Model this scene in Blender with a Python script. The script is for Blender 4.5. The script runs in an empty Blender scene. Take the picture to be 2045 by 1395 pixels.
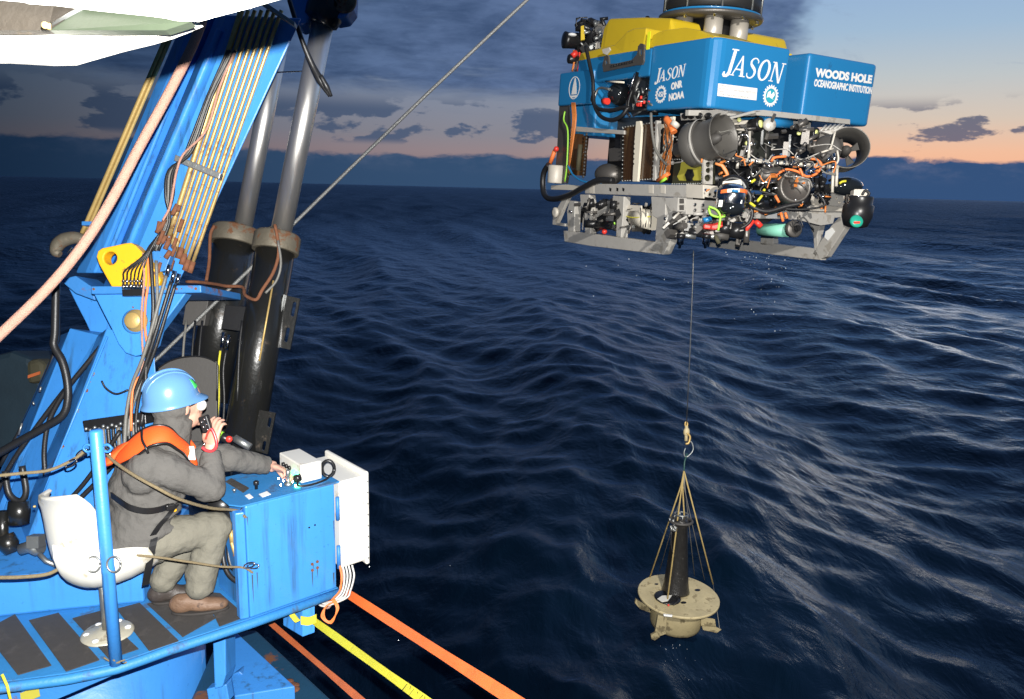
import bpy, bmesh, math, random
import numpy as np
from mathutils import Vector, Matrix

random.seed(7)
rng = np.random.default_rng(11)
SC = bpy.context.scene
COL = SC.collection

# ------------------------------------------------------------------ camera
FPX = 1560.0                      # focal length in pixels of a 2045 px wide picture
CAM = Vector((0.0, 0.0, 5.65))    # eye height above the mean sea (z = 0)
TH = math.atan(323.5 / FPX)       # pitch down
PH = math.radians(1.44)           # roll
FW = Vector((0, math.cos(TH), -math.sin(TH)))
_R0 = Vector((1, 0, 0)); _U0 = _R0.cross(FW)
RT = math.cos(PH) * _R0 + math.sin(PH) * _U0
UP = -math.sin(PH) * _R0 + math.cos(PH) * _U0
cd = bpy.data.cameras.new("camera"); cam = bpy.data.objects.new("camera", cd); COL.objects.link(cam)
cd.sensor_width = 36.0; cd.lens = 36.0 * FPX / 2045.0
cd.clip_start = 0.05; cd.clip_end = 30000.0
cam.matrix_world = Matrix(((RT.x, UP.x, -FW.x, CAM.x), (RT.y, UP.y, -FW.y, CAM.y), (RT.z, UP.z, -FW.z, CAM.z), (0, 0, 0, 1)))
SC.camera = cam

# ------------------------------------------------------------------ view, sky
SC.view_settings.view_transform = 'Standard'; SC.view_settings.look = 'None'
SC.view_settings.exposure = 0.0; SC.view_settings.gamma = 1.0
SC.view_settings.use_curve_mapping = False
SC.render.engine = 'CYCLES'
SC.cycles.use_denoising = True
SC.cycles.sample_clamp_indirect = 4.0
SC.cycles.max_bounces = 6
SC.cycles.caustics_reflective = False; SC.cycles.caustics_refractive = False

W = bpy.data.worlds.new("World"); SC.world = W; W.use_nodes = True
class NT:
    """small helper to write node trees as expressions"""
    def __init__(s, tree): s.t = tree; s.n = tree.nodes; s.l = tree.links
    def new(s, typ, **kw):
        n = s.n.new(typ)
        for k, v in kw.items(): setattr(n, k, v)
        return n
    def put(s, sock, v):
        if hasattr(v, 'is_output') or isinstance(v, bpy.types.NodeSocket): s.l.new(v, sock)
        else: sock.default_value = v
    def math(s, op, a, b=0.0, c=0.0, clamp=False):
        n = s.new('ShaderNodeMath', operation=op, use_clamp=clamp)
        for i, v in enumerate((a, b, c)): s.put(n.inputs[i], v)
        return n.outputs[0]
    def sstep(s, x, a, b):
        n = s.new('ShaderNodeMapRange', interpolation_type='SMOOTHSTEP')
        s.put(n.inputs[0], x); s.put(n.inputs[1], a); s.put(n.inputs[2], b)
        n.inputs[3].default_value = 0; n.inputs[4].default_value = 1
        return n.outputs[0]
    def noise(s, vec, scale, detail=4, rough=.55, dist=0.0):
        n = s.new('ShaderNodeTexNoise'); s.put(n.inputs['Vector'], vec)
        n.inputs['Scale'].default_value = scale; n.inputs['Detail'].default_value = detail
        n.inputs['Roughness'].default_value = rough; n.inputs['Distortion'].default_value = dist
        return n.outputs['Fac']
    def ramp(s, fac, stops, interp='LINEAR'):
        n = s.new('ShaderNodeValToRGB'); s.put(n.inputs[0], fac)
        e = n.color_ramp.elements; n.color_ramp.interpolation = interp
        while len(e) < len(stops): e.new(0.5)
        for el, (p, c) in zip(e, stops):
            el.position = p; el.color = (*c, 1) if len(c) == 3 else c
        return n.outputs[0]
    def mix(s, fac, a, b, blend='MIX'):
        n = s.new('ShaderNodeMix', data_type='RGBA', blend_type=blend)
        s.put(n.inputs[0], fac)
        for i, v in ((6, a), (7, b)):
            if isinstance(v, tuple): v = (*v, 1) if len(v) == 3 else v
            s.put(n.inputs[i], v)
        return n.outputs[2]
    def comb(s, x, y, z):
        n = s.new('ShaderNodeCombineXYZ')
        for i, v in enumerate((x, y, z)): s.put(n.inputs[i], v)
        return n.outputs[0]

SUN_EL, SUN_AZ = math.radians(-1.5), math.radians(30)     # the sun has just set, off to the right
def make_sky():
    k = NT(W.node_tree); k.n.clear()
    tc = k.new('ShaderNodeTexCoord'); sp = k.new('ShaderNodeSeparateXYZ'); k.l.new(tc.outputs['Generated'], sp.inputs[0])
    x, y, z = sp.outputs
    el = k.math('ARCSINE', z)
    # cosine of the azimuth distance to the afterglow, 1 towards it and -1 behind the camera
    hl = k.math('MAXIMUM', k.math('SQRT', k.math('ADD', k.math('MULTIPLY', x, x), k.math('MULTIPLY', y, y))), .001)
    ca = k.math('DIVIDE', k.math('ADD', k.math('MULTIPLY', x, math.sin(SUN_AZ)), k.math('MULTIPLY', y, math.cos(SUN_AZ))), hl)
    glow = k.sstep(ca, .86, .998)
    OP = math.radians(70)                                           # the overcast opens on this side
    cb = k.math('DIVIDE', k.math('ADD', k.math('MULTIPLY', x, math.sin(OP)), k.math('MULTIPLY', y, math.cos(OP))), hl)
    ghi = k.math('MAXIMUM', glow, k.sstep(cb, .25, .8))
    # clear sky: peach at the horizon, pale, then blue
    clear = k.ramp(k.math('MULTIPLY', el, 2.0), [
        (0.00, (.78, .40, .26)), (.10, (.76, .46, .33)), (.17, (.57, .50, .445)), (.26, (.44, .50, .54)), (.36, (.30, .45, .62)),
        (.52, (.22, .37, .64)), (.80, (.15, .27, .52)), (1.0, (.11, .20, .42))])
    dusk = k.ramp(k.math('MULTIPLY', el, 2.0), [
        (0.00, (.22, .16, .18)), (.085, (.235, .20, .245)), (.125, (.185, .20, .27)), (.20, (.17, .21, .31)), (.28, (.18, .25, .37)), (.6, (.13, .22, .38)), (1.0, (.085, .155, .31))])
    base = k.mix(k.mix(k.sstep(el, .10, .30), glow, ghi), dusk, clear)
    ns = k.new('ShaderNodeTexSky', sky_type='NISHITA'); ns.sun_disc = False
    ns.sun_elevation = SUN_EL; ns.sun_rotation = SUN_AZ
    base = k.mix(.08, base, ns.outputs[0], 'ADD')
    # high stratus deck, seen in perspective
    zz = k.math('ADD', k.math('MAXIMUM', z, 0.0), .10)
    pv = k.comb(k.math('DIVIDE', x, zz), k.math('DIVIDE', y, zz), 0.0)
    n1 = k.noise(pv, .55, 6, .62, .4)
    n2 = k.noise(pv, 2.4, 5, .6, .3)
    side = k.math('MULTIPLY', k.sstep(cb, .58, .78), .85)              # opens up towards the afterglow
    up = k.sstep(k.math('ADD', el, k.math('MULTIPLY', k.math('SUBTRACT', n1, .5), .06)), .100, .125)
    dm = k.math('SUBTRACT', k.math('ADD', n1, .16), side)
    gap = k.math('MULTIPLY', k.sstep(k.math('ADD', el, k.math('MULTIPLY', k.math('SUBTRACT', n1, .5), .25)), .25, .42), k.sstep(cb, .05, .60))   # higher up the deck is broken
    deck = k.math('MULTIPLY', k.math('MULTIPLY', k.sstep(dm, .44, .60), up), k.math('SUBTRACT', 1.0, k.math('MULTIPLY', gap, .85)))
    n4 = k.noise(pv, 5.0, 5, .65, .5)
    dc = k.mix(k.math('ADD', k.math('MULTIPLY', k.sstep(n2, .30, .70), .65), k.math('MULTIPLY', k.sstep(n4, .35, .65), .35)), (.036, .070, .160), (.105, .165, .315))
    dark = k.mix(k.sstep(ca, .50, .93), (.020, .052, .100), (1, 1, 1))
    dcol = k.mix(1.0, dc, k.mix(k.sstep(ca, .60, .95), (.85, .95, .98), (1.15, 1.12, 1.10)), 'MULTIPLY')
    base = k.mix(k.math('MULTIPLY', deck, .93), base, dcol)
    # wisps, paler
    n3 = k.noise(pv, 1.3, 7, .68, .8)
    wm = k.math('MULTIPLY', k.sstep(n3, .56, .70), k.math('MULTIPLY', k.sstep(el, .07, .14), .38))
    base = k.mix(wm, base, k.mix(glow, (.11, .16, .25), (.24, .31, .45)))
    # small cumulus strung along the low bright band
    sv = k.comb(k.math('MULTIPLY', x, 1.0), k.math('MULTIPLY', y, 1.0), k.math('MULTIPLY', z, 2.6))
    c1 = k.noise(sv, 9.5, 6, .56, .10); c1b = k.noise(sv, 2.0, 2, .5)
    band = k.math('MULTIPLY', k.sstep(el, .046, .056), k.sstep(el, .112, .086))
    cm = k.math('MULTIPLY', k.sstep(k.math('ADD', k.math('ADD', c1, k.math('MULTIPLY', k.math('SUBTRACT', 1.0, glow), .075)), k.math('MULTIPLY', k.math('SUBTRACT', c1b, .5), .6)), .555, .60), band)
    cc = k.mix(glow, (.062, .100, .185), (.085, .105, .185))
    base = k.mix(k.math('MULTIPLY', cm, .86), base, cc)
    # cloud bank lying on the horizon
    h1 = k.noise(sv, 12.0, 6, .62, .2); h2 = k.noise(sv, 2.3, 2, .5)
    top = k.math('ADD', .040, k.math('ADD', k.math('MULTIPLY', k.math('SUBTRACT', h1, .5), .030), k.math('MULTIPLY', k.math('SUBTRACT', h2, .5), .035)))
    bank = k.sstep(k.math('SUBTRACT', el, top), .0035, -.0025)
    bn = k.noise(sv, 18.0, 6, .62)
    bc = k.mix(glow, (.036, .080, .165), (.036, .085, .20))
    bc = k.mix(k.math('MULTIPLY', k.sstep(bn, .40, .72), k.sstep(el, .010, .040)), bc, k.mix(glow, (.075, .115, .205), (.13, .16, .27)))
    base = k.mix(bank, base, bc)
    # the sky darkens away from the afterglow
    base = k.mix(1.0, base, k.mix(k.sstep(ca, .36, .86), (.15, .22, .27), (1, 1, 1)), 'MULTIPLY')
    bg = k.new('ShaderNodeBackground'); k.l.new(base, bg.inputs[0]); bg.inputs[1].default_value = 1.0
    out = k.new('ShaderNodeOutputWorld'); k.l.new(bg.outputs[0], out.inputs[0])
make_sky()

# ------------------------------------------------------------------ lamps
def lamp(name, typ, loc, energy, color, target=None, **kw):
    d = bpy.data.lights.new(name, typ); o = bpy.data.objects.new(name, d); COL.objects.link(o)
    d.energy = energy; d.color = color; o.location = loc
    for a, b in kw.items(): setattr(d, a, b)
    if target is not None: o.rotation_euler = (Vector(target) - Vector(loc)).to_track_quat('-Z', 'Y').to_euler()
    return o
# last afterglow, from the side of the sunset
_s = Vector((math.sin(SUN_AZ), math.cos(SUN_AZ), .06))
lamp("sun", 'SUN', _s * 50, 0.06, (1, .74, .56), (0, 0, 0), angle=math.radians(9))
# the photographer's flash, just above the lens, and the deck floodlight behind that shines on the hoisted vehicle
FLASH = CAM + UP * .10 + RT * .0 + FW * .02
lamp("camera_flash", 'SPOT', FLASH, 2150.0, (1, .985, .95), FLASH + FW, spot_size=math.radians(105), spot_blend=.35, shadow_soft_size=.010)
lamp("deck_floodlight", 'SPOT', (2.6, -3.0, 9.2), 5600.0, (1, .96, .89), (2.9, 8.4, 5.2), spot_size=math.radians(46), spot_blend=.5, shadow_soft_size=.12)

# ------------------------------------------------------------------ pixel rays, for reading the photograph's measurements in metres
def ray(px, py):
    px, py = float(px), float(py)
    return FW + RT * ((px - 1022.5) / FPX) - UP * ((py - 697.5) / FPX)
def P(px, py, d): return CAM + ray(px, py) * float(d)
def Pz(px, py, z):
    r = ray(px, py); return CAM + r * ((z - CAM.z) / r.z)
def depth(p): return (Vector(p) - CAM).dot(FW)

# ------------------------------------------------------------------ materials
MATS = {}
def mat(name, col, rough=.5, metal=0.0, var=.12, scale=6.0, bump=0.0, bscale=60.0, dirt=None, dirt_amt=.0, dscale=3.0, dlo=.58, spec=.5, coat=0.0, emit=None, estr=0.0, stretch=None, rvar=.0, streak=None):
    """principled paint / metal / cloth with mottled colour, wear patches and fine relief"""
    if name in MATS: return MATS[name]
    m = bpy.data.materials.new(name); m.use_nodes = True; MATS[name] = m
    k = NT(m.node_tree); b = k.n['Principled BSDF']
    tc = k.new('ShaderNodeTexCoord'); vec = tc.outputs['Object']
    if stretch:
        mp = k.new('ShaderNodeMapping'); k.l.new(vec, mp.inputs[0]); mp.inputs['Scale'].default_value = stretch; vec = mp.outputs[0]
    c = (*col, 1)
    n = k.noise(vec, scale, 5, .6)
    lo = tuple(max(0, v * (1 - var)) for v in col); hi = tuple(min(1, v * (1 + var)) for v in col)
    cc = k.mix(n, lo, hi)
    if streak is not None:
        # grimy runs down the surface and dull scuffed patches
        mp2 = k.new('ShaderNodeMapping'); k.l.new(tc.outputs['Object'], mp2.inputs[0]); mp2.inputs['Scale'].default_value = (16, 16, .9)
        sn = k.noise(mp2.outputs[0], 1.0, 5, .6); pn = k.noise(tc.outputs['Object'], 1.7, 3, .5)
        cc = k.mix(k.math('MULTIPLY', k.math('MULTIPLY', k.sstep(sn, .50, .72), k.sstep(pn, .40, .60)), .75), cc, streak)
        fn = k.noise(tc.outputs['Object'], 46.0, 3, .6)
        cc = k.mix(k.math('MULTIPLY', k.sstep(fn, .66, .72), .45), cc, tuple(v * .4 for v in col))
    if dirt is not None:
        dn = k.noise(vec, dscale, 7, .68, .3)
        dm = k.math('MULTIPLY', k.sstep(dn, dlo, dlo + .08), dirt_amt)
        cc = k.mix(dm, cc, dirt)
        k.l.new(k.math('ADD', rough, k.math('MULTIPLY', dm, .35)), b.inputs['Roughness'])
    elif rvar:
        k.l.new(k.math('ADD', rough - rvar / 2, k.math('MULTIPLY', n, rvar)), b.inputs['Roughness'])
    else: b.inputs['Roughness'].default_value = rough
    k.l.new(cc, b.inputs['Base Color'])
    b.inputs['Metallic'].default_value = metal
    b.inputs['Specular IOR Level'].default_value = spec
    if coat: b.inputs['Coat Weight'].default_value = coat; b.inputs['Coat Roughness'].default_value = .08
    if bump:
        bn = k.noise(vec, bscale, 4, .6)
        bp = k.new('ShaderNodeBump'); bp.inputs['Strength'].default_value = bump; bp.inputs['Distance'].default_value = .01
        k.l.new(bn, bp.inputs['Height']); k.l.new(bp.outputs[0], b.inputs['Normal'])
    if emit: b.inputs['Emission Color'].default_value = (*emit, 1); b.inputs['Emission Strength'].default_value = estr
    return m

RUST = (.17, .062, .022)
M_BLUE = mat('crane_blue_paint', (.048, .255, .68), .40, 0, .16, 2.2, .14, 24, RUST, .75, 2.6, .665, coat=.15, streak=(.035, .075, .11))
M_BLUEW = mat('worn_blue_paint', (.035, .19, .50), .5, 0, .18, 3, .2, 40, RUST, .9, 5, .60)
M_DECK = mat('deck_blue_paint', (.030, .20, .48), .55, 0, .20, 4, .25, 60, (.06, .05, .045), .55, 5, .56)
M_PAD = mat('grip_mat', (.052, .047, .044), .92, 0, .25, 30, .7, 420, (.10, .09, .085), .4, 9, .55)
M_YEL = mat('yellow_paint', (.80, .42, .012), .45, 0, .10, 4, .1, 30, (.14, .06, .02), .95, 9, .545)
M_PIPE = mat('brass_pipe', (.60, .42, .17), .38, .55, .25, 30, .1, 90, RUST, .75, 22, .56)
M_GOLD = mat('gold_grease_pipe', (.52, .36, .13), .45, .35, .25, 14, .15, 60)
M_BLACKP = mat('black_paint', (.012, .012, .011), .30, .0, .4, 3, .18, 38, (.055, .035, .018), .6, 4.5, .57, coat=.5)
M_STEEL = mat('chrome_rod', (.85, .82, .78), .34, .92, .10, 4, .03, 40, stretch=(6, 6, .6), rvar=.15)
M_GALV = mat('galvanised_steel', (.36, .37, .36), .45, .85, .2, 18, .1, 60)
M_CHROME = mat('bright_steel', (.75, .75, .75), .16, 1.0, .06, 6)
M_DIRTY = mat('weathered_collar', (.15, .13, .095), .6, .3, .35, 8, .3, 50, RUST, .85, 9, .54)
M_RUST = mat('rusty_steel', (.17, .065, .03), .85, 0, .5, 20, .5, 80)
M_HOSE = mat('black_hose', (.016, .016, .017), .42, 0, .3, 10, .1, 120)
M_HOSEG = mat('grey_hose', (.16, .155, .14), .5, .1, .3, 24, .2, 160)
M_HOSEW = mat('white_cable', (.58, .57, .54), .5, 0, .12, 12)
M_ORC = mat('orange_cable', (.80, .20, .05), .5, 0, .15, 14)
M_PINK = mat('faded_orange_rope', (.50, .27, .20), .8, 0, .22, 40, .9, 170)
M_OSTRAP = mat('orange_strap', (.86, .17, .035), .6, 0, .16, 6, .3, 320, (.34, .07, .02), .8, 2.2, .60)
M_RSTRAP = mat('rust_orange_strap', (.55, .13, .035), .7, 0, .25, 8, .3, 260)
M_YSTRAP = mat('yellow_webbing', (.66, .60, .035), .6, 0, .12, 8, .3, 320)
M_ROPE = mat('dirty_rope', (.20, .155, .085), .85, 0, .35, 60, .6, 380)
M_WIRE = mat('wire_rope', (.25, .25, .24), .45, .6, .3, 40, .5, 240)
M_WHITE = mat('white_enamel', (.74, .72, .66), .35, 0, .06, 3, 0, 40, (.45, .34, .2), .6, 6, .575)
M_BASE = mat('stained_base', (.46, .43, .34), .5, .2, .2, 8, .1, 40, (.2, .16, .1), .7, 9, .56)
M_SLING = mat('yellow_sling_rope', (.42, .31, .12), .8, 0, .3, 50, .4, 300)
M_CHAIR = mat('white_plastic', (.70, .68, .61), .38, 0, .06, 4, .05, 30, (.36, .30, .18), .7, 7, .565)
M_WPANEL = mat('white_overhang_paint', (.82, .80, .74), .4, 0, .04, 3, .05, 20)
M_BROWN = mat('brown_lining', (.013, .009, .0045), .8, 0, .4, 9, .3, 50, (.05, .036, .018), .8, 14, .60)
M_GREEN = mat('green_lining', (.030, .040, .024), .6, 0, .2, 5, .1, 30)
M_RUB = mat('black_rubber', (.018, .018, .018), .55, 0, .3, 12, .1, 80)
M_BLK = mat('black_plastic', (.012, .012, .013), .33, 0, .3, 10, .04, 60)
M_DGREY = mat('dark_grey_plastic', (.060, .056, .052), .6, 0, .15, 5, .1, 60)
M_LABEL = mat('label_white', (.82, .82, .80), .5, 0, .03)
M_RED = mat('red_plastic', (.72, .045, .03), .4, 0, .1)
M_REDL = mat('red_anodised', (.78, .06, .07), .3, .2, .08)
M_ORANGE = mat('orange_vest', (.84, .105, .012), .75, 0, .12, 8, .25, 200)
M_LIME = mat('lime_plastic', (.35, .75, .05), .4, 0, .1)
M_SKIN = mat('skin', (.60, .33, .24), .5, 0, .10, 20, .12, 160)
M_HOOD = mat('grey_sweatshirt', (.112, .107, .100), .95, 0, .22, 7, .9, 24, spec=.15)
M_TROU = mat('olive_trousers', (.170, .160, .128), .9, 0, .22, 6, .9, 22, spec=.2)
M_BOOT = mat('brown_leather', (.16, .095, .06), .6, 0, .5, 9, .4, 70, (.05, .035, .03), .8, 12, .56)
M_SOLE = mat('dark_sole', (.03, .026, .024), .8)
M_HAT = mat('blue_hard_hat', (.115, .27, .52), .26, 0, .04, 5, 0, 30, coat=.5)
M_STICK = mat('green_sticker', (.06, .62, .12), .5, 0, .1)
M_GLOW = mat('green_pilot_lamp', (.05, .8, .4), .3, emit=(.1, 1, .45), estr=5.0)
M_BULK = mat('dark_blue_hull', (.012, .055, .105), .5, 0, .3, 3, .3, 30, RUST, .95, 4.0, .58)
M_SHADE = mat('dim_navy_steel', (.012, .030, .045), .7, 0, .4, 3, .2, 20)
M_OLIVE = mat('dim_olive_cover', (.06, .055, .03), .8, 0, .4, 6, .3, 40)

# vehicle
M_VB = mat('float_blue', (.018, .190, .435), .30, 0, .07, 2.2, .035, 14, (.02, .07, .16), .5, 7, .66, coat=.5)
M_VY = mat('float_yellow', (.62, .44, .020), .38, 0, .07, 2.5, .05, 14, (.30, .19, .02), .6, 6, .64, coat=.2)
M_REFL = mat('bright_yellow_tape', (.90, .95, .03), .35, 0, .03, emit=None)
M_ALU = mat('brushed_aluminium', (.46, .44, .405), .46, .12, .14, 9, .15, 70, (.22, .19, .15), .55, 8, .55)
M_ALUL = mat('pale_aluminium', (.60, .555, .48), .5, .1, .10, 8, .1, 60)
M_TI = mat('grey_titanium', (.135, .125, .115), .42, .55, .16, 7, .12, 50)
M_DUCT = mat('thruster_duct', (.125, .118, .108), .45, .35, .2, 7, .15, 60)
M_AMBER = mat('amber_oil_panel', (.050, .024, .009), .25, 0, .6, 2, 0, 40, (.15, .088, .03), .8, 1.2, .54, stretch=(12, 12, .7), coat=.4)
M_CREAM = mat('cream_plastic', (.72, .66, .54), .5, 0, .06, 8)
M_OLY = mat('yellow_green_panel', (.40, .36, .05), .5, 0, .12, 8, .1, 50)
M_MINT = mat('mint_housing', (.22, .55, .42), .5, 0, .1, 6, .1, 40)
M_GREENL = mat('dark_green_shackle', (.02, .07, .06), .5)
M_TEAL = mat('green_lens', (.02, .32, .22), .3, 0, .1)
M_TEALB = mat('teal_print', (.03, .36, .46), .5, 0, .1)
M_WTXT = mat('white_lettering', (.80, .79, .77), .5, 0, .04, 20)
M_GTXT = mat('grey_print', (.42, .40, .40), .6, 0, .05)
M_LENS = mat('pale_yellow_lens', (.75, .78, .30), .3, 0, .1)
M_OCAB = mat('copper_orange_wire', (.62, .20, .045), .45, 0, .3, 30)
M_LCAB = mat('lime_cable', (.32, .68, .06), .45, 0, .1)
M_DISC = mat('stained_yellow_disc', (.54, .45, .255), .55, 0, .42, 5, .2, 40, (.20, .15, .08), .7, 9, .555)
M_WETB = mat('wet_black_rubber', (.020, .019, .018), .32, 0, .6, 30, .5, 60, (.10, .095, .085), .7, 34, .60, coat=.3)
M_DRUMY = mat('dull_yellow_drum', (.34, .28, .15), .7, 0, .3, 5, .3, 40, (.10, .08, .045), .8, 6, .50)
M_TARP = mat('stained_white_patch', (.75, .73, .66), .6)
M_DROP = mat('water_drop', (.75, .78, .80), .15, 0, .05)
M_GLASS = mat('dark_glass', (.012, .014, .016), .06, 0, .2, spec=.8, coat=.6)

# ------------------------------------------------------------------ mesh building
def perp(a):
    a = Vector(a).normalized(); t = Vector((0, 0, 1)) if abs(a.z) < .9 else Vector((1, 0, 0))
    u = a.cross(t).normalized(); return u, a.cross(u).normalized()
def smoothpath(pts, n=6):
    pts = [Vector(p) for p in pts]
    if len(pts) < 3: return pts
    q = [2 * pts[0] - pts[1]] + pts + [2 * pts[-1] - pts[-2]]; out = []
    for i in range(1, len(q) - 2):
        a, b, c, d = q[i - 1:i + 3]
        for j in range(n):
            t = j / n
            out.append(.5 * ((2 * b) + (c - a) * t + (2 * a - 5 * b + 4 * c - d) * t * t + (3 * b - a - 3 * c + d) * t ** 3))
    out.append(pts[-1]); return out
class MB:
    def __init__(s): s.v = []; s.f = []; s.sm = []
    def add(s, v, f, sm=False):
        o = len(s.v); s.v += [Vector(p) for p in v]; s.f += [[i + o for i in q] for q in f]; s.sm += [sm] * len(f); return s
    def box(s, c, ax):
        """box about c with three half-axis vectors"""
        c = Vector(c); a, b, d = [Vector(x) for x in ax]
        v = [c + i * a + j * b + k * d for i in (-1, 1) for j in (-1, 1) for k in (-1, 1)]
        return s.add(v, [(0, 1, 3, 2), (4, 6, 7, 5), (0, 4, 5, 1), (2, 3, 7, 6), (0, 2, 6, 4), (1, 5, 7, 3)])
    def abox(s, lo, hi):
        lo, hi = Vector(lo), Vector(hi); h = (hi - lo) / 2
        return s.box((lo + hi) / 2, ((h.x, 0, 0), (0, h.y, 0), (0, 0, h.z)))
    def prism(s, pts, vec, sm=False):
        pts = [Vector(p) for p in pts]; n = len(pts); vec = Vector(vec)
        return s.add(pts + [p + vec for p in pts], [list(range(n))[::-1], list(range(n, 2 * n))] + [(i, (i + 1) % n, n + (i + 1) % n, n + i) for i in range(n)], sm)
    def loft(s, rings, caps=True, sm=False, closed=True):
        n = len(rings[0]); v = [p for r in rings for p in r]; f = []
        for k in range(len(rings) - 1):
            for i in range(n if closed else n - 1):
                j = (i + 1) % n; f.append((k * n + i, k * n + j, (k + 1) * n + j, (k + 1) * n + i))
        s.add(v, f, sm)
        if caps and closed:
            o = len(s.v) - len(v); s.f += [[o + i for i in range(n)][::-1], [o + (len(rings) - 1) * n + i for i in range(n)]]; s.sm += [False, False]
        return s
    def tube(s, pts, r, n=8, sm=True, sp=0, caps=True, flat=None):
        if sp: pts = smoothpath(pts, sp)
        pts = [Vector(p) for p in pts]; m = len(pts)
        rs = r if isinstance(r, (list, tuple)) else [r] * m
        if len(rs) != m: rs = [float(v) for v in np.interp(np.linspace(0, 1, m), np.linspace(0, 1, len(rs)), rs)]
        rings = []; u = None
        for i, p in enumerate(pts):
            t = (pts[min(i + 1, m - 1)] - pts[max(i - 1, 0)]).normalized()
            if u is None: u, w = perp(t)
            else:
                u = (u - t * u.dot(t)); u = u.normalized() if u.length > 1e-6 else perp(t)[0]
            w = t.cross(u)
            rings.append([p + rs[i] * (math.cos(2 * math.pi * j / n) * u + math.sin(2 * math.pi * j / n) * w) for j in range(n)])
        return s.loft(rings, caps, sm)
    def lathe(s, o, ax, prof, n=24, sm=True, caps=True):
        o = Vector(o); ax = Vector(ax).normalized(); u, w = perp(ax)
        rings = [[o + ax * h + r * (math.cos(2 * math.pi * j / n) * u + math.sin(2 * math.pi * j / n) * w) for j in range(n)] for r, h in prof]
        return s.loft(rings, caps, sm)
    def cyl(s, a, b, r, n=20, r2=None):
        a, b = Vector(a), Vector(b); L = (b - a).length
        return s.lathe(a, b - a, [(r, 0), (r if r2 is None else r2, L)], n)
    def ball(s, c, r, n=14, m=9, ax=None):
        """ellipsoid; r scalar or 3 radii along the axes ax"""
        c = Vector(c); rr = (r, r, r) if not isinstance(r, (tuple, list)) else r
        ax = [Vector(a) for a in (ax or ((1, 0, 0), (0, 1, 0), (0, 0, 1)))]
        rings = []
        for i in range(1, m):
            t = math.pi * i / m
            rings.append([c + ax[0] * rr[0] * math.sin(t) * math.cos(2 * math.pi * j / n) + ax[1] * rr[1] * math.sin(t) * math.sin(2 * math.pi * j / n) + ax[2] * rr[2] * math.cos(t) for j in range(n)])
        a, b = c + ax[2] * rr[2], c - ax[2] * rr[2]
        o = len(s.v); s.loft(rings, False, True)
        s.add([a, b], [], True); ia, ib = len(s.v) - 2, len(s.v) - 1
        for j in range(n):
            k = (j + 1) % n
            s.f.append((ia, o + k, o + j)); s.sm.append(True)
            q = o + (m - 2) * n; s.f.append((ib, q + j, q + k)); s.sm.append(True)
        return s
    def ribbon(s, pts, wvec, th, sp=0):
        """flat strap along pts; wvec half width vector(s)"""
        pts0 = [Vector(p) for p in pts]
        pts = smoothpath(pts0, sp) if sp else pts0
        ws = wvec if isinstance(wvec, list) else [wvec] * len(pts0)
        if len(ws) != len(pts):
            ws = smoothpath([Vector(w) for w in ws], sp) if sp else ws
        rings = []; m = len(pts)
        for i, p in enumerate(pts):
            t = (pts[min(i + 1, m - 1)] - pts[max(i - 1, 0)]).normalized(); w = Vector(ws[i]); nn = t.cross(w).normalized() * th
            rings.append([p - w - nn, p + w - nn, p + w + nn, p - w + nn])
        return s.loft(rings, True, False)
CEN = {}
def new_obj(name, me, m, parent, cen):
    o = bpy.data.objects.new(name, me); COL.objects.link(o)
    if m is not None: me.materials.append(m)
    CEN[o.name] = cen
    if parent is not None: o.parent = parent; o.location = cen - CEN[parent.name]
    else: o.location = cen
    return o
def build(mb, name, m, parent=None, bev=0.0, sub=0, seg=2, kind=None, label=None, auto=None):
    pts = mb.v; lo = Vector([min(p[i] for p in pts) for i in range(3)]); hi = Vector([max(p[i] for p in pts) for i in range(3)])
    cen = (lo + hi) / 2
    me = bpy.data.meshes.new(name); me.from_pydata([p - cen for p in pts], [], mb.f)
    me.polygons.foreach_set('use_smooth', mb.sm)
    b = bmesh.new(); b.from_mesh(me); bmesh.ops.recalc_face_normals(b, faces=b.faces); b.to_mesh(me); b.free()
    o = new_obj(name, me, m, parent, cen)
    if bev:
        d = o.modifiers.new('bevel', 'BEVEL'); d.width = bev; d.segments = seg; d.limit_method = 'ANGLE'; d.angle_limit = math.radians(40)
        d.harden_normals = False
    if sub:
        d = o.modifiers.new('subsurf', 'SUBSURF'); d.levels = sub; d.render_levels = sub
    if kind: o['kind'] = kind
    if label: o['label'] = label
    return o
def tag(o, label, cat, group=None):
    o['label'] = label; o['category'] = cat
    if group: o['group'] = group
    return o
def thing(name, label, cat, loc, group=None, matrix=None):
    o = bpy.data.objects.new(name, None); COL.objects.link(o); o.empty_display_size = .2
    if matrix is not None: o.matrix_world = matrix; CEN[o.name] = Vector((0, 0, 0))
    else: o.location = loc; CEN[o.name] = Vector(loc)
    return tag(o, label, cat, group)
def dup(o, offset, parent, label=None):
    """copy of a part (sharing its mesh), with its children, shifted by offset"""
    c = o.copy(); COL.objects.link(c); c.parent = parent; c.location = o.location + Vector(offset)
    CEN[c.name] = CEN[o.name] + Vector(offset)
    for ch in o.children:
        d = ch.copy(); COL.objects.link(d); d.parent = c; CEN[d.name] = CEN[ch.name] + Vector(offset)
    return c
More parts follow.
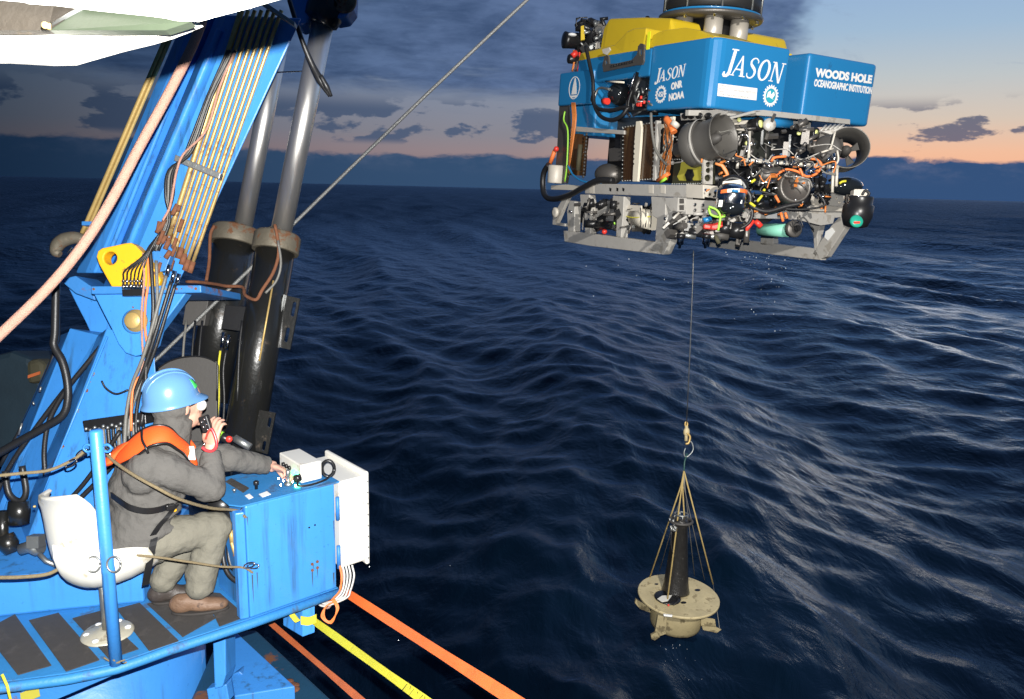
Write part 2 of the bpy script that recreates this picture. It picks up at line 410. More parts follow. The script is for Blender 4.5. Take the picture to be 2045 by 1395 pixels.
def remesh(mb, name, m, parent, voxel, smooth=6, disp=None, **kw):
    """fuse overlapping closed shapes into one continuous skin"""
    o = build(mb, name, m, parent, **kw)
    r = o.modifiers.new('remesh', 'REMESH'); r.mode = 'VOXEL'; r.voxel_size = voxel; r.use_smooth_shade = True
    if smooth:
        s = o.modifiers.new('smooth', 'SMOOTH'); s.iterations = smooth; s.factor = .5
    if disp:
        strength, size = disp
        tx = bpy.data.textures.new(name + '_folds', 'CLOUDS'); tx.noise_scale = size; tx.noise_depth = 2
        d = o.modifiers.new('folds', 'DISPLACE'); d.texture = tx; d.strength = strength; d.mid_level = .5; d.texture_coords = 'LOCAL'
    return o
def text_mesh(body, name, m, parent, o3, xd, yd, wid, hei, shear=0.0, bold=0.0, ext=.0015):
    """flat lettering fitted to wid x hei, its lower left corner at o3"""
    cu = bpy.data.curves.new(name, 'FONT'); cu.body = body; cu.shear = shear; cu.offset = bold; cu.resolution_u = 3; cu.extrude = .02
    t = bpy.data.objects.new(name, cu); COL.objects.link(t)
    bpy.context.view_layer.update()
    me = bpy.data.meshes.new_from_object(t.evaluated_get(bpy.context.evaluated_depsgraph_get()))
    bpy.data.objects.remove(t); bpy.data.curves.remove(cu)
    co = np.empty(len(me.vertices) * 3); me.vertices.foreach_get('co', co); co = co.reshape(-1, 3)
    lo, hi = co.min(0), co.max(0); uv = (co - lo) / np.maximum(hi - lo, 1e-9)
    xd = Vector(xd).normalized(); yd = Vector(yd).normalized(); zd = xd.cross(yd)
    X = np.array(xd); Y = np.array(yd); Z = np.array(zd)
    p = np.array(o3) + uv[:, :1] * wid * X + uv[:, 1:2] * hei * Y + (uv[:, 2:3] - .0) * ext * Z
    cen = Vector((p.min(0) + p.max(0)) / 2); p = p - np.array(cen)
    me.vertices.foreach_set('co', p.ravel()); me.update(); me.name = name; me.materials.clear()
    return new_obj(name, me, m, parent, cen)

# ================================================================== SEA
def make_sea():
    az = np.radians(np.linspace(-72, 72, 801)); nr = 1120
    rr = 3.0 * (9000 / 3.0) ** (np.linspace(0, 1, nr) ** .93)
    Rr, A = np.meshgrid(rr, az, indexing='ij')
    X = Rr * np.sin(A); Y = Rr * np.cos(A) - 1.0
    cell = np.maximum(np.gradient(rr)[:, None], Rr * (az[1] - az[0]))
    Z = np.zeros_like(X); DX = np.zeros_like(X); DY = np.zeros_like(X)
    r = np.random.default_rng(5)
    N = 90; lam = .34 * (18 / .34) ** (np.arange(N) / (N - 1))
    for L in lam:
        spread = .26 if L > 2.4 else .85
        ang = math.radians(192 if L > 2.4 else 238) + r.normal(0, spread); k = 2 * math.pi / L
        dx, dy = math.cos(ang), math.sin(ang); ph = r.uniform(0, 6.28)
        stp = (.031 if L < .8 else .037 if L < 2.4 else .038) * r.uniform(.6, 1.4)
        a = stp / k
        f = np.clip((L / cell - 2.5) / 3.5, 0, 1)
        t = k * (X * dx + Y * dy) + ph
        s, c = np.sin(t), np.cos(t)
        Z += f * a * c; DX -= f * a * s * dx * .7; DY -= f * a * s * dy * .7
    g = np.random.default_rng(9)
    # gusts: groups of higher and lower waves
    env = 1 + .35 * np.sin(X * .11 + 1.3 + .5 * np.sin(Y * .05)) * np.sin(Y * .083 + .4)
    Z *= env
    Z -= (X ** 2 + Y ** 2) / (2 * 6.371e6)
    co = np.stack([X + DX, Y + DY, Z], -1).reshape(-1, 3).astype(np.float32)
    n0, n1 = X.shape
    i = (np.arange(n0 - 1)[:, None] * n1 + np.arange(n1 - 1)[None]).ravel()
    q = np.stack([i, i + 1, i + n1 + 1, i + n1], -1).astype(np.int32)
    me = bpy.data.meshes.new('sea'); me.vertices.add(len(co)); me.vertices.foreach_set('co', co.ravel())
    me.loops.add(q.size); me.loops.foreach_set('vertex_index', q.ravel())
    me.polygons.add(len(q)); me.polygons.foreach_set('loop_start', np.arange(0, q.size, 4, dtype=np.int32)); me.polygons.foreach_set('loop_total', np.full(len(q), 4, np.int32))
    me.polygons.foreach_set('use_smooth', np.ones(len(q), bool))
    me.update(); me.validate()
    o = bpy.data.objects.new('sea', me); COL.objects.link(o); o['kind'] = 'structure'
    m = bpy.data.materials.new('sea_water'); m.use_nodes = True; me.materials.append(m)
    k = NT(m.node_tree); k.n.remove(k.n['Principled BSDF'])
    body = k.new('ShaderNodeBsdfDiffuse'); body.inputs['Color'].default_value = (.0024, .0100, .0235, 1)     # light scattered back from the deep
    glo = k.new('ShaderNodeBsdfGlossy'); glo.inputs['Color'].default_value = (.66, .83, 1.0, 1)  # blue tint put into the reflection colour to cool the mirrored sky
    fr = k.new('ShaderNodeFresnel'); fr.inputs['IOR'].default_value = 1.28
    mx = k.new('ShaderNodeMixShader'); k.l.new(body.outputs[0], mx.inputs[1]); k.l.new(glo.outputs[0], mx.inputs[2])
    k.l.new(mx.outputs[0], k.n['Material Output'].inputs['Surface'])
    tc = k.new('ShaderNodeTexCoord')
    mp = k.new('ShaderNodeMapping'); k.l.new(tc.outputs['Object'], mp.inputs[0]); mp.inputs['Scale'].default_value = (1.0, .55, 1)
    mp.inputs['Rotation'].default_value = (0, 0, .25)
    a1 = k.noise(mp.outputs[0], 2.6, 6, .60, .6); a2 = k.noise(mp.outputs[0], .16, 5, .6, .3); a3 = k.noise(mp.outputs[0], .9, 4, .6, .5)
    h = k.math('ADD', k.math('MULTIPLY', a1, .048), k.math('MULTIPLY', a3, .10))
    # beyond the meshed waves the relief goes on in the shading
    cdn = k.new('ShaderNodeSeparateXYZ'); k.l.new(tc.outputs['Object'], cdn.inputs[0])
    dist = k.math('SQRT', k.math('ADD', k.math('MULTIPLY', cdn.outputs[0], cdn.outputs[0]), k.math('MULTIPLY', cdn.outputs[1], cdn.outputs[1])))
    far = k.sstep(dist, 60.0, 260.0); hz = k.sstep(dist, 12.0, 170.0)
    k.l.new(k.math('ADD', .25, k.math('MULTIPLY', hz, .28)), glo.inputs['Roughness'])
    k.l.new(k.math('MULTIPLY', fr.outputs[0], k.math('SUBTRACT', .92, k.math('MULTIPLY', hz, .28))), mx.inputs[0])  # reflection cut with distance in the material, darkening the far sea
    h = k.math('MULTIPLY', h, k.math('ADD', 1.0, k.math('MULTIPLY', hz, 4.5)))
    h = k.math('ADD', h, k.math('MULTIPLY', far, k.math('MULTIPLY', a2, 1.6)))
    bp = k.new('ShaderNodeBump'); bp.inputs['Strength'].default_value = 1.0; bp.inputs['Distance'].default_value = 1.0
    k.l.new(h, bp.inputs['Height']); 
    for nd in (body, glo, fr): k.l.new(bp.outputs[0], nd.inputs['Normal'])
make_sea()

# ================================================================== SHIP AND CRANE
def plate_holes(mb, outer, holes, vec):
    """flat plate with through holes; outer and holes are 3D loops in one plane"""
    b = bmesh.new(); es = []
    for loop in [outer] + holes:
        vs = [b.verts.new(p) for p in loop]
        es += [b.edges.new((vs[i], vs[(i + 1) % len(vs)])) for i in range(len(vs))]
    bmesh.ops.triangle_fill(b, edges=es, use_beauty=True)
    b.verts.index_update(); n = len(b.verts); vec = Vector(vec)
    vv = [v.co.copy() for v in b.verts]; ff = [[v.index for v in f.verts] for f in b.faces]; b.free()
    sides = []; o = 0
    for loop in [outer] + holes:
        m = len(loop); sides += [(o + i, o + (i + 1) % m, n + o + (i + 1) % m, n + o + i) for i in range(m)]; o += m
    return mb.add(vv + [p + vec for p in vv], ff + [[i + n for i in f[::-1]] for f in ff] + sides)
def circ(c, u, w, r, n=18, rw=None):
    return [Vector(c) + Vector(u) * r * math.cos(2 * math.pi * i / n) + Vector(w) * (rw or r) * math.sin(2 * math.pi * i / n) for i in range(n)]
def PP(pts, d): return [P(x, y, d) for x, y in pts]
def pcirc(px, py, r, d, n=18): return [P(px + r * math.cos(2 * math.pi * i / n), py + r * math.sin(2 * math.pi * i / n), d) for i in range(n)]
Z3 = Vector((0, 0, 1))
M_STAIN = mat('rust_run_stain', (.045, .075, .11), .7, 0, .4, 20)
M_CHIP = mat('old_primer', (.16, .19, .22), .7, 0, .3, 20)
FZ = P(395, 1222, 4.0).z                     # platform floor height
E1 = Vector((math.cos(math.radians(41.5)), math.sin(math.radians(41.5)), 0))   # along the platform's outer edge
E2 = Vector((-E1.y, E1.x, 0))                                                   # inboard

crane = thing('deck_crane', 'big blue hydraulic deck crane with ribbed boom and two black lifting cylinders', 'crane', (-2.2, 4.3, FZ))
# --- slewing base and pedestal
d0, d1, d2 = Pz(0, 1232, FZ), Pz(130, 1218, FZ), Pz(288, 1203, FZ)
base = [Vector((-3.3, 3.40, FZ)), d0, d1, d2, Vector((-1.96, 4.5, FZ)), Vector((-3.3, 4.9, FZ))]
b = MB().prism([p + Z3 * .002 for p in base], Z3 * .21); build(b, 'slewing_base', M_BLUE, crane, .012)
pc = P(178, 1390, 4.95); pc.z = 0
b = MB(); b.lathe((pc.x, pc.y, FZ - .09), -Z3, [(.70, 0), (.70, 1.9), (.78, 1.95), (.78, 2.3)], 48); build(b, 'pedestal', M_BLUE, crane)
b = MB(); b.prism(PP([(424, 1262), (450, 1256), (451, 1348), (444, 1372), (428, 1376)], 4.30), FW * .16)
build(b, 'pedestal_rib', M_BLUE, crane, .008)
# --- mast: folded plates leaning forward
def mast_ring(xs, y, back=.25):
    fr = [P(x, yy, d) for x, yy, d in xs]
    return fr + [P(xs[-1][0], xs[-1][1], xs[-1][2] + back + .25), P(xs[0][0], xs[0][1], xs[0][2] + back)]
top = [(140, 655, 4.70), (196, 668, 4.64), (213, 655, 4.42), (306, 676, 4.40)]
mid = [(52, 900, 4.66), (96, 900, 4.58), (119, 900, 4.34), (322, 900, 4.32)]
bot = [(-45, 1158, 4.55), (-8, 1158, 4.48), (24, 1158, 4.24), (306, 1158, 4.22)]
b = MB().loft([mast_ring(q, 0) for q in (bot, mid, top)]); build(b, 'mast', M_BLUE, crane, .006)
top = [(122, 668, 4.98), (137, 662, 4.74), (143, 664, 4.735)]; mid = [(22, 890, 4.93), (47, 890, 4.68), (56, 890, 4.675)]; bot = [(-90, 1150, 4.85), (-58, 1150, 4.60), (-44, 1150, 4.59)]
b = MB().loft([mast_ring(q, 0, .05) for q in (bot, mid, top)]); build(b, 'mast_flange', M_BLUE, crane, .004)
# edge bar on the front plate
b = MB().tube(PP([(214, 672), (120, 900), (26, 1140)], 4.325), .006, 6); build(b, 'weld_bead', M_BLUE, crane)
for pts in ([(172, 748), (155, 790)], [(133, 836), (127, 846)], [(117, 868), (110, 890)], [(44, 845), (37, 868)], [(82, 772), (79, 782)], [(66, 802), (68, 808)]):
    b = MB().tube(PP(pts, 4.52), .006, 6); build(b, 'worn_edge', M_GALV, crane)
# --- boom foot, pin, lugs
lug = [(186, 584), (372, 584), (356, 606), (314, 662), (306, 690), (290, 706), (270, 711), (250, 704), (236, 686), (222, 655), (205, 622)]
b = MB().prism(PP(lug, 4.28), FW * .09); build(b, 'boom_lug', M_BLUE, crane, .006)
b = MB().prism([P(x - 50, y - 10, 4.82) for x, y in lug], FW * .08); build(b, 'boom_lug', M_BLUE, crane, .006)
b = MB().prism(PP([(181, 571), (401, 569), (402, 584), (182, 587)], 4.22), FW * .62); build(b, 'boom_foot_plate', M_BLUEW, crane, .006)
b = MB().prism(PP([(118, 558), (150, 550), (186, 574), (190, 600), (150, 585)], 4.6), FW * .25); build(b, 'foot_gusset', M_BLUEW, crane, .006)
b = MB().lathe(P(273, 640, 4.28), -FW, [(.062, 0), (.062, .012), (.05, .016), (.045, .05), (.040, .055), (0.002, .056)], 28); pin = build(b, 'pivot_pin', M_GOLD, crane)
b = MB().lathe(P(270, 642, 4.281), -FW, [(.068, 0), (.068, .010), (.055, .011)], 28); build(b, 'pin_collar', M_BLUEW, pin)
yl = [(222, 572), (197, 527), (192, 512), (195, 501), (203, 495), (250, 485), (261, 484), (270, 489), (290, 510), (312, 541), (321, 558), (316, 572)]
b = MB(); plate_holes(b, PP(yl, 4.215), [pcirc(220, 515, 13, 4.215)], FW * .085); build(b, 'lifting_lug', M_YEL, crane, .008, seg=3)
b = MB().prism(PP([(243, 577), (285, 576), (286, 590), (244, 591)], 4.17), FW * .05); vb = build(b, 'valve_block', M_BLK, crane, .003)
for i in range(6):
    x = 246.5 + i * 7.2
    b = MB(); b.cyl(P(x, 576, 4.18), P(x, 567, 4.18), .0085, 6); b.cyl(P(x, 567, 4.18), P(x, 555, 4.18), .006, 8); b.cyl(P(x, 563, 4.18), P(x, 559, 4.18), .009, 6)
    build(b, 'hose_fitting', M_CHROME, vb)
    e = 250 + i * 7
    b = MB().tube([P(x, 556, 4.18), P(x + 3 + i * .5, 540 - i * 1.5, 4.15), P(284 + i * 3, 512 - i * 2, 4.15), P(300 + i * 4, 488 - i * 5, 4.16)], .0048, 6, sp=5)
    build(b, 'control_hose', M_HOSE, crane)
# --- boom: two box girders side by side, rising out of the picture
def beam(name, bt, tp, dep, m, bev=.01):
    r0 = [P(*q) for q in bt] + [P(bt[-1][0], bt[-1][1], bt[-1][2] + dep), P(bt[0][0], bt[0][1], bt[0][2] + dep)]
    r1 = [P(*q) for q in tp] + [P(tp[-1][0], tp[-1][1], tp[-1][2] + dep), P(tp[0][0], tp[0][1], tp[0][2] + dep)]
    return build(MB().loft([r0, r1]), name, m, crane, bev)
beam('boom', [(206, 572, 4.72), (226, 572, 4.50), (245, 571, 4.45), (354, 571, 4.42)], [(432, 30, 4.33), (452, 30, 4.13), (470, 30, 4.10), (602, 36, 4.08)], .42, M_BLUE)
beam('boom_side_girder', [(152, 545, 4.82), (170, 545, 4.74), (188, 545, 4.70), (218, 545, 4.78)], [(374, 20, 4.45), (392, 20, 4.38), (404, 20, 4.36), (440, 20, 4.44)], .3, M_BLUE)
# cover ribs on the side of the boom
def along(p0, p1, t): return (p0[0] + (p1[0] - p0[0]) * t, p0[1] + (p1[1] - p0[1]) * t, p0[2] + (p1[2] - p0[2]) * t)
b = MB().tube([P(*along((205, 540, 4.685), (398, 60, 4.37), t)) for t in np.linspace(0, 1, 12)], .014, 8); build(b, 'corner_rib', M_BLUE, crane)
b = MB().tube([P(*along((228, 560, 4.49), (440, 60, 4.14), t)) for t in np.linspace(0, 1, 12)], .020, 10); build(b, 'corner_rib', M_BLUE, crane)
# pipes up the boom face
for i in range(7):
    x0 = 314 + i * 10.6; x1 = 476 + i * 13.2
    y0 = 500 + (i % 3) * 12 if i < 6 else 528
    if i == 0: y0 = 470
    pts = [along((x0, 545, 4.40), (x1, 40, 4.06), t) for t in np.linspace((545 - y0) / 505, 1.04, 14)]
    b = MB().tube([P(x, y, d) for x, y, d in pts], .0105 if i else .016, 8); pp = build(b, 'hydraulic_pipe', M_PIPE, crane)
    q = along((x0, 545, 4.40), (x1, 40, 4.06), (545 - y0) / 505)
    b = MB(); b.cyl(P(q[0] - 5, q[1] + 16, q[2]), P(q[0] + 2, q[1] - 6, q[2]), .017, 6); build(b, 'pipe_union', M_RUST, pp)
b = MB()
for i in range(5):
    b.box(P(362 + i * 17.5, 320 + i * 7.2, 4.215 - .002 * i), (RT * .027 - UP * .011, UP * .016 + RT * .004, FW * .022))
cl = build(b, 'pipe_clamp', M_GALV, crane, .003)
for i in range(6): build(MB().lathe(P(358 + i * 15.5, 316 + i * 6.6, 4.19), -FW, [(.008, 0), (.008, .008)], 6), 'clamp_bolt', M_GALV, cl)
b = MB().box(P(548, 22, 4.02), (RT * .11 - UP * .075, UP * .012, FW * .02)); build(b, 'pipe_clamp', M_GALV, crane, .003)
# greased chain pipes on the left edge
for k, (dx, rr) in enumerate(((0, .013), (9, .011))):
    pts = [P(168 + dx + (334 - 168) * t, 455 + (70 - 455) * t, 4.76 - .36 * t) for t in np.linspace(-.06, 1.2, 16)]
    build(MB().tube(pts, rr, 8), 'grease_pipe', M_GOLD, crane)
b = MB().box(P(178, 447, 4.72), (RT * .03, UP * .012, FW * .03)); build(b, 'pipe_bracket', M_BLUEW, crane, .003)
# hook held under the grease pipes
hk = [P(x, y, 4.75) for x, y in ((168, 478), (150, 474), (130, 478), (116, 488), (112, 502), (120, 508))]
b = MB().tube(hk, [.03, .038, .042, .040, .034, .02], 10, sp=4); build(b, 'cargo_hook', M_DIRTY, crane)
b = MB(); b.cyl(P(143, 505, 4.74), P(149, 497, 4.74), .02, 12); b.ball(P(141, 505, 4.70), .016); build(b, 'hook_shackle', M_CHROME, crane)
# hoses lying along the boom
for i in range(4):
    pts = [(455 + i * 5, 100, 4.06), (415 + i * 3, 190, 4.10), (372 + i * 4, 300, 4.14), (350 - i * 4, 340, 4.16), (346 - i * 5, 390, 4.20), (330 + i * 3, 440, 4.22), (304 + i * 4, 500, 4.2)]
    build(MB().tube([P(*q) for q in pts], .007 + .002 * (i % 2), 7, sp=5), 'boom_hose', M_HOSE if i != 2 else M_HOSEG, crane)
pts = [(468, 105, 4.03), (440, 170, 4.05), (418, 245, 4.06), (400, 275, 4.07), (366, 308, 4.10), (352, 345, 4.12), (340, 410, 4.15), (325, 440, 4.15)]
build(MB().tube([P(*q) for q in pts], .0065, 6, sp=5), 'boom_cable', M_PINK, crane)
# clutter of unions where the boom pipes end
u = MB(); rr = random.Random(3)
for i in range(16):
    x, y = rr.uniform(312, 358), 0; y = 560 - (x - 300) * 1.0 - rr.uniform(0, 95)
    a = P(x, y, 4.20); u.cyl(a, a + UP * rr.uniform(.03, .06) + RT * rr.uniform(.01, .03), rr.uniform(.008, .014), 8)
build(u, 'pipe_manifold', M_RUST, crane, kind='stuff')
b = MB().prism(PP([(305, 490), (330, 478), (345, 500), (330, 540), (306, 545)], 4.27), FW * .05); build(b, 'manifold_plate', M_BLUEW, crane, .004)
for x, y in ((333, 540), (343, 552), (352, 558)):
    b = MB(); b.cyl(P(x, y + 10, 4.15), P(x + 6, y - 12, 4.15), .012, 8); build(b, 'hose_ferrule', M_CHROME, crane)
# hose bundle falling down the mast
bundle = [
    ([(332, 550), (318, 600), (302, 660), (283, 720), (263, 770), (252, 830), (247, 900), (232, 930)], .010, M_HOSEG),
    ([(342, 562), (326, 615), (306, 680), (288, 735), (268, 790), (258, 850), (262, 920)], .011, M_HOSE),
    ([(350, 568), (334, 620), (312, 690), (292, 745), (276, 800), (272, 860), (286, 905)], .010, M_HOSE),
    ([(300, 500), (304, 560), (306, 620), (300, 680), (292, 730), (290, 790), (282, 850)], .011, M_HOSE),
    ([(312, 520), (314, 590), (312, 640), (300, 700), (282, 760), (262, 820), (256, 870)], .009, M_HOSEG),
    ([(294, 500), (296, 560), (290, 610), (290, 660), (297, 705), (296, 735), (272, 760), (263, 800), (262, 860)], .007, M_ORC),
    ([(286, 505), (288, 560), (283, 620), (284, 680), (286, 720), (278, 760)], .006, M_PINK)]
for i, (pts, r, m) in enumerate(bundle):
    n = len(pts)
    build(MB().tube([P(x, y, 4.16 + .01 * (i % 3) - .015 * math.sin(j)) for j, (x, y) in enumerate(pts)], r, 8, sp=6), 'hydraulic_hose', m, crane)
build(MB().tube(PP([(203, 760), (212, 775), (232, 786), (256, 778)], 4.26), .005, 6, sp=5), 'loose_cable', M_HOSE, crane)
# heavy hoses at the left of the mast
for pts, d, r in (([(112, 560), (110, 660), (108, 690), (124, 720), (134, 760), (135, 800), (124, 830), (90, 852), (40, 880), (-20, 915)], 4.40, .022),
                  ([(204, 688), (170, 730), (138, 770), (112, 810), (95, 850), (88, 905), (92, 960)], 4.45, .014),
                  ([(180, 720), (150, 755), (120, 790), (60, 870), (20, 930), (-10, 990)], 4.50, .014),
                  ([(240, 860), (190, 935), (150, 985), (110, 1020)], 4.20, .012), ([(250, 900), (205, 950), (165, 990), (128, 1030)], 4.18, .013),
                  ([(10, 940), (18, 985), (40, 1000), (52, 980), (44, 930)], 4.1, .016), ([(112, 560), (116, 640), (110, 700), (60, 820), (0, 930)], 4.9, .012)):
    build(MB().tube(PP(pts, d), r, 9, sp=7), 'hydraulic_hose', M_HOSE, crane)
b = MB(); b.lathe(P(38, 1000, 4.1), UP * -1, [(.05, 0), (.055, .06), (.05, .12)], 14); b.lathe(P(10, 1068, 4.05), UP * -1 + RT * .4, [(.04, 0), (.05, .05), (.03, .10)], 12)
b.lathe(P(5, 1020, 4.08), UP * -1, [(.03, 0), (.03, .2)], 10); build(b, 'hydraulic_motor', M_BLACKP, crane)
b = MB(); b.lathe(P(80, 1085, 3.95), RT * -1 - UP * .3, [(.05, 0), (.055, .03), (.03, .06), (.03, .1)], 12); b.box(P(72, 1080, 3.9), (RT * .03, UP * .03, FW * .03)); b.tube(PP([(78, 1105), (92, 1120), (112, 1128)], 3.9), .012, 8)
build(b, 'grease_fitting', M_GALV, crane)
# valve bank behind the operator
b = MB().prism(PP([(164, 840), (290, 822), (292, 846), (168, 862)], 4.22), FW * .12); bk = build(b, 'valve_bank', M_BLK, crane, .004)
b = MB()
for i in range(14): b.ball(P(172 + i * 8.6, 856 - i * 1.3 + (i % 2) * 4, 4.19), .010, 8, 6)
build(b, 'bank_bolt', M_GALV, bk)
for i in range(9):
    x = 206 + i * 10
    build(MB().tube(PP([(x, 855 - i), (x + 2, 880), (x + 6 + (i % 3) * 3, 930)], 4.22), .010 + .002 * (i % 2), 8, sp=4), 'bank_hose', M_HOSE if i % 3 else M_HOSEG, crane)
# round plate behind the helmet
arc = [(316, 735), (336, 722), (360, 714), (390, 711), (412, 714), (430, 722), (434, 730), (433, 800), (432, 880), (420, 905), (316, 905)]
gp = build(MB().prism(PP(arc, 4.62), FW * .03), 'guard_plate', M_DGREY, crane, .004)
build(MB().tube(PP(arc[:8], 4.612), .005, 6, sp=3), 'plate_rim', M_BLK, gp)
# --- lifting cylinders
def cylinder(a, c, r, rod_a, rod_b, rr, lab):
    bar = build(MB().lathe(P(*a), P(*c) - P(*a), [(r, 0), (r, (P(*c) - P(*a)).length)], 40), 'cylinder_barrel', M_BLACKP, crane)
    ax = (P(*a) - P(*c)).normalized()
    build(MB().lathe(P(*a) - ax * .11, ax, [(r * 1.18, 0), (r * 1.2, .01), (r * 1.2, .105), (r * 1.1, .12), (r * .75, .125), (rr * 1.05, .15)], 40), 'gland_collar', M_DIRTY, bar)
    build(MB().cyl(P(*rod_a), P(*rod_b), rr, 32), 'piston_rod', M_STEEL, crane)
cylinder((555, 470, 5.00), (482, 905, 4.78), .122, (560, 470, 5.0), (650, 20, 4.75), .066, 'r')
cylinder((474, 458, 5.40), (412, 800, 5.22), .138, (482, 470, 5.40), (566, 40, 5.18), .061, 'l')
b = MB(); b.lathe(P(640, 42, 4.76), P(650, 20, 4.75) - P(640, 42, 4.76), [(.07, -.02), (.105, .0), (.115, .05), (.115, .2)], 28); build(b, 'rod_clevis', M_BLACKP, crane)
hd = [(575, -30), (590, 46), (598, 50), (612, 44), (618, 30), (640, 20), (668, 36), (690, 32), (704, 14), (706, -30)]
b = MB().prism(PP(hd, 4.70), FW * .16); build(b, 'boom_head', M_BLUE, crane, .012)
b = MB().lathe(P(688, 2, 4.70), -FW, [(.075, 0), (.075, .03), (.05, .035), (.048, .06), (.002, .062)], 26); build(b, 'head_pin', M_DIRTY, crane)
# fittings on the cylinders
build(MB().tube([P(372, 562, 5.1), P(398, 563, 5.08), P(430, 567, 5.0), P(452, 571, 4.92), P(484, 573, 4.88), P(489, 588, 4.80), P(504, 597, 4.75), P(514, 596, 4.74), P(524, 578, 4.74), P(545, 545, 4.76), P(556, 510, 4.79), P(555, 480, 4.79), P(549, 448, 4.80)], .0105, 8, sp=5), 'cylinder_pipe', M_RUST, crane)
build(MB().tube([P(555, 480, 4.78), P(561, 525, 4.77), P(552, 560, 4.76), P(530, 585, 4.73)], .008, 8, sp=5), 'cylinder_hose', M_HOSEG, crane)
build(MB().tube([P(428, 450, 5.22), P(420, 470, 5.2), P(418, 520, 5.18), P(412, 560, 5.12)], .011, 8, sp=5), 'cylinder_pipe', M_RUST, crane)
build(MB().tube([P(546, 560, 4.79), P(532, 640, 4.75), P(518, 720, 4.71)], .006, 6), 'copper_line', M_GOLD, crane)
b = MB().prism(PP([(450, 608), (494, 612), (486, 662), (441, 656)], 4.86), FW * .1); build(b, 'valve_block', M_BLK, crane, .004)
b = MB().prism(PP([(372, 596), (416, 600), (408, 650), (364, 648)], 5.1), FW * .12); build(b, 'valve_block', M_DGREY, crane, .004)
for x, y, dx in ((447, 675, -4), (458, 680, -6)):
    b = MB(); b.cyl(P(x, y - 12, 4.84), P(x + dx, y + 18, 4.84), .012, 8); build(b, 'hose_ferrule', M_CHROME, crane)
    build(MB().tube([P(x + dx, y + 18, 4.84), P(x + dx - 6, y + 60, 4.82), P(x + dx - 4, y + 120, 4.8), P(x - 14, y + 190, 4.75)], .008, 8, sp=5), 'cylinder_hose', M_HOSE, crane)
build(MB().tube([P(440, 700, 4.78), P(436, 740, 4.77), P(437, 790, 4.76), P(434, 830, 4.74)], .007, 6, sp=4), 'striped_hose', M_YSTRAP, crane)
for x in (366, 384, 398, 478):
    build(MB().tube([P(x + 6, 640, 5.05 if x < 450 else 4.8), P(x, 700, 5.0 if x < 450 else 4.76), P(x - 4, 800, 4.95 if x < 450 else 4.72)], .008, 6, sp=4), 'cylinder_hose', M_HOSEG if x == 366 else M_HOSE, crane)
def slot(cx, cy, ang, d, L, w):
    c = P(cx, cy, d); u = RT * math.cos(ang) - UP * math.sin(ang); v = RT * math.sin(ang) + UP * math.cos(ang)
    return [c + u * (w * math.cos(t)) + v * (L * (1 if math.sin(t) > 0 else -1) + w * math.sin(t)) for t in np.linspace(.05, 2 * math.pi + .05, 14)[:-1]]
b = MB(); plate_holes(b, PP([(566, 588), (599, 596), (579, 698), (545, 690)], 4.90), [slot(586, 617, .19, 4.90, .035, .012), slot(573, 668, .19, 4.90, .035, .012)], FW * .02); br = build(b, 'cylinder_bracket', M_BLACKP, crane)
b = MB().prism(PP([(566, 588), (569, 588), (548, 692), (545, 690)], 4.88), FW * .02); build(b, 'bracket_edge', M_GALV, br)
b = MB(); plate_holes(b, PP([(518, 818), (550, 824), (534, 907), (503, 897)], 4.72), [slot(538, 843, .19, 4.72, .02, .010), slot(527, 890, .19, 4.72, .02, .010)], FW * .02); build(b, 'cylinder_bracket', M_BLACKP, crane)
# black hose and line hanging from the boom head
build(MB().tube([P(578, 0, 4.3), P(590, 40, 4.3), P(605, 85, 4.35), P(624, 130, 4.4), P(640, 160, 4.42), P(659, 192, 4.45)], [.013, .013, .014, .018, .024, .010], 10, sp=5), 'hanging_hose', M_HOSE, crane)
build(MB().tube([P(640, 150, 4.38), P(652, 172, 4.40), P(662, 192, 4.43)], [.012, .016, .008], 8, sp=4), 'hose_end', M_HOSE, crane)
build(MB().tube([P(552, 144, 5.1), P(600, 142, 4.95), P(612, 140, 4.82)], .004, 5), 'drain_line', M_HOSE, crane)

# --- operator's platform
edge = [Pz(x, y, FZ) for x, y in ((-60, 1372), (0, 1362), (70, 1353), (130, 1345), (182, 1335), (232, 1324), (285, 1306), (335, 1288), (420, 1261), (500, 1235))]
edge.append(edge[-1] + E1 * .50)
floor_poly = edge + [edge[-1] + E2 * .55, edge[-2] + E2 * .75 - E1 * .1, Vector((-1.96, 4.6, FZ)), Vector((-3.4, 4.2, FZ))]
floor_poly[0] = Vector((-3.2, 2.85, FZ))
plat = thing('operator_platform', 'blue platform with dark grip mats under the crane operator', 'platform', (-1.9, 3.4, FZ))
build(MB().prism(floor_poly, -Z3 * .05), 'floor_plate', M_DECK, plat, .006)
build(MB().tube([p - Z3 * .022 - E2 * .012 for p in edge], .024, 10), 'edge_pipe', M_DECK, plat)
for pad in ([(-40, 1250), (0, 1244), (30, 1228), (103, 1330), (36, 1349), (-10, 1290)], [(58, 1240), (117, 1225), (199, 1319), (132, 1342)],
            [(145, 1236), (205, 1220), (240, 1262), (277, 1297), (218, 1317)], [(233, 1217), (279, 1205), (357, 1281), (298, 1301)],
            [(294, 1207), (395, 1180), (430, 1236), (365, 1273)], [(405, 1182), (440, 1186), (492, 1232), (438, 1252)]):
    q = [Pz(x, y, FZ) + Z3 * .002 for x, y in pad]
    build(MB().prism(q, Z3 * .004), 'grip_pad', M_PAD, plat)
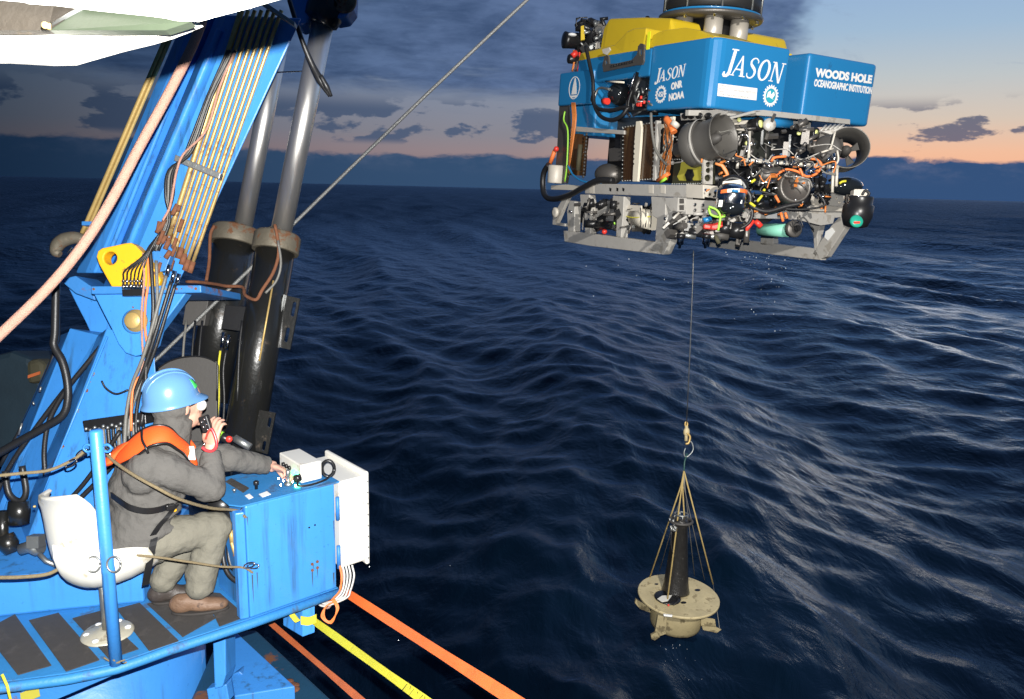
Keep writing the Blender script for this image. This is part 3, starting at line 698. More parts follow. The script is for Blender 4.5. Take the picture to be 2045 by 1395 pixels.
# framing under the platform
b = MB(); a = Pz(-30, 1372, FZ - .06)
for (p, q) in (((40, 1362), (240, 1335)),):
    A, Bq = Pz(*p, FZ - .055), Pz(*q, FZ - .055)
    b.prism([A, Bq, Bq - Z3 * .02, A - Z3 * .16], E2 * .02)
build(b, 'under_beam', M_BLUEW, plat, .003)
b = MB().prism(PP([(-20, 1368), (52, 1360), (56, 1400), (-20, 1420)], 3.55), FW * .3); build(b, 'under_bracket', M_BLUEW, plat, .004)
b = MB().prism(PP([(56, 1378), (105, 1345), (130, 1352), (90, 1402), (56, 1402)], 3.7), FW * .05); build(b, 'under_gusset', M_DIRTY, plat, .003)
b = MB().prism(PP([(40, 1384), (76, 1370), (80, 1390), (56, 1400), (42, 1400)], 3.50), FW * .002); build(b, 'marking_tape', M_OLY, plat)
b = MB().tube(PP([(4, 1346), (14, 1368), (22, 1400)], 3.3), .006, 6); build(b, 'marking_rope', M_YSTRAP, plat)
# square outrigger below the console
q = PP([(604, 1196), (629, 1188), (629, 1263), (604, 1272)], 4.22)
out = build(MB().prism(q, -RT * .135 + FW * .10 + UP * .028), 'outrigger_stub', M_BLUE, plat, .005)

# --- rail post with its ropes
pb = Pz(232, 1325, FZ)
post = thing('rail_post', 'thin blue rail post standing at the front edge of the platform', 'post', pb)
build(MB().lathe(pb, Z3, [(.0275, 0), (.0275, .45), (.029, .455), (.029, .47), (.0275, .475), (.0275, 1.105), (.022, 1.112), (.002, 1.113)], 20), 'pole', M_BLUE, post)
ptop = pb + Z3 * 1.06
for s, zz in ((-1, 1.03), (1, 1.03)):
    c = pb + Z3 * zz + RT * s * .026
    build(MB().tube([c + Z3 * .012, c + RT * s * .02 + Z3 * .016, c + RT * s * .034, c + RT * s * .02 - Z3 * .016, c - Z3 * .012], .0055, 7, sp=4), 'rope_hook', M_BLUEW, post)
c = pb + Z3 * .50 - FW * .032
for s in (-1, 1):
    build(MB().tube(circ(c + RT * s * .045, RT, UP, .030, 20, .034) + [c + RT * (s * .045 + .030)], .0045, 6), 'rope_ring', M_GALV, post)
b = MB()
for a in range(5): b.tube([pb + RT * (.03 * math.cos(a)) + Z3 * .0, pb + RT * (.05 * math.cos(a * 1.7) + .012) + Z3 * (.02 + .012 * (a % 3)) - FW * .03], .004, 5)
build(b, 'lashing', M_ROPE, post)
def saferope(name, pts, r, lab, ends):
    t = thing(name, lab, 'rope', pts[0], 'safety ropes of the operator platform')
    build(MB().tube(pts, r, 8, sp=8), 'rope', M_ROPE, t)
    for (c, u) in ends:
        u = Vector(u).normalized(); w = u.cross(FW).normalized()
        build(MB().tube(circ(c, u, w, .028, 16, .012) + [Vector(c) + u * .028], .0045, 6), 'snap_hook', M_CHROME, t)
dp = depth(pb)
CA = edge[9]                                                    # front left foot of the console
cfront = lambda h, o=0.0, e=0.0: CA + E1 * e + Z3 * h - E2 * (.012 + o)
saferope('safety_rope', [P(207, 893, dp), P(222, 916, dp - .05), P(262, 945, dp - .12), P(310, 972, dp - .14), P(360, 997, dp - .06), P(420, 1014, dp + .14), P(472, 1019, dp + .31), cfront(.555, 0, -.005)], .0075,
         'upper dirty rope from the post across the operator to the blue console', [(P(490, 1016, 3.86), RT - UP * -.6), (P(212, 902, dp - .02), RT - UP * 1.2)])
saferope('safety_rope', [P(-20, 951, dp - .2), P(40, 945, dp - .15), P(100, 938, dp - .1), P(150, 915, dp - .03), P(172, 897, dp)], .0075,
         'upper dirty rope running from the post top out of the picture on the left', [(P(142, 925, dp - .05), RT + UP * .6), (P(163, 905, dp - .02), RT + UP * .7)])
saferope('safety_rope', [P(212, 1104, dp - .05), P(250, 1107, dp), P(310, 1112, dp + .05), P(380, 1122, dp + .15), P(440, 1131, dp + .25), P(485, 1133, dp + .33), cfront(.25, 0, .02)], .006,
         'lower dirty rope from the post past the seat to the blue console', [(P(506, 1130, 3.9), RT), (P(498, 1128, 3.88), RT + UP * .3)])
saferope('safety_rope', [P(-20, 1153, dp - .2), P(40, 1152, dp - .18), P(95, 1146, dp - .14), P(125, 1130, dp - .1), P(150, 1115, dp - .07), P(178, 1102, dp - .05)], .0085,
         'lower dark rope from the post ring out of the picture on the left', [(P(166, 1110, dp - .06), RT + UP * .5)])

# --- console
con = thing('control_console', 'blue steel control console with small labels in front of the operator', 'console', CA)
CW, CD, CH = .487, .42, .602
def cpt(a, b_, h): return CA + E1 * a + E2 * b_ + Z3 * h
fl = [cpt(0, 0, .003), cpt(CW, 0, .003), cpt(CW, CD, .003), cpt(0, CD, .003)]
build(MB().prism(fl, Z3 * CH), 'cabinet', M_BLUE, con, .008)
build(MB().prism([cpt(-.045, .015, .003), cpt(-.003, .003, .003), cpt(-.003, .05, .003), cpt(-.045, .06, .003)], Z3 * (CH - .03)), 'corner_post', M_BLUE, con, .006)
build(MB().prism([cpt(-.02, -.004, CH + .004), cpt(CW + .03, -.004, CH + .004), cpt(CW + .03, CD, CH + .004), cpt(-.06, CD, CH + .004), cpt(-.06, .05, CH + .004)], Z3 * .008), 'top_panel', M_DECK, con, .002)
for hz in (.40, .12):
    b = MB(); b.cyl(cpt(CW + .012, -.008, hz), cpt(CW + .012, -.008, hz + .13), .011, 10); b.abox((0, 0, 0), (0.001, 0.001, .001)) if False else None
    build(b, 'hinge', M_BLUEW, con)
b = MB()
for a, h in ((.345, .19), (.375, .195), (.345, .155), (.375, .16)): b.lathe(cpt(a, 0, h), -E2, [(.008, 0), (.008, .006)], 8)
build(b, 'bolt_head', M_RUST, con)
b = MB()
for a, h in ((.335, .40), (.368, .405)): b.lathe(cpt(a, 0, h), -E2, [(.005, 0), (.005, .003)], 8)
build(b, 'bolt_hole', M_BLK, con)
TZ = CH + .012
def tp(px, py, dz=0.0): return Pz(px, py, FZ + TZ + dz)
b = MB().prism([tp(450, 962), tp(462, 955), tp(498, 975), tp(486, 984)], Z3 * .003); build(b, 'grip_strip', M_PAD, con)
for q in ([(517, 987), (533, 981), (541, 987), (524, 993)], [(489, 990), (498, 986), (506, 993), (497, 997)]):
    build(MB().prism([tp(*x) for x in q], Z3 * .002), 'name_label', M_LABEL, con)
def knob(px, py, h, r, m): return build(MB().lathe(tp(px, py), Z3, [(r * .6, 0), (r * .6, h * .5), (r, h * .55), (r, h * .9), (r * .6, h), (.001, h)], 14), 'knob', m, con)
knob(512, 976, .045, .014, M_BLK); knob(468, 983, .02, .01, M_GALV); knob(462, 949, .03, .010, M_BLK)
js = tp(576, 968)
b = MB().lathe(js, Z3, [(.022, 0), (.02, .012), (.008, .016), (.007, .05), (.012, .055), (.013, .075), (.004, .085)], 14); build(b, 'joystick', M_GALV, con)
b = MB()
for px, py in ((566, 960), (584, 962), (560, 968), (590, 970), (556, 955)): b.cyl(tp(px, py), tp(px, py, .035), .004, 6)
build(b, 'toggle_switch', M_CHROME, con)
b = MB(); b.lathe(tp(594, 972), Z3, [(.016, 0), (.014, .010), (.001, .014)], 14); build(b, 'pilot_lamp', M_GLOW, con)
# rust runs below the fittings and chips along the edges
rr = random.Random(5)
def runs(a, h, L_, w):
    q = [cpt(a - w, -.0006, h), cpt(a + w, -.0006, h), cpt(a + w * .7, -.0006, h - L_ * .5), cpt(a + w * .3, -.0006, h - L_), cpt(a - w * .2, -.0006, h - L_ * .8), cpt(a - w * .8, -.0006, h - L_ * .4)]
    build(MB().prism(q, -E2 * .0004), 'rust_run', M_STAIN, con)
for a, h, L_, w in ((.345, .150, .10, .004), (.375, .155, .06, .003), (.352, .185, .03, .003), (.02, .235, .16, .004), (.045, .24, .10, .003), (.47, .10, .08, .005), (.478, .40, .12, .003), (.008, .55, .05, .003)): runs(a, h, L_, w)
def chips(parent, line, n, d, m=None):
    for i in range(n):
        t = rr.random(); x = line[0][0] + (line[1][0] - line[0][0]) * t; y = line[0][1] + (line[1][1] - line[0][1]) * t; r_ = rr.uniform(1.2, 3.4)
        build(MB().prism([P(x + r_ * rr.uniform(.5, 1.2) * math.cos(a), y + r_ * rr.uniform(.5, 1.3) * math.sin(a), d + (line[2] if len(line) > 2 else 0) * t) for a in (0, .9, 1.8, 2.7, 3.6, 4.5, 5.4)], FW * .001), 'paint_chip', m or (M_RUST if i % 2 else M_CHIP), parent)
chips(crane, ((186, 577), (396, 576)), 12, 4.2185); chips(crane, ((216, 680), (122, 900), -.08), 9, 4.398); chips(crane, ((250, 600), (310, 650)), 6, 4.2785); chips(crane, ((30, 1150), (210, 1160)), 5, 4.22)
chips(crane, ((300, 560), (352, 440)), 6, 4.2)
# things on and around the console
ib = thing('instrument_box', 'small white box with glowing green lamps lying on the console top', 'box', tp(620, 940))
def ibp(a, b_, h): return cpt(a, b_, TZ + .002 + h)
build(MB().prism([ibp(.335, .075, .004), ibp(.455, .075, .004), ibp(.455, .33, .004), ibp(.335, .33, .004)], Z3 * .10), 'housing', M_WHITE, ib, .006)
b = MB()
for a in (.115, .15): b.lathe(ibp(.335, a, .045), -E1, [(.016, 0), (.016, .008), (.010, .014), (.001, .016)], 14)
build(b, 'pilot_lamp', M_GLOW, ib)
b = MB()
for a in (.20, .235, .27): b.lathe(ibp(.335, a, .055), -E1, [(.012, 0), (.012, .012), (.001, .014)], 12)
b.lathe(ibp(.335, .085, .035), -E1, [(.02, 0), (.02, .03)], 12)
build(b, 'switch_button', M_BLK, ib)
cc = ibp(.50, .09, .045)
build(MB().tube(circ(cc, E1 * .6 - E2 * .4, Z3, .045, 20) + [cc + (E1 * .6 - E2 * .4) * .045], .010, 8), 'cable_coil', M_BLK, ib)
build(MB().tube([ibp(.325, .08, .03), ibp(.30, .04, .012), ibp(.36, .02, .008), ibp(.45, .03, .012), ibp(.50, .06, .02)], .006, 7, sp=5), 'cable', M_BLK, ib)
lampc = ibp(.20, .36, .06)
wl = thing('work_light', 'small round white lamp standing at the back edge of the console', 'lamp', lampc)
build(MB().lathe(lampc + E1 * .02, -E1 - E2 * .6 + Z3 * .1, [(.02, -.03), (.034, 0), (.036, .02), (.030, .026), (.002, .030)], 18), 'lamp_head', M_WHITE, wl)
build(MB().tube([lampc + E1 * .035 + Z3 * .02, lampc + E1 * .06, lampc + E1 * .055 - Z3 * .05], .007, 8, sp=4), 'stem', M_GOLD, wl)
eb = thing('electrical_enclosure', 'white electrical cabinet hung on the outer side of the blue console', 'cabinet', cpt(CW + .1, .2, .1))
build(MB().prism([cpt(CW + .028, .0, .108), cpt(CW + .175, .0, .108), cpt(CW + .175, .42, .108), cpt(CW + .028, .42, .108)], Z3 * .50), 'housing', M_WHITE, eb, .010)
build(MB().prism([cpt(CW + .175, -.02, .09), cpt(CW + .20, -.02, .09), cpt(CW + .20, .44, .09), cpt(CW + .175, .44, .09)], Z3 * .545), 'door', M_WHITE, eb, .010, seg=3)
b = MB()
for h in np.linspace(.13, .58, 8): b.lathe(cpt(CW + .188, -.02, h), -E2, [(.004, 0), (.004, .003)], 8)
build(b, 'door_screw', M_GALV, eb)
cbl = thing('cable_bundle', 'loops of white and orange cable hanging below the white cabinet', 'cable', cpt(CW + .08, .05, .05))
for i, (x0, x1, y1, m) in enumerate(((678, 672, 1196, M_ORC), (684, 666, 1200, M_HOSEW), (690, 660, 1204, M_HOSEW), (696, 652, 1202, M_HOSEW), (703, 656, 1208, M_HOSEW), (681, 662, 1212, M_PINK))):
    d = 4.22 + .012 * i
    build(MB().tube([P(x0, 1128, d + .02), P(x0 + 4, 1150, d), P(x0 + 1 - i, 1178, d), P(x0 - 12, 1194, d), P(x1 - 8, y1 + 2, d + .01), P(x1 - 26, 1200, d + .05)], .0055, 7, sp=6), 'cable', m, cbl)
for i in range(3):
    build(MB().tube([P(668 - i * 3, 1196, 4.22), P(676 - i * 2, 1215, 4.2), P(660 + i, 1240 + 2 * i, 4.2), P(648 - i * 3, 1232, 4.2), P(650, 1212, 4.21), P(668, 1200, 4.22)], .004, 6, sp=6), 'loop', M_ORC, cbl)
# valves and hoses between the operator's knees and the console
hv = thing('hose_cluster', 'dark valves brass fittings and hoses at the near end of the console', 'hoses', cpt(-.08, .2, .3))
b = MB(); b.box(P(455, 1035, 4.08), (RT * .06, UP * .07, FW * .08)); b.ball(P(440, 1010, 4.02), (.07, .05, .06)); build(b, 'valve_body', M_BLK, hv, .01)
b = MB()
for i in range(14): b.ball(P(412 + (i % 7) * 6, 1000 + (i // 7) * 9 + (i % 3) * 2, 4.0), .009, 7, 5)
build(b, 'chain_link', M_GALV, hv)
build(MB().cyl(P(467, 1062, 4.0), P(469, 1078, 4.0), .016, 10), 'brass_fitting', M_GOLD, hv)
build(MB().cyl(P(461, 1058, 3.98), P(464, 1082, 3.98), .013, 10), 'brass_fitting', M_GOLD, hv)
build(MB().tube([P(462, 1080, 3.98), P(468, 1100, 3.98), P(478, 1125, 4.0)], .010, 8, sp=4), 'hose', M_GOLD, hv)
build(MB().tube([P(472, 1058, 4.03), P(476, 1085, 4.03), P(474, 1110, 4.02)], .022, 8, sp=3), 'coiled_hose', M_ORC, hv)
build(MB().tube([P(455, 1040, 4.1), P(446, 1080, 4.08), P(447, 1120, 4.06), P(458, 1148, 4.04), P(484, 1168, 4.02)], .013, 9, sp=6), 'hose', M_HOSE, hv)
build(MB().tube([P(465, 1040, 4.12), P(456, 1090, 4.1), P(462, 1130, 4.08), P(486, 1150, 4.06)], .012, 9, sp=6), 'hose', M_HOSE, hv)

# --- straps leading forward to the railing in front of the camera
def strap(name, a, c, wpx, m, lab, cat='strap'):
    (x0, y0, z0), (x1, y1, z1) = a, c
    ctr = [P(*along(a, c, t)) for t in np.linspace(0, 1, 9)]
    nrm = (RT * (y1 - y0) + UP * (x1 - x0)).normalized()
    ws = [nrm * (wpx / FPX * z0) + FW * .004 * math.sin(i * 1.3) for i in range(9)]
    o = build(MB().ribbon(ctr, ws, .0022), name, m)
    return tag(o, lab, cat, 'straps stretched below the platform')
strap('tie_strap', (690, 1182, 4.50), (1080, 1432, 2.55), 8.5, M_OSTRAP, 'wide bright orange strap stretched over the dark water')
ys = strap('tie_strap', (629, 1241, 4.22), (920, 1450, 2.60), 7.0, M_YSTRAP, 'yellow webbing strap tied to the blue stub below the console')
for i in range(13):
    t = .62 + i * .026 + .004 * math.sin(i * 2.1)
    (x, y, d) = along((629, 1241, 4.22), (920, 1450, 2.60), t)
    c = P(x, y, d) - FW * .006; nrm = (RT * 209 + UP * 291).normalized(); al = (RT * 291 - UP * 209).normalized()
    sgn = (-1) ** i
    q = [c - nrm * .017 - al * .004 * sgn, c - nrm * .016 + al * (.004 if i % 3 else .008), c + nrm * .017 + al * .006 * sgn, c + nrm * .016 - al * .003]
    b = MB().prism(q, -FW * .0006)
    if i in (0, 1, 4): b.prism([c + nrm * .004, c - nrm * .004, c - nrm * .004 + al * .016, c + nrm * .004 + al * .016], -FW * .0008)
    build(b, 'printed_letter', M_BLK, ys)
strap('tie_strap', (520, 1226, 4.75), (770, 1440, 3.0), 5.0, M_RSTRAP, 'narrow rust orange strap nearest the dark hull')
yk = MB().ribbon(PP([(572, 1210), (582, 1225), (592, 1238), (596, 1240)], 4.15), RT * .012 + UP * .006, .004, sp=3)
yk.ribbon(PP([(601, 1238), (616, 1240), (632, 1234)], 4.195), UP * .022, .004, sp=3)
build(yk, 'strap_loop', M_YSTRAP, ys)

# --- ship's side below
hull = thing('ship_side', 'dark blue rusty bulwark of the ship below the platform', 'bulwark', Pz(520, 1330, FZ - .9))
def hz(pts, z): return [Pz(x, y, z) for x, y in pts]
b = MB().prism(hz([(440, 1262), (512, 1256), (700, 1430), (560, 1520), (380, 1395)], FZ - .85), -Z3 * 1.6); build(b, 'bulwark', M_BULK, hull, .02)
b = MB().prism(hz([(450, 1290), (468, 1284), (590, 1400), (470, 1420)], FZ - .84), Z3 * .10); build(b, 'stiffener', M_BLUE, hull, .006)
b = MB().prism(PP([(412, 1376), (452, 1366), (458, 1400), (420, 1420)], 4.35), FW * .08); build(b, 'bracket', M_BLUE, hull, .006)
b = MB().prism(PP([(455, 1350), (478, 1340), (545, 1398), (520, 1420), (470, 1400)], 4.7), FW * .10); build(b, 'bracket', M_BLUEW, hull, .006)
b = MB()
for i in range(10): b.ball(Pz(572 + rr.uniform(-16, 20), 1368 + rr.uniform(-10, 12), FZ - .845), (.03, .03, .008), 8, 5)
build(b, 'rust_patch', M_RUST, hull)

# --- wire rope to the overhead sheave and thick guide rope
wr = [P(300, 728, 5.0), P(320, 710, 5.02), P(495, 541, 5.14), P(587, 446, 5.28), P(700, 335, 5.45), P(850, 190, 5.7), P(1052, 0, 6.0), P(1110, -55, 6.1)]
tag(build(MB().tube(wr, .0125, 8), 'wire_rope', M_WIRE), 'taut grey wire rope crossing the sky behind the black cylinder', 'rope')
gr = [P(x, y, 3.15 + .25 * (700 - y) / 700) for x, y in ((-40, 705), (0, 668), (95, 575), (165, 490), (222, 400), (280, 290), (332, 195), (378, 105), (402, 45), (418, -20))]
tag(build(MB().tube(gr, .0205, 12, sp=5), 'guide_rope', M_PINK), 'thick faded orange rope in front of the blue boom', 'rope')

# --- painted overhang of the deck above the camera
ov = thing('deck_overhang', 'white painted overhang of the upper deck at the top left corner', 'overhang', P(150, 60, 1.3))
lo = [(-60, 119), (0, 119), (90, 124), (135, 123), (165, 114), (230, 95), (290, 80), (330, 68), (360, 56), (392, 42), (360, 43), (300, 45), (200, 51), (150, 50), (100, 48), (40, 46), (0, 44), (-60, 43)]
dov = lambda x: 1.42 - .36 * max(0, min(1, (x - 120) / 460))
build(MB().prism([P(x, y, dov(x) + .06) for x, y in lo], FW * .03 + UP * .004), 'lower_fascia', M_WPANEL, ov)
hi_ = [(-60, -2), (0, 0), (48, 4), (56, 7), (110, 11), (200, 22), (290, 31), (330, 36), (350, 41), (398, 43), (430, 34), (500, 16), (560, -1), (640, -24), (800, -70), (1000, -130), (1000, -520), (-60, -520)]
build(MB().prism([P(x, y, dov(x)) for x, y in hi_], FW * .03 + UP * .02), 'upper_fascia', M_WPANEL, ov)
build(MB().prism([P(x, y, dov(x) + .012) for x, y in ((-60, -20), (110, 0), (168, 12), (96, 60), (-60, 60))], FW * .02), 'brown_lining', M_BROWN, ov)
build(MB().prism([P(x, y, dov(x) + .014) for x, y in ((98, 60), (170, 12), (300, 20), (382, 43), (330, 60))], FW * .02), 'green_lining', M_GREEN, ov)
build(MB().tube([P(x, y, dov(x) + .012) for x, y in ((104, 50), (172, 10))], .004, 8), 'trim_bar', M_GALV, ov)
build(MB().tube([P(x, y, dov(x) + .012) for x, y in ((172, 52), (240, 22))], .002, 8), 'trim_bar', M_GALV, ov)
b = MB().ball(P(90, 50, 1.34), .006); b.cyl(P(98, 47, 1.34), P(98, 58, 1.34), .003, 8); build(b, 'screw_eye', M_GOLD, ov)

# ================================================================== SEAT AND OPERATOR
SO = Vector((-1.90, 3.45, FZ)); FD = Vector((.75, .66, 0)).normalized(); SD = Vector((FD.y, -FD.x, 0))   # forward, right hand side
def J(px, py, side):
    """point on the pixel's ray in the vertical plane `side` metres to the operator's right"""
    r = ray(px, py); return CAM + r * ((SO + SD * side - CAM).dot(SD) / r.dot(SD))
def SL(a, s, z): return SO + FD * a + SD * s + Z3 * z
sb = Pz(215, 1265, FZ)
seat = thing('bucket_chair', 'white plastic bucket seat on a round base at the platform edge', 'chair', sb)
b = MB().lathe(sb, Z3, [(.118, .002), (.118, .006), (.108, .014), (.05, .022), (.034, .03)], 40); bs = build(b, 'base_disc', M_BASE, seat)
for i in range(6):
    a = i * math.pi / 3 + .4
    build(MB().lathe(sb + RT * .09 * math.cos(a) + Vector((0, 1, 0)) * .09 * math.sin(a) + Z3 * .012, Z3, [(.016, 0), (.014, .008), (.006, .011), (.001, .012)], 12), 'bolt_cap', M_LABEL, bs)
build(MB().cyl(sb + Z3 * .02, sb + Z3 * .30, .022, 18), 'column', M_GALV, seat)
b = MB().lathe(sb, Z3, [(.03, .27), (.034, .30), (.034, .40)], 14); b.box(sb + Z3 * .385 + FD * .09, (FD * .11, SD * .07, Z3 * .03)); b.box(sb + Z3 * .35 + FD * .16, (FD * .012, SD * .012, Z3 * .05)); build(b, 'swivel_bracket', M_BLK, seat, .004)
# shell: back and pan are curved sheets with rolled edges, lofted across the seat's width
def sheet(rows, th, name, m, parent):
    """rows of points (outer skin); gives it thickness along the local normal"""
    n, k = len(rows), len(rows[0]); v = [p for r in rows for p in r]; nn = []
    for i in range(n):
        for j in range(k):
            du = rows[min(i + 1, n - 1)][j] - rows[max(i - 1, 0)][j]; dv = rows[i][min(j + 1, k - 1)] - rows[i][max(j - 1, 0)]
            nn.append(du.cross(dv).normalized())
    o = MB(); w = v + [p + q * th for p, q in zip(v, nn)]; N = n * k; f = []
    for i in range(n - 1):
        for j in range(k - 1):
            a = i * k + j; f += [(a, a + 1, a + k + 1, a + k), (N + a, N + a + k, N + a + k + 1, N + a + 1)]
    rim = [j for j in range(k)] + [i * k + k - 1 for i in range(1, n)] + [(n - 1) * k + j for j in range(k - 2, -1, -1)] + [i * k for i in range(n - 2, 0, -1)]
    for a, c in zip(rim, rim[1:] + rim[:1]): f.append((a, c, N + c, N + a))
    o.add(w, f, True)
    return build(o, name, m, parent, .006, 1)
# the back as the photograph shows its outer face: outline left edge / right edge for rows from the top down
bl = [(92, 982, .0), (82, 992, .0), (84, 1030, .0), (92, 1080, 0), (104, 1118, 0), (122, 1142, 0)]
br_ = [(138, 988, .0), (168, 1006, .0), (188, 1034, 0), (196, 1075, 0), (204, 1112, 0), (212, 1140, 0)]
rows = []
for (x0, y0, _), (x1, y1, _) in zip(bl, br_):
    a, c = J(x0, y0, -.10), J(x1, y1, .20)
    m = (a + c) / 2 - FD * .05
    rows.append([a + FD * .03, a * .75 + c * .25 - FD * .032, m, a * .25 + c * .75 - FD * .034, c + FD * .03])
sheet(rows, .022, 'backrest', M_CHAIR, seat)
pl = [(118, 1092, -.14), (126, 1128, -.06), (150, 1160, 0), (188, 1176, .05), (240, 1160, .05), (290, 1140, 0), (318, 1112, -.02)]
rows = [[J(104, 1085, .20) , J(150, 1100, .235), J(205, 1102, .235), J(250, 1092, .225), J(292, 1096, .20)],
        [J(110, 1112, .215), J(150, 1125, .26), J(205, 1128, .265), J(250, 1118, .255), J(302, 1106, .215)],
        [J(122, 1142, .19), J(158, 1158, .235), J(205, 1160, .24), J(255, 1146, .23), J(312, 1112, .19)],
        [J(150, 1162, .10), J(178, 1174, .14), J(210, 1168, .14), J(262, 1152, .13), J(316, 1118, .11)],
        [J(150, 1150, -.12), J(178, 1155, -.14), J(210, 1150, -.14), J(258, 1135, -.14), J(305, 1110, -.13)]]
sheet(rows, .02, 'seat_pan', M_CHAIR, seat)
b = MB()
for x, y in ((96, 1005), (118, 1010), (132, 1045)): b.lathe(J(x, y, .0) - FD * .05, -FD + SD * .3, [(.006, 0), (.005, .008), (.001, .01)], 10)
build(b, 'screw_dimple', M_GOLD, seat)
build(MB().ribbon([J(312, 1055, .17), J(305, 1090, .215), J(297, 1130, .225), J(290, 1168, .21)], FD * .016, .002, sp=4), 'seat_belt', M_BLK, seat)

# --- operator
op = thing('person', 'seated person in blue hard hat and orange life vest talking into a hand microphone', 'person', SL(.1, 0, .02))
hand_b = (tp(566, 948) - SO).dot(SD)
K = dict(pelvis=J(268, 1085, 0), waist=J(282, 1020, 0), chest=J(312, 945, 0), neck=J(344, 878, 0), head=J(362, 812, 0), crown=J(350, 775, 0),
         shR=J(304, 926, .160), elR=J(424, 974, .235), wrR=J(421, 900, .14), shL=J(372, 912, -.16), elL=J(458, 915, hand_b + .02), wrL=J(538, 929, hand_b),
         hipR=J(280, 1085, .09), knR=J(432, 1052, .12), anR=J(398, 1182, .12), hipL=J(280, 1080, -.09), knL=J(392, 1056, -.10), anL=J(322, 1168, -.10))
HF = (FD + Vector((0, 0, -.06))).normalized()                 # where the head faces
HS = SD
HU = HS.cross(HF).normalized()
if HU.z < 0: HU = -HU
def limb(mb, pts, rs, n=12, sp=4): mb.tube([K[p] if isinstance(p, str) else p for p in pts], rs, n, sp=sp); 
def chain(mb, pts, rs):
    mb.tube(pts, rs, 8, sp=3)
    for p, r in ((pts[0], rs[0]), (pts[-1], rs[-1])): mb.ball(p, r * 1.02, 8, 6)
body = MB()
hc = K['head']
# trunk, limbs
for a, c, r0, r1 in (('pelvis', 'waist', .105, .095), ('waist', 'chest', .095, .10), ('chest', 'neck', .10, .065)): body.tube([K[a], K[c]], [r0, r1], 14); body.ball(K[c], r1, 12, 8)
for s in 'RL':
    for a, c, r0, r1 in (('hip' + s, 'kn' + s, .07, .055), ('kn' + s, 'an' + s, .05, .038), ('sh' + s, 'el' + s, .048, .038), ('el' + s, 'wr' + s, .038, .027)):
        body.tube([K[a], K[c]], [r0, r1], 12); body.ball(K[a], r0, 10, 7); body.ball(K[c], r1, 10, 7)
# neck and head: skull, jaw, nose, brow, chin, ear
body.tube([K['neck'], hc - HU * .02], [.058, .052], 12)
body.ball(hc + HU * .035, (.096, .076, .105), 18, 12, (HF, HS, HU))
body.ball(hc + HF * .035 - HU * .045, (.062, .056, .068), 14, 10, (HF, HS, HU))
body.ball(hc + HF * .098 + HU * .000, (.020, .013, .018), 10, 7, (HF, HS, HU)); body.tube([hc + HF * .088 + HU * .035, hc + HF * .106], [.008, .013], 8)
body.ball(hc + HF * .080 + HU * .048, (.018, .045, .012), 10, 7, (HF, HS, HU)); body.ball(hc + HF * .084 - HU * .085, .020, 10, 7)
body.ball(hc + HF * .090 - HU * .032, (.012, .024, .007), 8, 6, (HF, HS, HU)); body.ball(hc + HF * .088 - HU * .048, (.012, .022, .008), 8, 6, (HF, HS, HU))
for s in (-1, 1):
    body.ball(hc + HF * .052 + HS * .036 * s - HU * .005, (.03, .022, .03), 10, 7, (HF, HS, HU)); body.ball(hc - HF * .005 + HS * .078 * s + HU * .005, (.020, .009, .032), 10, 7, (HF, HS, HU))
# right hand round the microphone: palm plane faces the mouth
def hand(mb, wrist, palm_dir, across, curl_n, spread, curls, thumb, s=1.0):
    """palm from the wrist along palm_dir; fingers side by side along `across`, curling towards curl_n"""
    d = Vector(palm_dir).normalized(); a = Vector(across); a = (a - d * a.dot(d)).normalized(); c = Vector(curl_n); c = (c - d * c.dot(d) - a * c.dot(a)).normalized()
    pc = wrist + d * .055 * s
    mb.ball(pc, (.052 * s, .040 * s, .018 * s), 14, 9, (d, a, c)); mb.tube([wrist - d * .02, wrist + d * .03], [.028 * s, .030 * s], 10)
    for k, (L, off) in enumerate(((.072, -.030), (.080, -.010), (.075, .010), (.058, .029))):
        p = wrist + d * .088 * s + a * off * s; cl = curls[k]; e = (d + a * (off * spread)).normalized(); pts = [p - d * .02]; ang = .15
        for j, fr in enumerate((.48, .30, .24)):
            pts.append(pts[-1] + (e * math.cos(ang) + c * math.sin(ang)) * (L * fr * s + (.02 if j == 0 else 0))); ang += cl
        chain(mb, pts, [.0098 * s, .0094 * s, .0086 * s, .0070 * s])
    t0 = wrist + d * .030 * s - a * .028 * s
    t1 = t0 + (d * thumb[0] - a * thumb[1] + c * thumb[2]).normalized() * .036 * s; t2 = t1 + (d * (thumb[0] + .5) - a * thumb[1] * .6 + c * (thumb[2] + .2)).normalized() * .034 * s; t3 = t2 + (d * (thumb[0] + .8) - a * .1 + c * thumb[2]).normalized() * .026 * s
    chain(mb, [t0, t1, t2, t3], [.014 * s, .012 * s, .0105 * s, .008 * s])
wr = K['wrR'] + Z3 * .005
pd = (J(430, 838, .12) - wr).normalized()
hand(body, wr, pd, (RT * .75 - FW * .3), -FW * -.25 - RT * .9 + FW * .3, 3.0, (.45, .6, .65, .75), (.55, .95, .35), 1.06)
wl_ = K['wrL']
hd_t = tp(580, 962) + Z3 * .055
hand(body, wl_, (hd_t - wl_), -E2 * .8 + E1 * .25, -Z3 - E1 * .2, 2.0, (.75, .75, .75, .8), (.6, .7, .55), 1.04)
remesh(body, 'body', M_SKIN, op, .0058, 4)
eyes = MB()
for s in (-1, 1): eyes.ball(hc + HF * .084 + HS * .030 * s + HU * .030, (.010, .013, .010), 10, 7, (HF, HS, HU))
build(eyes, 'eyes', M_WHITE, op)
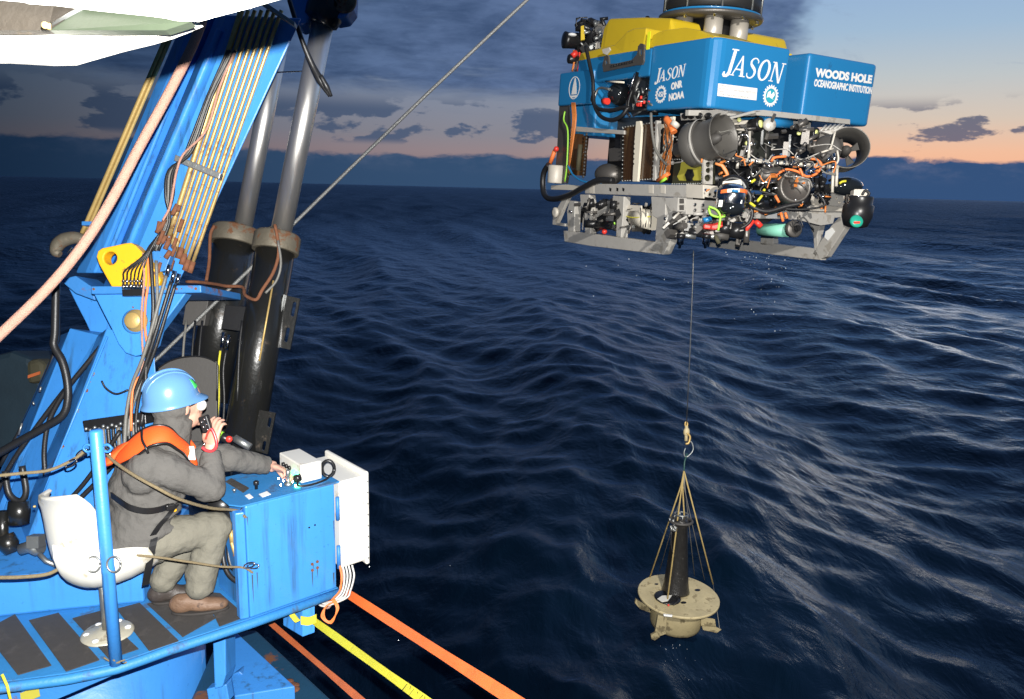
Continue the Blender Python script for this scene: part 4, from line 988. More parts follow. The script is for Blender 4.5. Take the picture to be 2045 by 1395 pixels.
# sweatshirt with hood
c = MB()
pel = K['pelvis']; up0 = (K['chest'] - pel).normalized()
def oval(p, rf, rs, ax_f=None, n=22):
    f = FD if ax_f is None else ax_f
    return [p + f * rf * math.cos(2 * math.pi * i / n) + SD * rs * math.sin(2 * math.pi * i / n) for i in range(n)]
c.loft([oval(pel - up0 * .07 + FD * .0, .150, .185), oval(pel + up0 * .02, .160, .195), oval(K['waist'] - FD * .005, .150, .185), oval(J(298, 975, 0), .158, .195), oval(K['chest'], .150, .205), oval(J(328, 908, 0) , .118, .175), oval(J(342, 880, 0), .085, .105)], True, True)
for s in 'RL':
    rs = (.078, .074, .070, .066, .052)
    a, e, w = K['sh' + s], K['el' + s], K['wr' + s]
    c.tube([a - (e - a) * .12, a * .5 + e * .5, e], [.078, .076, .068], 14); c.ball(e, .068, 12, 8); c.ball(a, .080, 12, 8)
    c.tube([e, e * .5 + w * .5, w + (e - w) * .03], [.066, .058, .046], 14); c.ball(a * .6 + e * .4 + SD * .01, .079, 12, 8)
    for t in (.15, .33, .5, .72): c.ball(e * (1 - t) + w * t + Vector((rng.normal(0, .006), rng.normal(0, .006), rng.normal(0, .006))), .060 - .012 * t, 10, 7)
    for t in (.55, .75, .9): c.ball(a * (1 - t) + e * t + Vector((rng.normal(0, .010), rng.normal(0, .01), rng.normal(0, .01))), .074, 10, 7)
# shoulders and back run smoothly into the sleeves
for s in (('R', 1), ('L', -1)):
    a, e = K['sh' + s[0]], K['el' + s[0]]
    c.ball(a * .55 + K['chest'] * .45 - FD * .02, .115, 14, 10); c.ball(a * .8 + K['waist'] * .2 - FD * .03, .095, 14, 10); c.ball(a - FD * .03 - Z3 * .01, .082, 14, 10); c.ball(a * .8 + e * .2, .084, 14, 10)
c.ball(K['chest'] - FD * .055, (.13, .18, .14), 18, 12, (FD, SD, Z3)); c.ball(J(298, 975, 0) - FD * .035, (.15, .185, .15), 18, 12, (FD, SD, Z3))
# belly folds
for y, r in ((1045, .165), (1015, .158), (985, .162)): c.loft([oval(J(284 + (1045 - y) * .25, y + 6, 0), r - .008, r + .030), oval(J(284 + (1045 - y) * .25, y, 0), r + .004, r + .040), oval(J(285 + (1045 - y) * .25, y - 7, 0), r - .008, r + .030)], True, True)
# hood drawn up under the helmet
hb = hc - HF * .045 + HU * .0
c.ball(hb + HU * .02, (.098, .097, .115), 18, 12, (HF, HS, HU)); c.tube([K['neck'] - HU * .02 - HF * .01, hb - HU * .05 + HF * .01], [.096, .088], 16)
c.ball(K['neck'] - FD * .05 + Z3 * .0, (.10, .12, .06), 14, 9, (FD, SD, Z3))
hood = remesh(c, 'sweatshirt', M_HOOD, op, .0075, 7, (.016, .055))
# trousers
t = MB()
t.ball(pel + FD * .02 - Z3 * .005, (.165, .19, .11), 18, 12, (FD, SD, Z3))
for s in 'RL':
    h, kn, an = K['hip' + s], K['kn' + s], K['an' + s]
    t.tube([h, h * .5 + kn * .5, kn], [.105, .093, .076], 16); t.ball(kn, .077, 14, 9); t.ball(h, .105, 14, 9)
    t.tube([kn, kn * .5 + an * .5 - FD * .012, an + Z3 * .01], [.076, .076, .070], 16)
    for q in (.2, .45, .7, .88): t.ball(kn * (1 - q) + an * q - FD * .012 + Vector((rng.normal(0, .008), rng.normal(0, .008), 0)), .074 - .006 * q, 12, 8)
    for q in (.3, .55, .8): t.ball(h * (1 - q) + kn * q + Vector((0, 0, rng.normal(0, .008))), .098 - .018 * q, 12, 8)
remesh(t, 'trousers', M_TROU, op, .008, 6, (.016, .06))
# shoes
def shoe(heel, toe, m):
    d = (toe - heel); L = d.length; d.normalize(); d.z = 0; d.normalize(); s_ = Vector((d.y, -d.x, 0)); z0 = FZ + .008
    g = lambda t, z, w=0: Vector((heel.x, heel.y, z0 + z)) + d * (L * t) + s_ * w
    s = MB(); s.ball(g(.16, .048), (.065, .043, .052), 14, 9, (d, s_, Z3)); s.ball(g(.62, .032), (.11, .046, .034), 14, 9, (d, s_, Z3)); s.ball(g(.84, .028), (.055, .044, .030), 14, 9, (d, s_, Z3)); s.tube([g(.14, .05), g(.18, .085)], [.044, .040], 14)
    s.tube([g(.22, .062), g(.6, .038)], [.040, .038], 12)
    o = remesh(s, 'shoe', m, op, .007, 5)
    q = MB(); q.loft([[g(.5 + .56 * math.cos(a), 0, .050 * math.sin(a)) - Z3 * .006 + Z3 * zz for a in np.linspace(0, 2 * math.pi, 25)[:-1].tolist()] for zz in (0, .018)], True, True)
    build(q, 'sole', M_SOLE, o); return o
shoe(Pz(348, 1226, FZ), Pz(452, 1216, FZ), M_BOOT)
shoe(Pz(308, 1206, FZ), Pz(388, 1190, FZ), mat('dark_leather', (.045, .036, .032), .5, 0, .4, 9, .3, 70))
# hard hat
hat_c = J(342, 797, 0); HT = (FD * math.cos(.12) + Z3 * math.sin(.12)).normalized(); HN = (Z3 * math.cos(.12) - FD * math.sin(.12)).normalized()
rings = []
for i, (r, h) in enumerate(((1.03, -.022), (1.045, -.018), (1.01, -.008), (1.0, .0), (.985, .03), (.93, .065), (.80, .100), (.60, .124), (.34, .139), (.10, .144))):
    ring = []
    for j in range(40):
        a = 2 * math.pi * j / 40; x, y = math.cos(a), math.sin(a)
        ex = 0.0
        if i < 3: ex = .042 * max(0, x) ** 2.2 + .012 * max(0, -x) ** 2
        drop = -.016 * max(0, x) ** 2 if i < 3 else 0
        rb = .004 * (math.exp(-((y * r) / .10) ** 2) + .8 * math.exp(-((abs(y) * r - .34) / .09) ** 2)) if 3 < i < 9 else 0
        ring.append(hat_c + HT * x * (.130 * r + ex) + SD * y * .112 * r + HN * (h * 1.0 + drop + rb * 1.6))
    rings.append(ring)
hat = build(MB().loft(rings, True, True), 'hard_hat', M_HAT, op, 0, 1)
for y0 in (-.034, 0.0, .034):
    build(MB().tube([hat_c + HT * (.126 * math.cos(a)) + SD * y0 + HN * ((.148 - abs(y0) * .28) * math.sin(a) ** .8 + .001) for a in np.linspace(.42, 2.75, 18).tolist()], [.003, .0065, .0075, .0065, .003], 8), 'ridge', M_HAT, hat)
def dome(a, e, k=1.0): return hat_c + (HT * .131 * math.cos(e) * math.cos(a) + SD * .113 * math.cos(e) * math.sin(a) + HN * .147 * math.sin(e)) * k
st = MB().loft([[dome(a, e, kk) for e, kk in ((.30, 1.0), (.50, 1.01), (.72, 1.0), (.72, 1.03), (.50, 1.035), (.30, 1.03))] for a in (.30, .42, .54, .66)], True, False)
sto = build(st, 'sticker', M_STICK, hat)
build(MB().prism([dome(a, e, 1.042) for a, e in ((.40, .42), (.40, .60), (.46, .63), (.52, .56), (.50, .42))], (HT + SD).normalized() * .001), 'sticker_mark', M_GREENL, sto)
build(MB().tube([hat_c + HT * (.132 * math.cos(a)) + SD * .112 * math.sin(a) - HN * .022 for a in np.linspace(-1.2, 1.2, 15).tolist()], .006, 6), 'brim_lining', M_BLK, hat)
# life vest: yoke over both shoulders with dark binding
def yoke(pts, w, th, nrm):
    rings = []; P_ = smoothpath(pts, 5); W_ = smoothpath([Vector((x, 0, 0)) for x in w], 5); N_ = smoothpath(nrm, 5)
    for i, p in enumerate(P_):
        tt = (P_[min(i + 1, len(P_) - 1)] - P_[max(0, i - 1)]).normalized(); n_ = N_[i].normalized(); sd = tt.cross(n_).normalized(); ww = W_[i].x
        rings.append([p + sd * ww * math.cos(a) + n_ * th * math.sin(a) * (1 if math.sin(a) > 0 else .5) for a in np.linspace(0, 2 * math.pi, 15)[:-1].tolist()])
    return rings
vest = MB()
vp = [J(272, 905, .0) - FD * .075, J(280, 893, .10) - FD * .04, J(297, 872, .165), J(332, 868, .185), J(355, 884, .165), J(374, 902, .12), J(386, 930, .09)]
vn = [-FD + Z3 * .5, -FD * .6 + SD * .5 + Z3 * .7, SD * .55 + Z3 * .9, SD * .6 + Z3 * .9, SD * .6 + Z3 * .7 + FD * .3, FD * .7 + SD * .6 + Z3 * .3, FD + SD * .5]
rv = yoke(vp, (.048, .052, .058, .050, .042, .034, .026), .026, vn); vest.loft(rv, True, True)
vp2 = [J(272, 905, .0) - FD * .075, J(285, 885, -.10) - FD * .03, J(318, 862, -.15), J(352, 862, -.15), J(374, 880, -.13), J(384, 900, -.08), J(388, 925, -.04)]
vest.loft(yoke(vp2, (.046, .05, .05, .045, .038, .034, .026), .025, [Vector((n.x, n.y, n.z)) - SD * 2 * n.dot(SD) for n in vn]), True, True)
bk_ = [J(243, 915, .10) - FD * .075, J(262, 905, .0) - FD * .09, J(276, 880, .05) - FD * .05]
vest.loft(yoke([J(240, 925, .13) - FD * .045, J(252, 905, .10) - FD * .06, J(272, 882, .05) - FD * .055], (.022, .05, .055), .022, [-FD + SD * .3 + Z3 * .3] * 3), True, True)
vo = build(vest, 'life_vest', M_ORANGE, op, 0, 1)
edge_ = [r[7] for r in rv]; edge2 = [r[0] for r in rv]
build(MB().tube([p + SD * .004 + Z3 * .004 for p in edge_], .0065, 6), 'vest_binding', M_BLK, vo)
build(MB().tube([p + SD * .006 for p in edge2], .0065, 6), 'vest_binding', M_BLK, vo)
build(MB().tube([J(283, 858, .13), J(284, 878, .175), J(291, 893, .21), J(296, 905, .215)], .006, 6, sp=4), 'vest_seam', M_BLK, vo)
tg = J(378, 905, .155)
build(MB().box(tg + FD * .01, (FD * .012 + SD * .012, Z3 * .033 - SD * .006, (SD - FD * .8).normalized() * .004)), 'reflective_tab', M_LABEL, vo, .003)
# belts of the vest
wb = [J(236, 985, .05) - FD * .03, J(243, 1003, .16), J(262, 1014, .215), J(292, 1020, .228), J(322, 1016, .215), J(346, 1006, .17)]
build(MB().ribbon(wb, [Z3 * .014] * 6, .003, sp=5), 'waist_belt', M_BLK, vo)
build(MB().ribbon([J(352, 1008, .17), J(335, 1030, .205), J(318, 1050, .205), J(306, 1068, .20)], [FD * .014] * 4, .003, sp=5), 'crotch_strap', M_BLK, vo)
b = MB().ball(J(349, 1018, .175), .010, 8, 6); build(b, 'yellow_clip', M_YEL, vo)
b = MB().box(J(340, 1012, .20), (FD * .02, Z3 * .014, SD * .012)); build(b, 'belt_pouch', M_BLK, vo, .004)

# --- hand microphone with its clip
mc = J(411, 846, .10)
mic = thing('hand_microphone', 'small dark hand microphone held at the mouth in the raised hand', 'microphone', mc)
md = (J(402, 812, .06) - J(420, 868, .12)).normalized()
build(MB().box(mc, (md * .042, (RT * .026 - md * RT.dot(md) * .026), FW * .016)), 'case', M_BLK, mic, .008, seg=3)
build(MB().lathe(J(402, 809, .05), FD * .3 + SD * 1 - Z3 * .1, [(.020, -.006), (.026, .0), (.027, .008), (.018, .016), (.001, .018)], 22), 'foam_cap', M_WHITE, mic)
b = MB()
for i in range(5): b.ball(mc - FW * .019 + md * (.024 - .013 * i) + RT * (.008 * (-1) ** i), .0065, 8, 6)
build(b, 'chrome_key', M_CHROME, mic)
cr = J(417, 884, .165)
car = thing('carabiner', 'red carabiner hook hanging from the hand that holds the microphone', 'carabiner', cr)
build(MB().tube([P(x, y, depth(cr) - .03) for x, y in ((422, 855), (427, 864), (432, 880), (431, 893), (423, 900), (412, 899), (404, 893))], .0075, 9, sp=6), 'hook_body', M_REDL, car)
build(MB().tube([P(x, y, depth(cr) - .03) for x, y in ((404, 893), (410, 883))], .003, 6), 'gate', M_CHROME, car)
build(MB().ribbon([P(420, 856, depth(cr) - .035), P(414, 866, depth(cr) - .04), P(411, 876, depth(cr) - .03)], RT * .004, .002), 'red_lanyard', M_RED, car)
# --- torch-like pendant held behind the arm
tc_ = P(449, 874, 4.36)
pn = thing('pendant_control', 'dark pendant with lime band and red button behind the raised hand', 'control', tc_)
dr = (P(470, 886, 4.36) - P(432, 866, 4.36)).normalized()
build(MB().cyl(P(430, 866, 4.37), P(462, 880, 4.36), .026, 14), 'grip', M_BLK, pn)
build(MB().cyl(P(436, 868, 4.36), P(443, 871, 4.36), .0275, 14), 'lime_band', M_LIME, pn)
build(MB().lathe(P(458, 876, 4.335), -FW + dr * .2, [(.018, 0), (.018, .012), (.012, .018), (.001, .020)], 16), 'red_button', M_RED, pn)
build(MB().cyl(P(468, 874, 4.42), P(500, 893, 4.42), .022, 14), 'conduit_end', M_GALV, pn)

# --- dark equipment standing in for unclear dim shapes beyond the crane
eq = thing('dark_equipment', 'dim dark stand-in equipment with an olive cover beyond the crane at the left edge', 'equipment', P(50, 860, 6.0))
b = MB().prism(PP([(-60, 720), (20, 700), (60, 715), (90, 770), (95, 900), (60, 1000), (-60, 1050)], 6.2), FW * .6); build(b, 'housing', M_SHADE, eq, .05)
b = MB().prism(PP([(50, 720), (72, 714), (88, 726), (90, 760), (52, 768)], 6.1), FW * .2); build(b, 'olive_cover', M_OLIVE, eq, .05)
b = MB().ribbon(PP([(56, 752), (68, 748), (80, 744)], 6.05), UP * .012, .004); build(b, 'orange_band', M_RSTRAP, eq)

# ================================================================== UNDERWATER VEHICLE
VM = Matrix.Translation((1.728, 7.409, 6.403)) @ Matrix.Rotation(.505, 4, 'Z') @ Matrix.Rotation(.041, 4, 'X') @ Matrix.Rotation(.018, 4, 'Y')
VI = VM.inverted(); VIr = VI.to_3x3()
VC = VI @ CAM
veh = thing('underwater_vehicle', 'big blue and yellow robot vehicle hoisted above the sea with cameras and thrusters', 'submersible', None, matrix=VM)
VX, VY, VZ = Vector((1, 0, 0)), Vector((0, 1, 0)), Vector((0, 0, 1))
VF = (VIr @ FW).normalized(); VR = (VIr @ RT).normalized(); VU = (VIr @ UP).normalized()
def L(px, py, ax, val):
    """point of the vehicle's own axes where the pixel's ray meets the plane axis = val"""
    r = VIr @ ray(px, py); return VC + r * ((val - VC[ax]) / r[ax])
def D(px, py, d): return VI @ P(px, py, d)
def LL(pts, ax, val): return [L(x, y, ax, val) for x, y in pts]
def DD(pts, d): return [D(x, y, d) for x, y in pts]
def vb(mb, name, m, parent=None, bev=0.0, **k): return build(mb, name, m, parent or veh, bev, **k)
HF_ = .616
# --- flotation: plan outline extruded, rounded
def rounded(poly, r, n=5):
    out = []; m = len(poly)
    for i in range(m):
        a, b, c = Vector(poly[i - 1]), Vector(poly[i]), Vector(poly[(i + 1) % m]); rr = r[i] if isinstance(r, (list, tuple)) else r
        u, v = (a - b).normalized(), (c - b).normalized(); q = min(rr, (a - b).length * .45, (c - b).length * .45)
        for k in range(n + 1):
            t = k / n; out.append((1 - t) ** 2 * (b + u * q) + 2 * t * (1 - t) * b + t * t * (b + v * q))
    return out
def slab(name, poly, r, z0, z1, m, parent=None, bev=.035, inset=0.0, seg=4):
    pl = rounded([(x, y, 0) for x, y in poly], r); c = sum(pl, Vector()) / len(pl)
    lo = [Vector((p.x, p.y, z0)) for p in pl]; hi = []
    for p in pl:
        q = p + (c - p).normalized() * inset; hi.append(Vector((q.x, q.y, z1)))
    return vb(MB().loft([lo, hi], True, False), name, m, parent, bev, seg=seg)
SLl, SLr = .947, 1.205
FR = .10
# front blocks (two prows with a slot between) sit on a full-width deck
slab('float_block', [(0, 0), (SLl, 0), (SLl, .55), (.60, .93), (0, .93)], [.13, .035, .05, .05, .05], 0, HF_, M_VB)
slab('float_block', [(SLr, .0), (2.235, 0), (2.235, 2.35), (1.3, 2.35), (SLr, .85)], [.045, .09, .09, .05, .05], 0, HF_, M_VB)
slab('slot_filler', [(SLl - .05, .46), (SLr + .04, .46), (SLr + .04, 1.1), (SLl - .05, 1.1)], .02, .04, HF_ - .02, M_VB)
slab('float_block', [(0.0, .90), (1.26, .90), (1.26, 2.30), (.03, 2.30)], [.03, .03, .03, .05], .33, HF_ - .015, M_VB, bev=.02)
slab('float_block', [(-.01, 1.90), (.75, 1.90), (.75, 2.62), (-.01, 2.62)], [.05, .05, .05, .06], .10, .47, M_VB, bev=.02)
slab('float_block', [(.03, 1.86), (.85, 1.86), (.85, 2.55), (.03, 2.55)], .04, -.24, .095, M_VB, bev=.012)
slab('float_block', [(.40, 1.35), (1.2, 1.35), (1.2, 1.84), (.40, 1.84)], .04, -.10, .32, M_VB, bev=.012)
# yellow tops: side profile swept across the vehicle with a little draft
def hump(name, prof, x0, x1, ins0, ins1, zb, m, bev=.03, parent=None):
    """prof: (y, z, extra inset) outline of the near side; lower row at zb"""
    n = len(prof)
    a = [Vector((x0, y, zb)) for y, z, e in prof]; b_ = [Vector((x0 + ins0 + e, y, z)) for y, z, e in prof]
    c = [Vector((x1 - ins1 - e, y, z)) for y, z, e in prof]; d = [Vector((x1, y, zb)) for y, z, e in prof]
    o = MB(); o.loft([a, b_, c, d], False, False, closed=False)
    o.add([a[0], b_[0], c[0], d[0]], [(0, 1, 2, 3)]); o.add([a[-1], b_[-1], c[-1], d[-1]], [(0, 1, 2, 3)])
    o.add(a + d[::-1], [list(range(2 * n))])
    me = vb(o, name, m, parent, 0)
    bm_ = bmesh.new(); bm_.from_mesh(me.data); bmesh.ops.remove_doubles(bm_, verts=bm_.verts, dist=.0005); bmesh.ops.recalc_face_normals(bm_, faces=bm_.faces); bm_.to_mesh(me.data); bm_.free()
    d_ = me.modifiers.new('bevel', 'BEVEL'); d_.width = bev; d_.segments = 3; d_.limit_method = 'ANGLE'; d_.angle_limit = math.radians(22)
    return me
hump('yellow_top', [(.06, HF_ + .01, 0), (.30, HF_ + .085, .0), (.52, HF_ + .135, .02), (.78, HF_ + .145, .02), (.90, HF_ + .14, .02), (.985, HF_ + .115, .01), (1.0, HF_ + .02, 0)], .012, .95, .035, .42, HF_ - .012, M_VY)
slab('yellow_slot_top', [(SLl - .10, .40), (SLr + .10, .30), (SLr + .10, 1.2), (SLl - .3, 1.2)], .03, HF_ - .03, HF_ + .025, M_VY, None, .012)
hump('yellow_top', [(1.06, HF_ + .05, 0), (1.10, HF_ + .20, 0), (1.3, HF_ + .215, 0), (1.42, HF_ + .20, 0), (1.62, HF_ + .09, 0), (2.28, HF_ + .06, 0)], .02, 1.2, .03, .05, HF_ - .03, M_VY)
hump('yellow_top', [(1.02, HF_ + .16, 0), (1.10, HF_ + .33, 0), (1.6, HF_ + .40, 0), (2.2, HF_ + .46, 0), (2.30, HF_ + .36, 0)], .30, 2.1, .05, .1, HF_ - .02, M_VY)
hump('rear_top', [(.10, HF_ + .0, 0), (.5, HF_ + .035, .0), (1.4, HF_ + .06, 0), (2.3, HF_ + .06, 0)], SLr + .10, 2.17, .05, .03, HF_ - .03, mat('float_top_grey', (.36, .40, .48), .4, 0, .08), .02)
# tape stripe on the hump
q = [L(1297, 60, 0, .03), L(1305, 57, 0, .03)]
b = MB().prism([L(1291, 99, 0, -.002) , L(1297, 98, 0, -.002), L(1300, 62, 0, .028), L(1294, 64, 0, .028)], -VX * .003); vb(b, 'tape_stripe', M_REFL)
# --- lettering
def glyphs(word, name, o3, xd, yd, H, parent, slant=.25, cap=1.28):
    """serif italic capitals drawn stroke by stroke; returns the advance"""
    xd, yd = Vector(xd).normalized(), Vector(yd).normalized(); nd = xd.cross(yd)
    pen = [0.0]; objs = []
    def emit(polys, s, kern):
        b_ = MB()
        for i, pg in enumerate(polys):
            b_.prism([Vector(o3) + xd * (pen[0] + (x + slant * y) * H * s) + yd * (y * H * s) + nd * (.0006 * i) for x, y in pg], nd * .002)
        vb(b_, name, M_WTXT, parent); pen[0] += kern * H * s
    def ring(cx, cy, rx, ry, tx, ty, a0=0, a1=360, n=22):
        polys = []; A = [math.radians(a0 + (a1 - a0) * i / n) for i in range(n + 1)]
        return [[(cx + rx * math.cos(t), cy + ry * math.sin(t)) for t in A] + [(cx + (rx - tx) * math.cos(t), cy + (ry - ty) * math.sin(t)) for t in A[::-1]]]
    for ch in word:
        if ch == 'J':
            emit([[(.20, 1.0), (.56, 1.0), (.56, .95), (.20, .95)], [(.30, .96), (.46, .96), (.44, .10), (.28, .12)], [(.44, .12), (.40, .0), (.28, -.09), (.10, -.10), (.02, -.02), (.05, .10), (.12, .12), (.14, .03), (.22, .0), (.28, .14)]], cap, .56)
        if ch == 'A':
            emit([[(-.08, .0), (-.01, .0), (.40, .92), (.36, 1.02)], [(.34, 1.02), (.42, 1.02), (.74, 0), (.54, 0)], [(.14, .30), (.60, .30), (.58, .37), (.17, .37)], [(-.16, 0), (.10, 0), (.10, .05), (-.16, .05)], [(.44, 0), (.84, 0), (.84, .05), (.44, .05)]], 1, .92)
        if ch == 'S':
            A = [(.62, .78), (.60, .90), (.44, 1.0), (.26, .98), (.14, .86), (.16, .70), (.30, .58), (.46, .46), (.54, .32), (.50, .14), (.36, .03), (.18, .02), (.06, .10), (.02, .24)]
            th = [.04, .05, .045, .06, .08, .10, .12, .12, .11, .085, .06, .05, .05, .04]
            P2 = smoothpath([Vector((x, y, 0)) for x, y in A], 4); T2 = np.interp(np.linspace(0, 1, len(P2)), np.linspace(0, 1, len(th)), th).tolist()
            l_, r_ = [], []
            for i, p in enumerate(P2):
                t = (P2[min(i + 1, len(P2) - 1)] - P2[max(0, i - 1)]).normalized(); w = Vector((-t.y, t.x, 0)) * T2[i] * .62
                l_.append(((p + w).x, (p + w).y)); r_.append(((p - w).x, (p - w).y))
            quads = [[l_[i], l_[i + 1], r_[i + 1], r_[i]] for i in range(len(P2) - 1)]
            b_ = MB(); vv = []
            rr_ = [[Vector(o3) + xd * (pen[0] + (x + slant * y) * H) + yd * (y * H) + nd * h for (x, y), h in ((l_[i], 0), (r_[i], 0), (r_[i], .002), (l_[i], .002))] for i in range(len(P2))]
            b_.loft(rr_, True, False)
            vb(b_, name, M_WTXT, parent)
            pen[0] += .76 * H
        if ch == 'O':
            A = [2 * math.pi * i / 28 for i in range(29)]
            b_ = MB(); rr_ = []
            for t in A:
                th = .075 + .075 * abs(math.cos(t))
                p0 = (.40 + .42 * math.cos(t), .5 + .54 * math.sin(t)); p1 = (.40 + (.42 - th * 1.15) * math.cos(t), .5 + (.54 - th) * math.sin(t))
                rr_.append([Vector(o3) + xd * (pen[0] + (x + slant * y) * H) + yd * (y * H) + nd * h for (x, y), h in ((p0, 0), (p1, 0), (p1, .002), (p0, .002))])
            b_.loft(rr_, False, False); vb(b_, name, M_WTXT, parent)
            pen[0] += .95 * H
        if ch == 'N':
            emit([[(.06, .0), (.13, .0), (.13, .96), (.06, .96)], [(.02, 1.0), (.20, 1.0), (.74, -.04), (.62, -.04)], [(.66, .0), (.73, .0), (.73, 1.0), (.66, 1.0)], [(-.06, 0), (.25, 0), (.25, .05), (-.06, .05)], [(-.08, .95), (.14, .95), (.14, 1.0), (-.08, 1.0)], [(.56, .95), (.86, .95), (.86, 1.0), (.56, 1.0)]], 1, .9)
fb = None
FY = -.0015
p0, p1 = L(1437, 140, 1, FY), L(1563, 160, 1, FY)
wd = (p1 - p0).length; xdv = (p1 - p0).normalized(); ydv = (VZ - xdv * VZ.dot(xdv)).normalized()
glyphs('JASON', 'front_letter', L(1441, 147, 1, FY), xdv, ydv, wd * .222, veh, .22)
s0, s1 = L(1307, 166.5, 0, -.0015), L(1371, 149.5, 0, -.0015)
xs = (s1 - s0).normalized(); ys_ = (VZ - xs * VZ.dot(xs)).normalized()
glyphs('JASON', 'side_letter', s0, xs, ys_, (s1 - s0).length * .222, veh, .22)
def vtext(body, name, c0, c1, h, ax, val, bold=.02, shear=0, m=None):
    a, b_ = L(*c0, ax, val), L(*c1, ax, val); x = (b_ - a).normalized(); y = (VZ - x * VZ.dot(x)).normalized()
    return text_mesh(body, name, m or M_WTXT, veh, a, x, y, (b_ - a).length, h, shear, bold)
hh = lambda y0, y1, x, ax, val: (L(x, y0, ax, val) - L(x, y1, ax, val)).length
vtext('WOODS HOLE', 'bold_lettering', (1627, 153), (1740, 167), hh(137, 155, 1640, 1, FY), 1, FY, .055)
vtext('OCEANOGRAPHIC INSTITUTION', 'small_lettering', (1625, 172), (1740, 188), hh(158, 173, 1640, 1, FY), 1, FY, .04)
vtext('ONR', 'bold_lettering', (1340, 180), (1362.5, 174), hh(163, 178, 1350, 0, -.0015), 0, -.0015, .05)
vtext('NOAA', 'bold_lettering', (1335.5, 202), (1366, 195.5), hh(184, 199, 1350, 0, -.0015), 0, -.0015, .05)
# sponsor plate with four print lines
pq = [(1432, 191), (1434, 166), (1512, 176), (1510, 200)]
b = MB().prism(LL(pq, 1, -.001), -VY * .0035); vb(b, 'sponsor_plate', M_WTXT)
for body, c0, c1, h in (('OPERATED BY', (1435.5, 171.5), (1466, 175.3), .013), ('WOODS HOLE OCEANOGRAPHIC INSTITUTION', (1435.5, 177.6), (1509, 187), .016), ('OWNED BY', (1435, 183), (1450, 184.8), .011), ('THE NATIONAL SCIENCE FOUNDATION', (1435, 188.6), (1494, 196), .015)):
    vtext(body, 'plate_lettering', c0, c1, h, 1, -.0050, .0, 0, M_GTXT)
def gear(cx, cy, rx, ax, val, n, col, nd, inner=None):
    c = L(cx, cy, ax, val); u = (L(cx + rx, cy, ax, val) - c); u.z = 0; r = u.length; u.normalize(); w = VZ
    b_ = MB(); pts = []
    for i in range(n * 4):
        a = 2 * math.pi * i / (n * 4); k = r * (1.0 if i % 4 in (0, 1) else .84); pts.append(c + u * k * math.cos(a) + w * k * math.sin(a))
    plate_holes(b_, pts, [[c + u * r * .66 * math.cos(a) + w * r * .66 * math.sin(a) for a in np.linspace(0, 2 * math.pi, 25)[:-1].tolist()]], nd * .002)
    return vb(b_, 'emblem_ring', col), c, u, r
g, c, u, r = gear(1539, 191, 15.5, 1, FY, 20, M_WTXT, -VY)
vb(MB().prism([c - VY * .0004 + u * r * .62 * math.cos(a) + VZ * r * .62 * math.sin(a) for a in np.linspace(0, 2 * math.pi, 25)[:-1].tolist()], -VY * .001), 'emblem_disc', M_TEALB, g)
b = MB().prism([c - VY * .0014 + u * r * x + VZ * r * y for x, y in ((-.42, .30), (-.10, .46), (.0, .1), (.35, .42), (.5, .1), (.25, -.2), (.45, -.32), (-.2, -.12), (-.5, -.2))], -VY * .001); vb(b, 'emblem_land', M_WTXT, g)
g, c, u, r = gear(1319.6, 188, 11.0, 0, -.0015, 16, M_WTXT, -VX)
text_mesh('NSF', 'emblem_lettering', M_WTXT, veh, c + u * (-r * .72) - VZ * r * .30 - VX * .003, u, VZ, r * 1.44, r * .6, 0, .02)
# sailing ship emblem on the rear block
c = L(1147, 175, 0, -.0115); u = (L(1155, 174, 0, -.0115) - c); u.z = 0; u.normalize()
ew, eh = .115, .125
b = MB(); A = np.linspace(0, 2 * math.pi, 37)[:-1].tolist()
plate_holes(b, [c + u * ew * math.cos(a) + VZ * eh * math.sin(a) for a in A], [[c + u * (ew - .012) * math.cos(a) + VZ * (eh - .010) * math.sin(a) for a in A]], -VX * .002); g = vb(b, 'emblem_ring', M_WTXT)
b = MB().prism([c + u * x * .55 + VZ * y * .55 for x, y in ((-.09, -.13), (.10, -.13), (.07, .05), (.02, .19), (-.01, .19), (-.06, .03))], -VX * .002); b.prism([c + u * x * .55 + VZ * y * .55 for x, y in ((-.12, -.15), (.12, -.15), (.08, -.19), (-.08, -.19))], -VX * .002)
vb(b, 'emblem_sail', M_WTXT, g)
# --- lifting turret
tc0 = D(1416, 62, 8.35); tb = Vector((tc0.x, tc0.y, HF_ + .06))
b = MB().lathe(tb, VZ, [(.36, -.10), (.36, .035)], 40); vb(b, 'turret_base', mat('dull_olive_ring', (.17, .145, .095), .6, .3, .2), None, .008)
def onpx(px, py): return D(px, py, 8.35)
fz = L(1417, 40, 1, tb.y).z
b = MB().lathe(Vector((tb.x, tb.y, fz)), VZ, [(.20, -.02), (.535, -.02), (.545, .0), (.545, .02), (.50, .028), (.2, .03)], 56); fl_ = vb(b, 'turret_flange', M_TI)
b = MB().lathe(Vector((tb.x, tb.y, fz)), VZ, [(.505, .028), (.515, .045), (.50, .05)], 56); vb(b, 'blue_ring', M_VB, fl_)
for i in range(10):
    a = i * 2 * math.pi / 10 + .3
    c = Vector((tb.x + .49 * math.cos(a), tb.y + .49 * math.sin(a), fz)); vb(MB().cyl(c - VZ * .05, c + VZ * .06, .014, 8), 'flange_bolt', M_CHROME, fl_)
for i in range(6):
    a = i * 2 * math.pi / 6 + math.radians(235); c = Vector((tb.x + .33 * math.cos(a), tb.y + .33 * math.sin(a), tb.z + .0))
    b = MB().lathe(c, VZ, [(.085, 0), (.085, .09), (.095, .10), (.095, fz - tb.z - .02)], 28); vb(b, 'damper_cylinder', mat('pale_cylinder', (.50, .46, .40), .4, .3, .08))
b = MB().lathe(Vector((tb.x, tb.y, tb.z)), VZ, [(.24, 0), (.24, fz - tb.z)], 28); vb(b, 'turret_core', M_BLK)
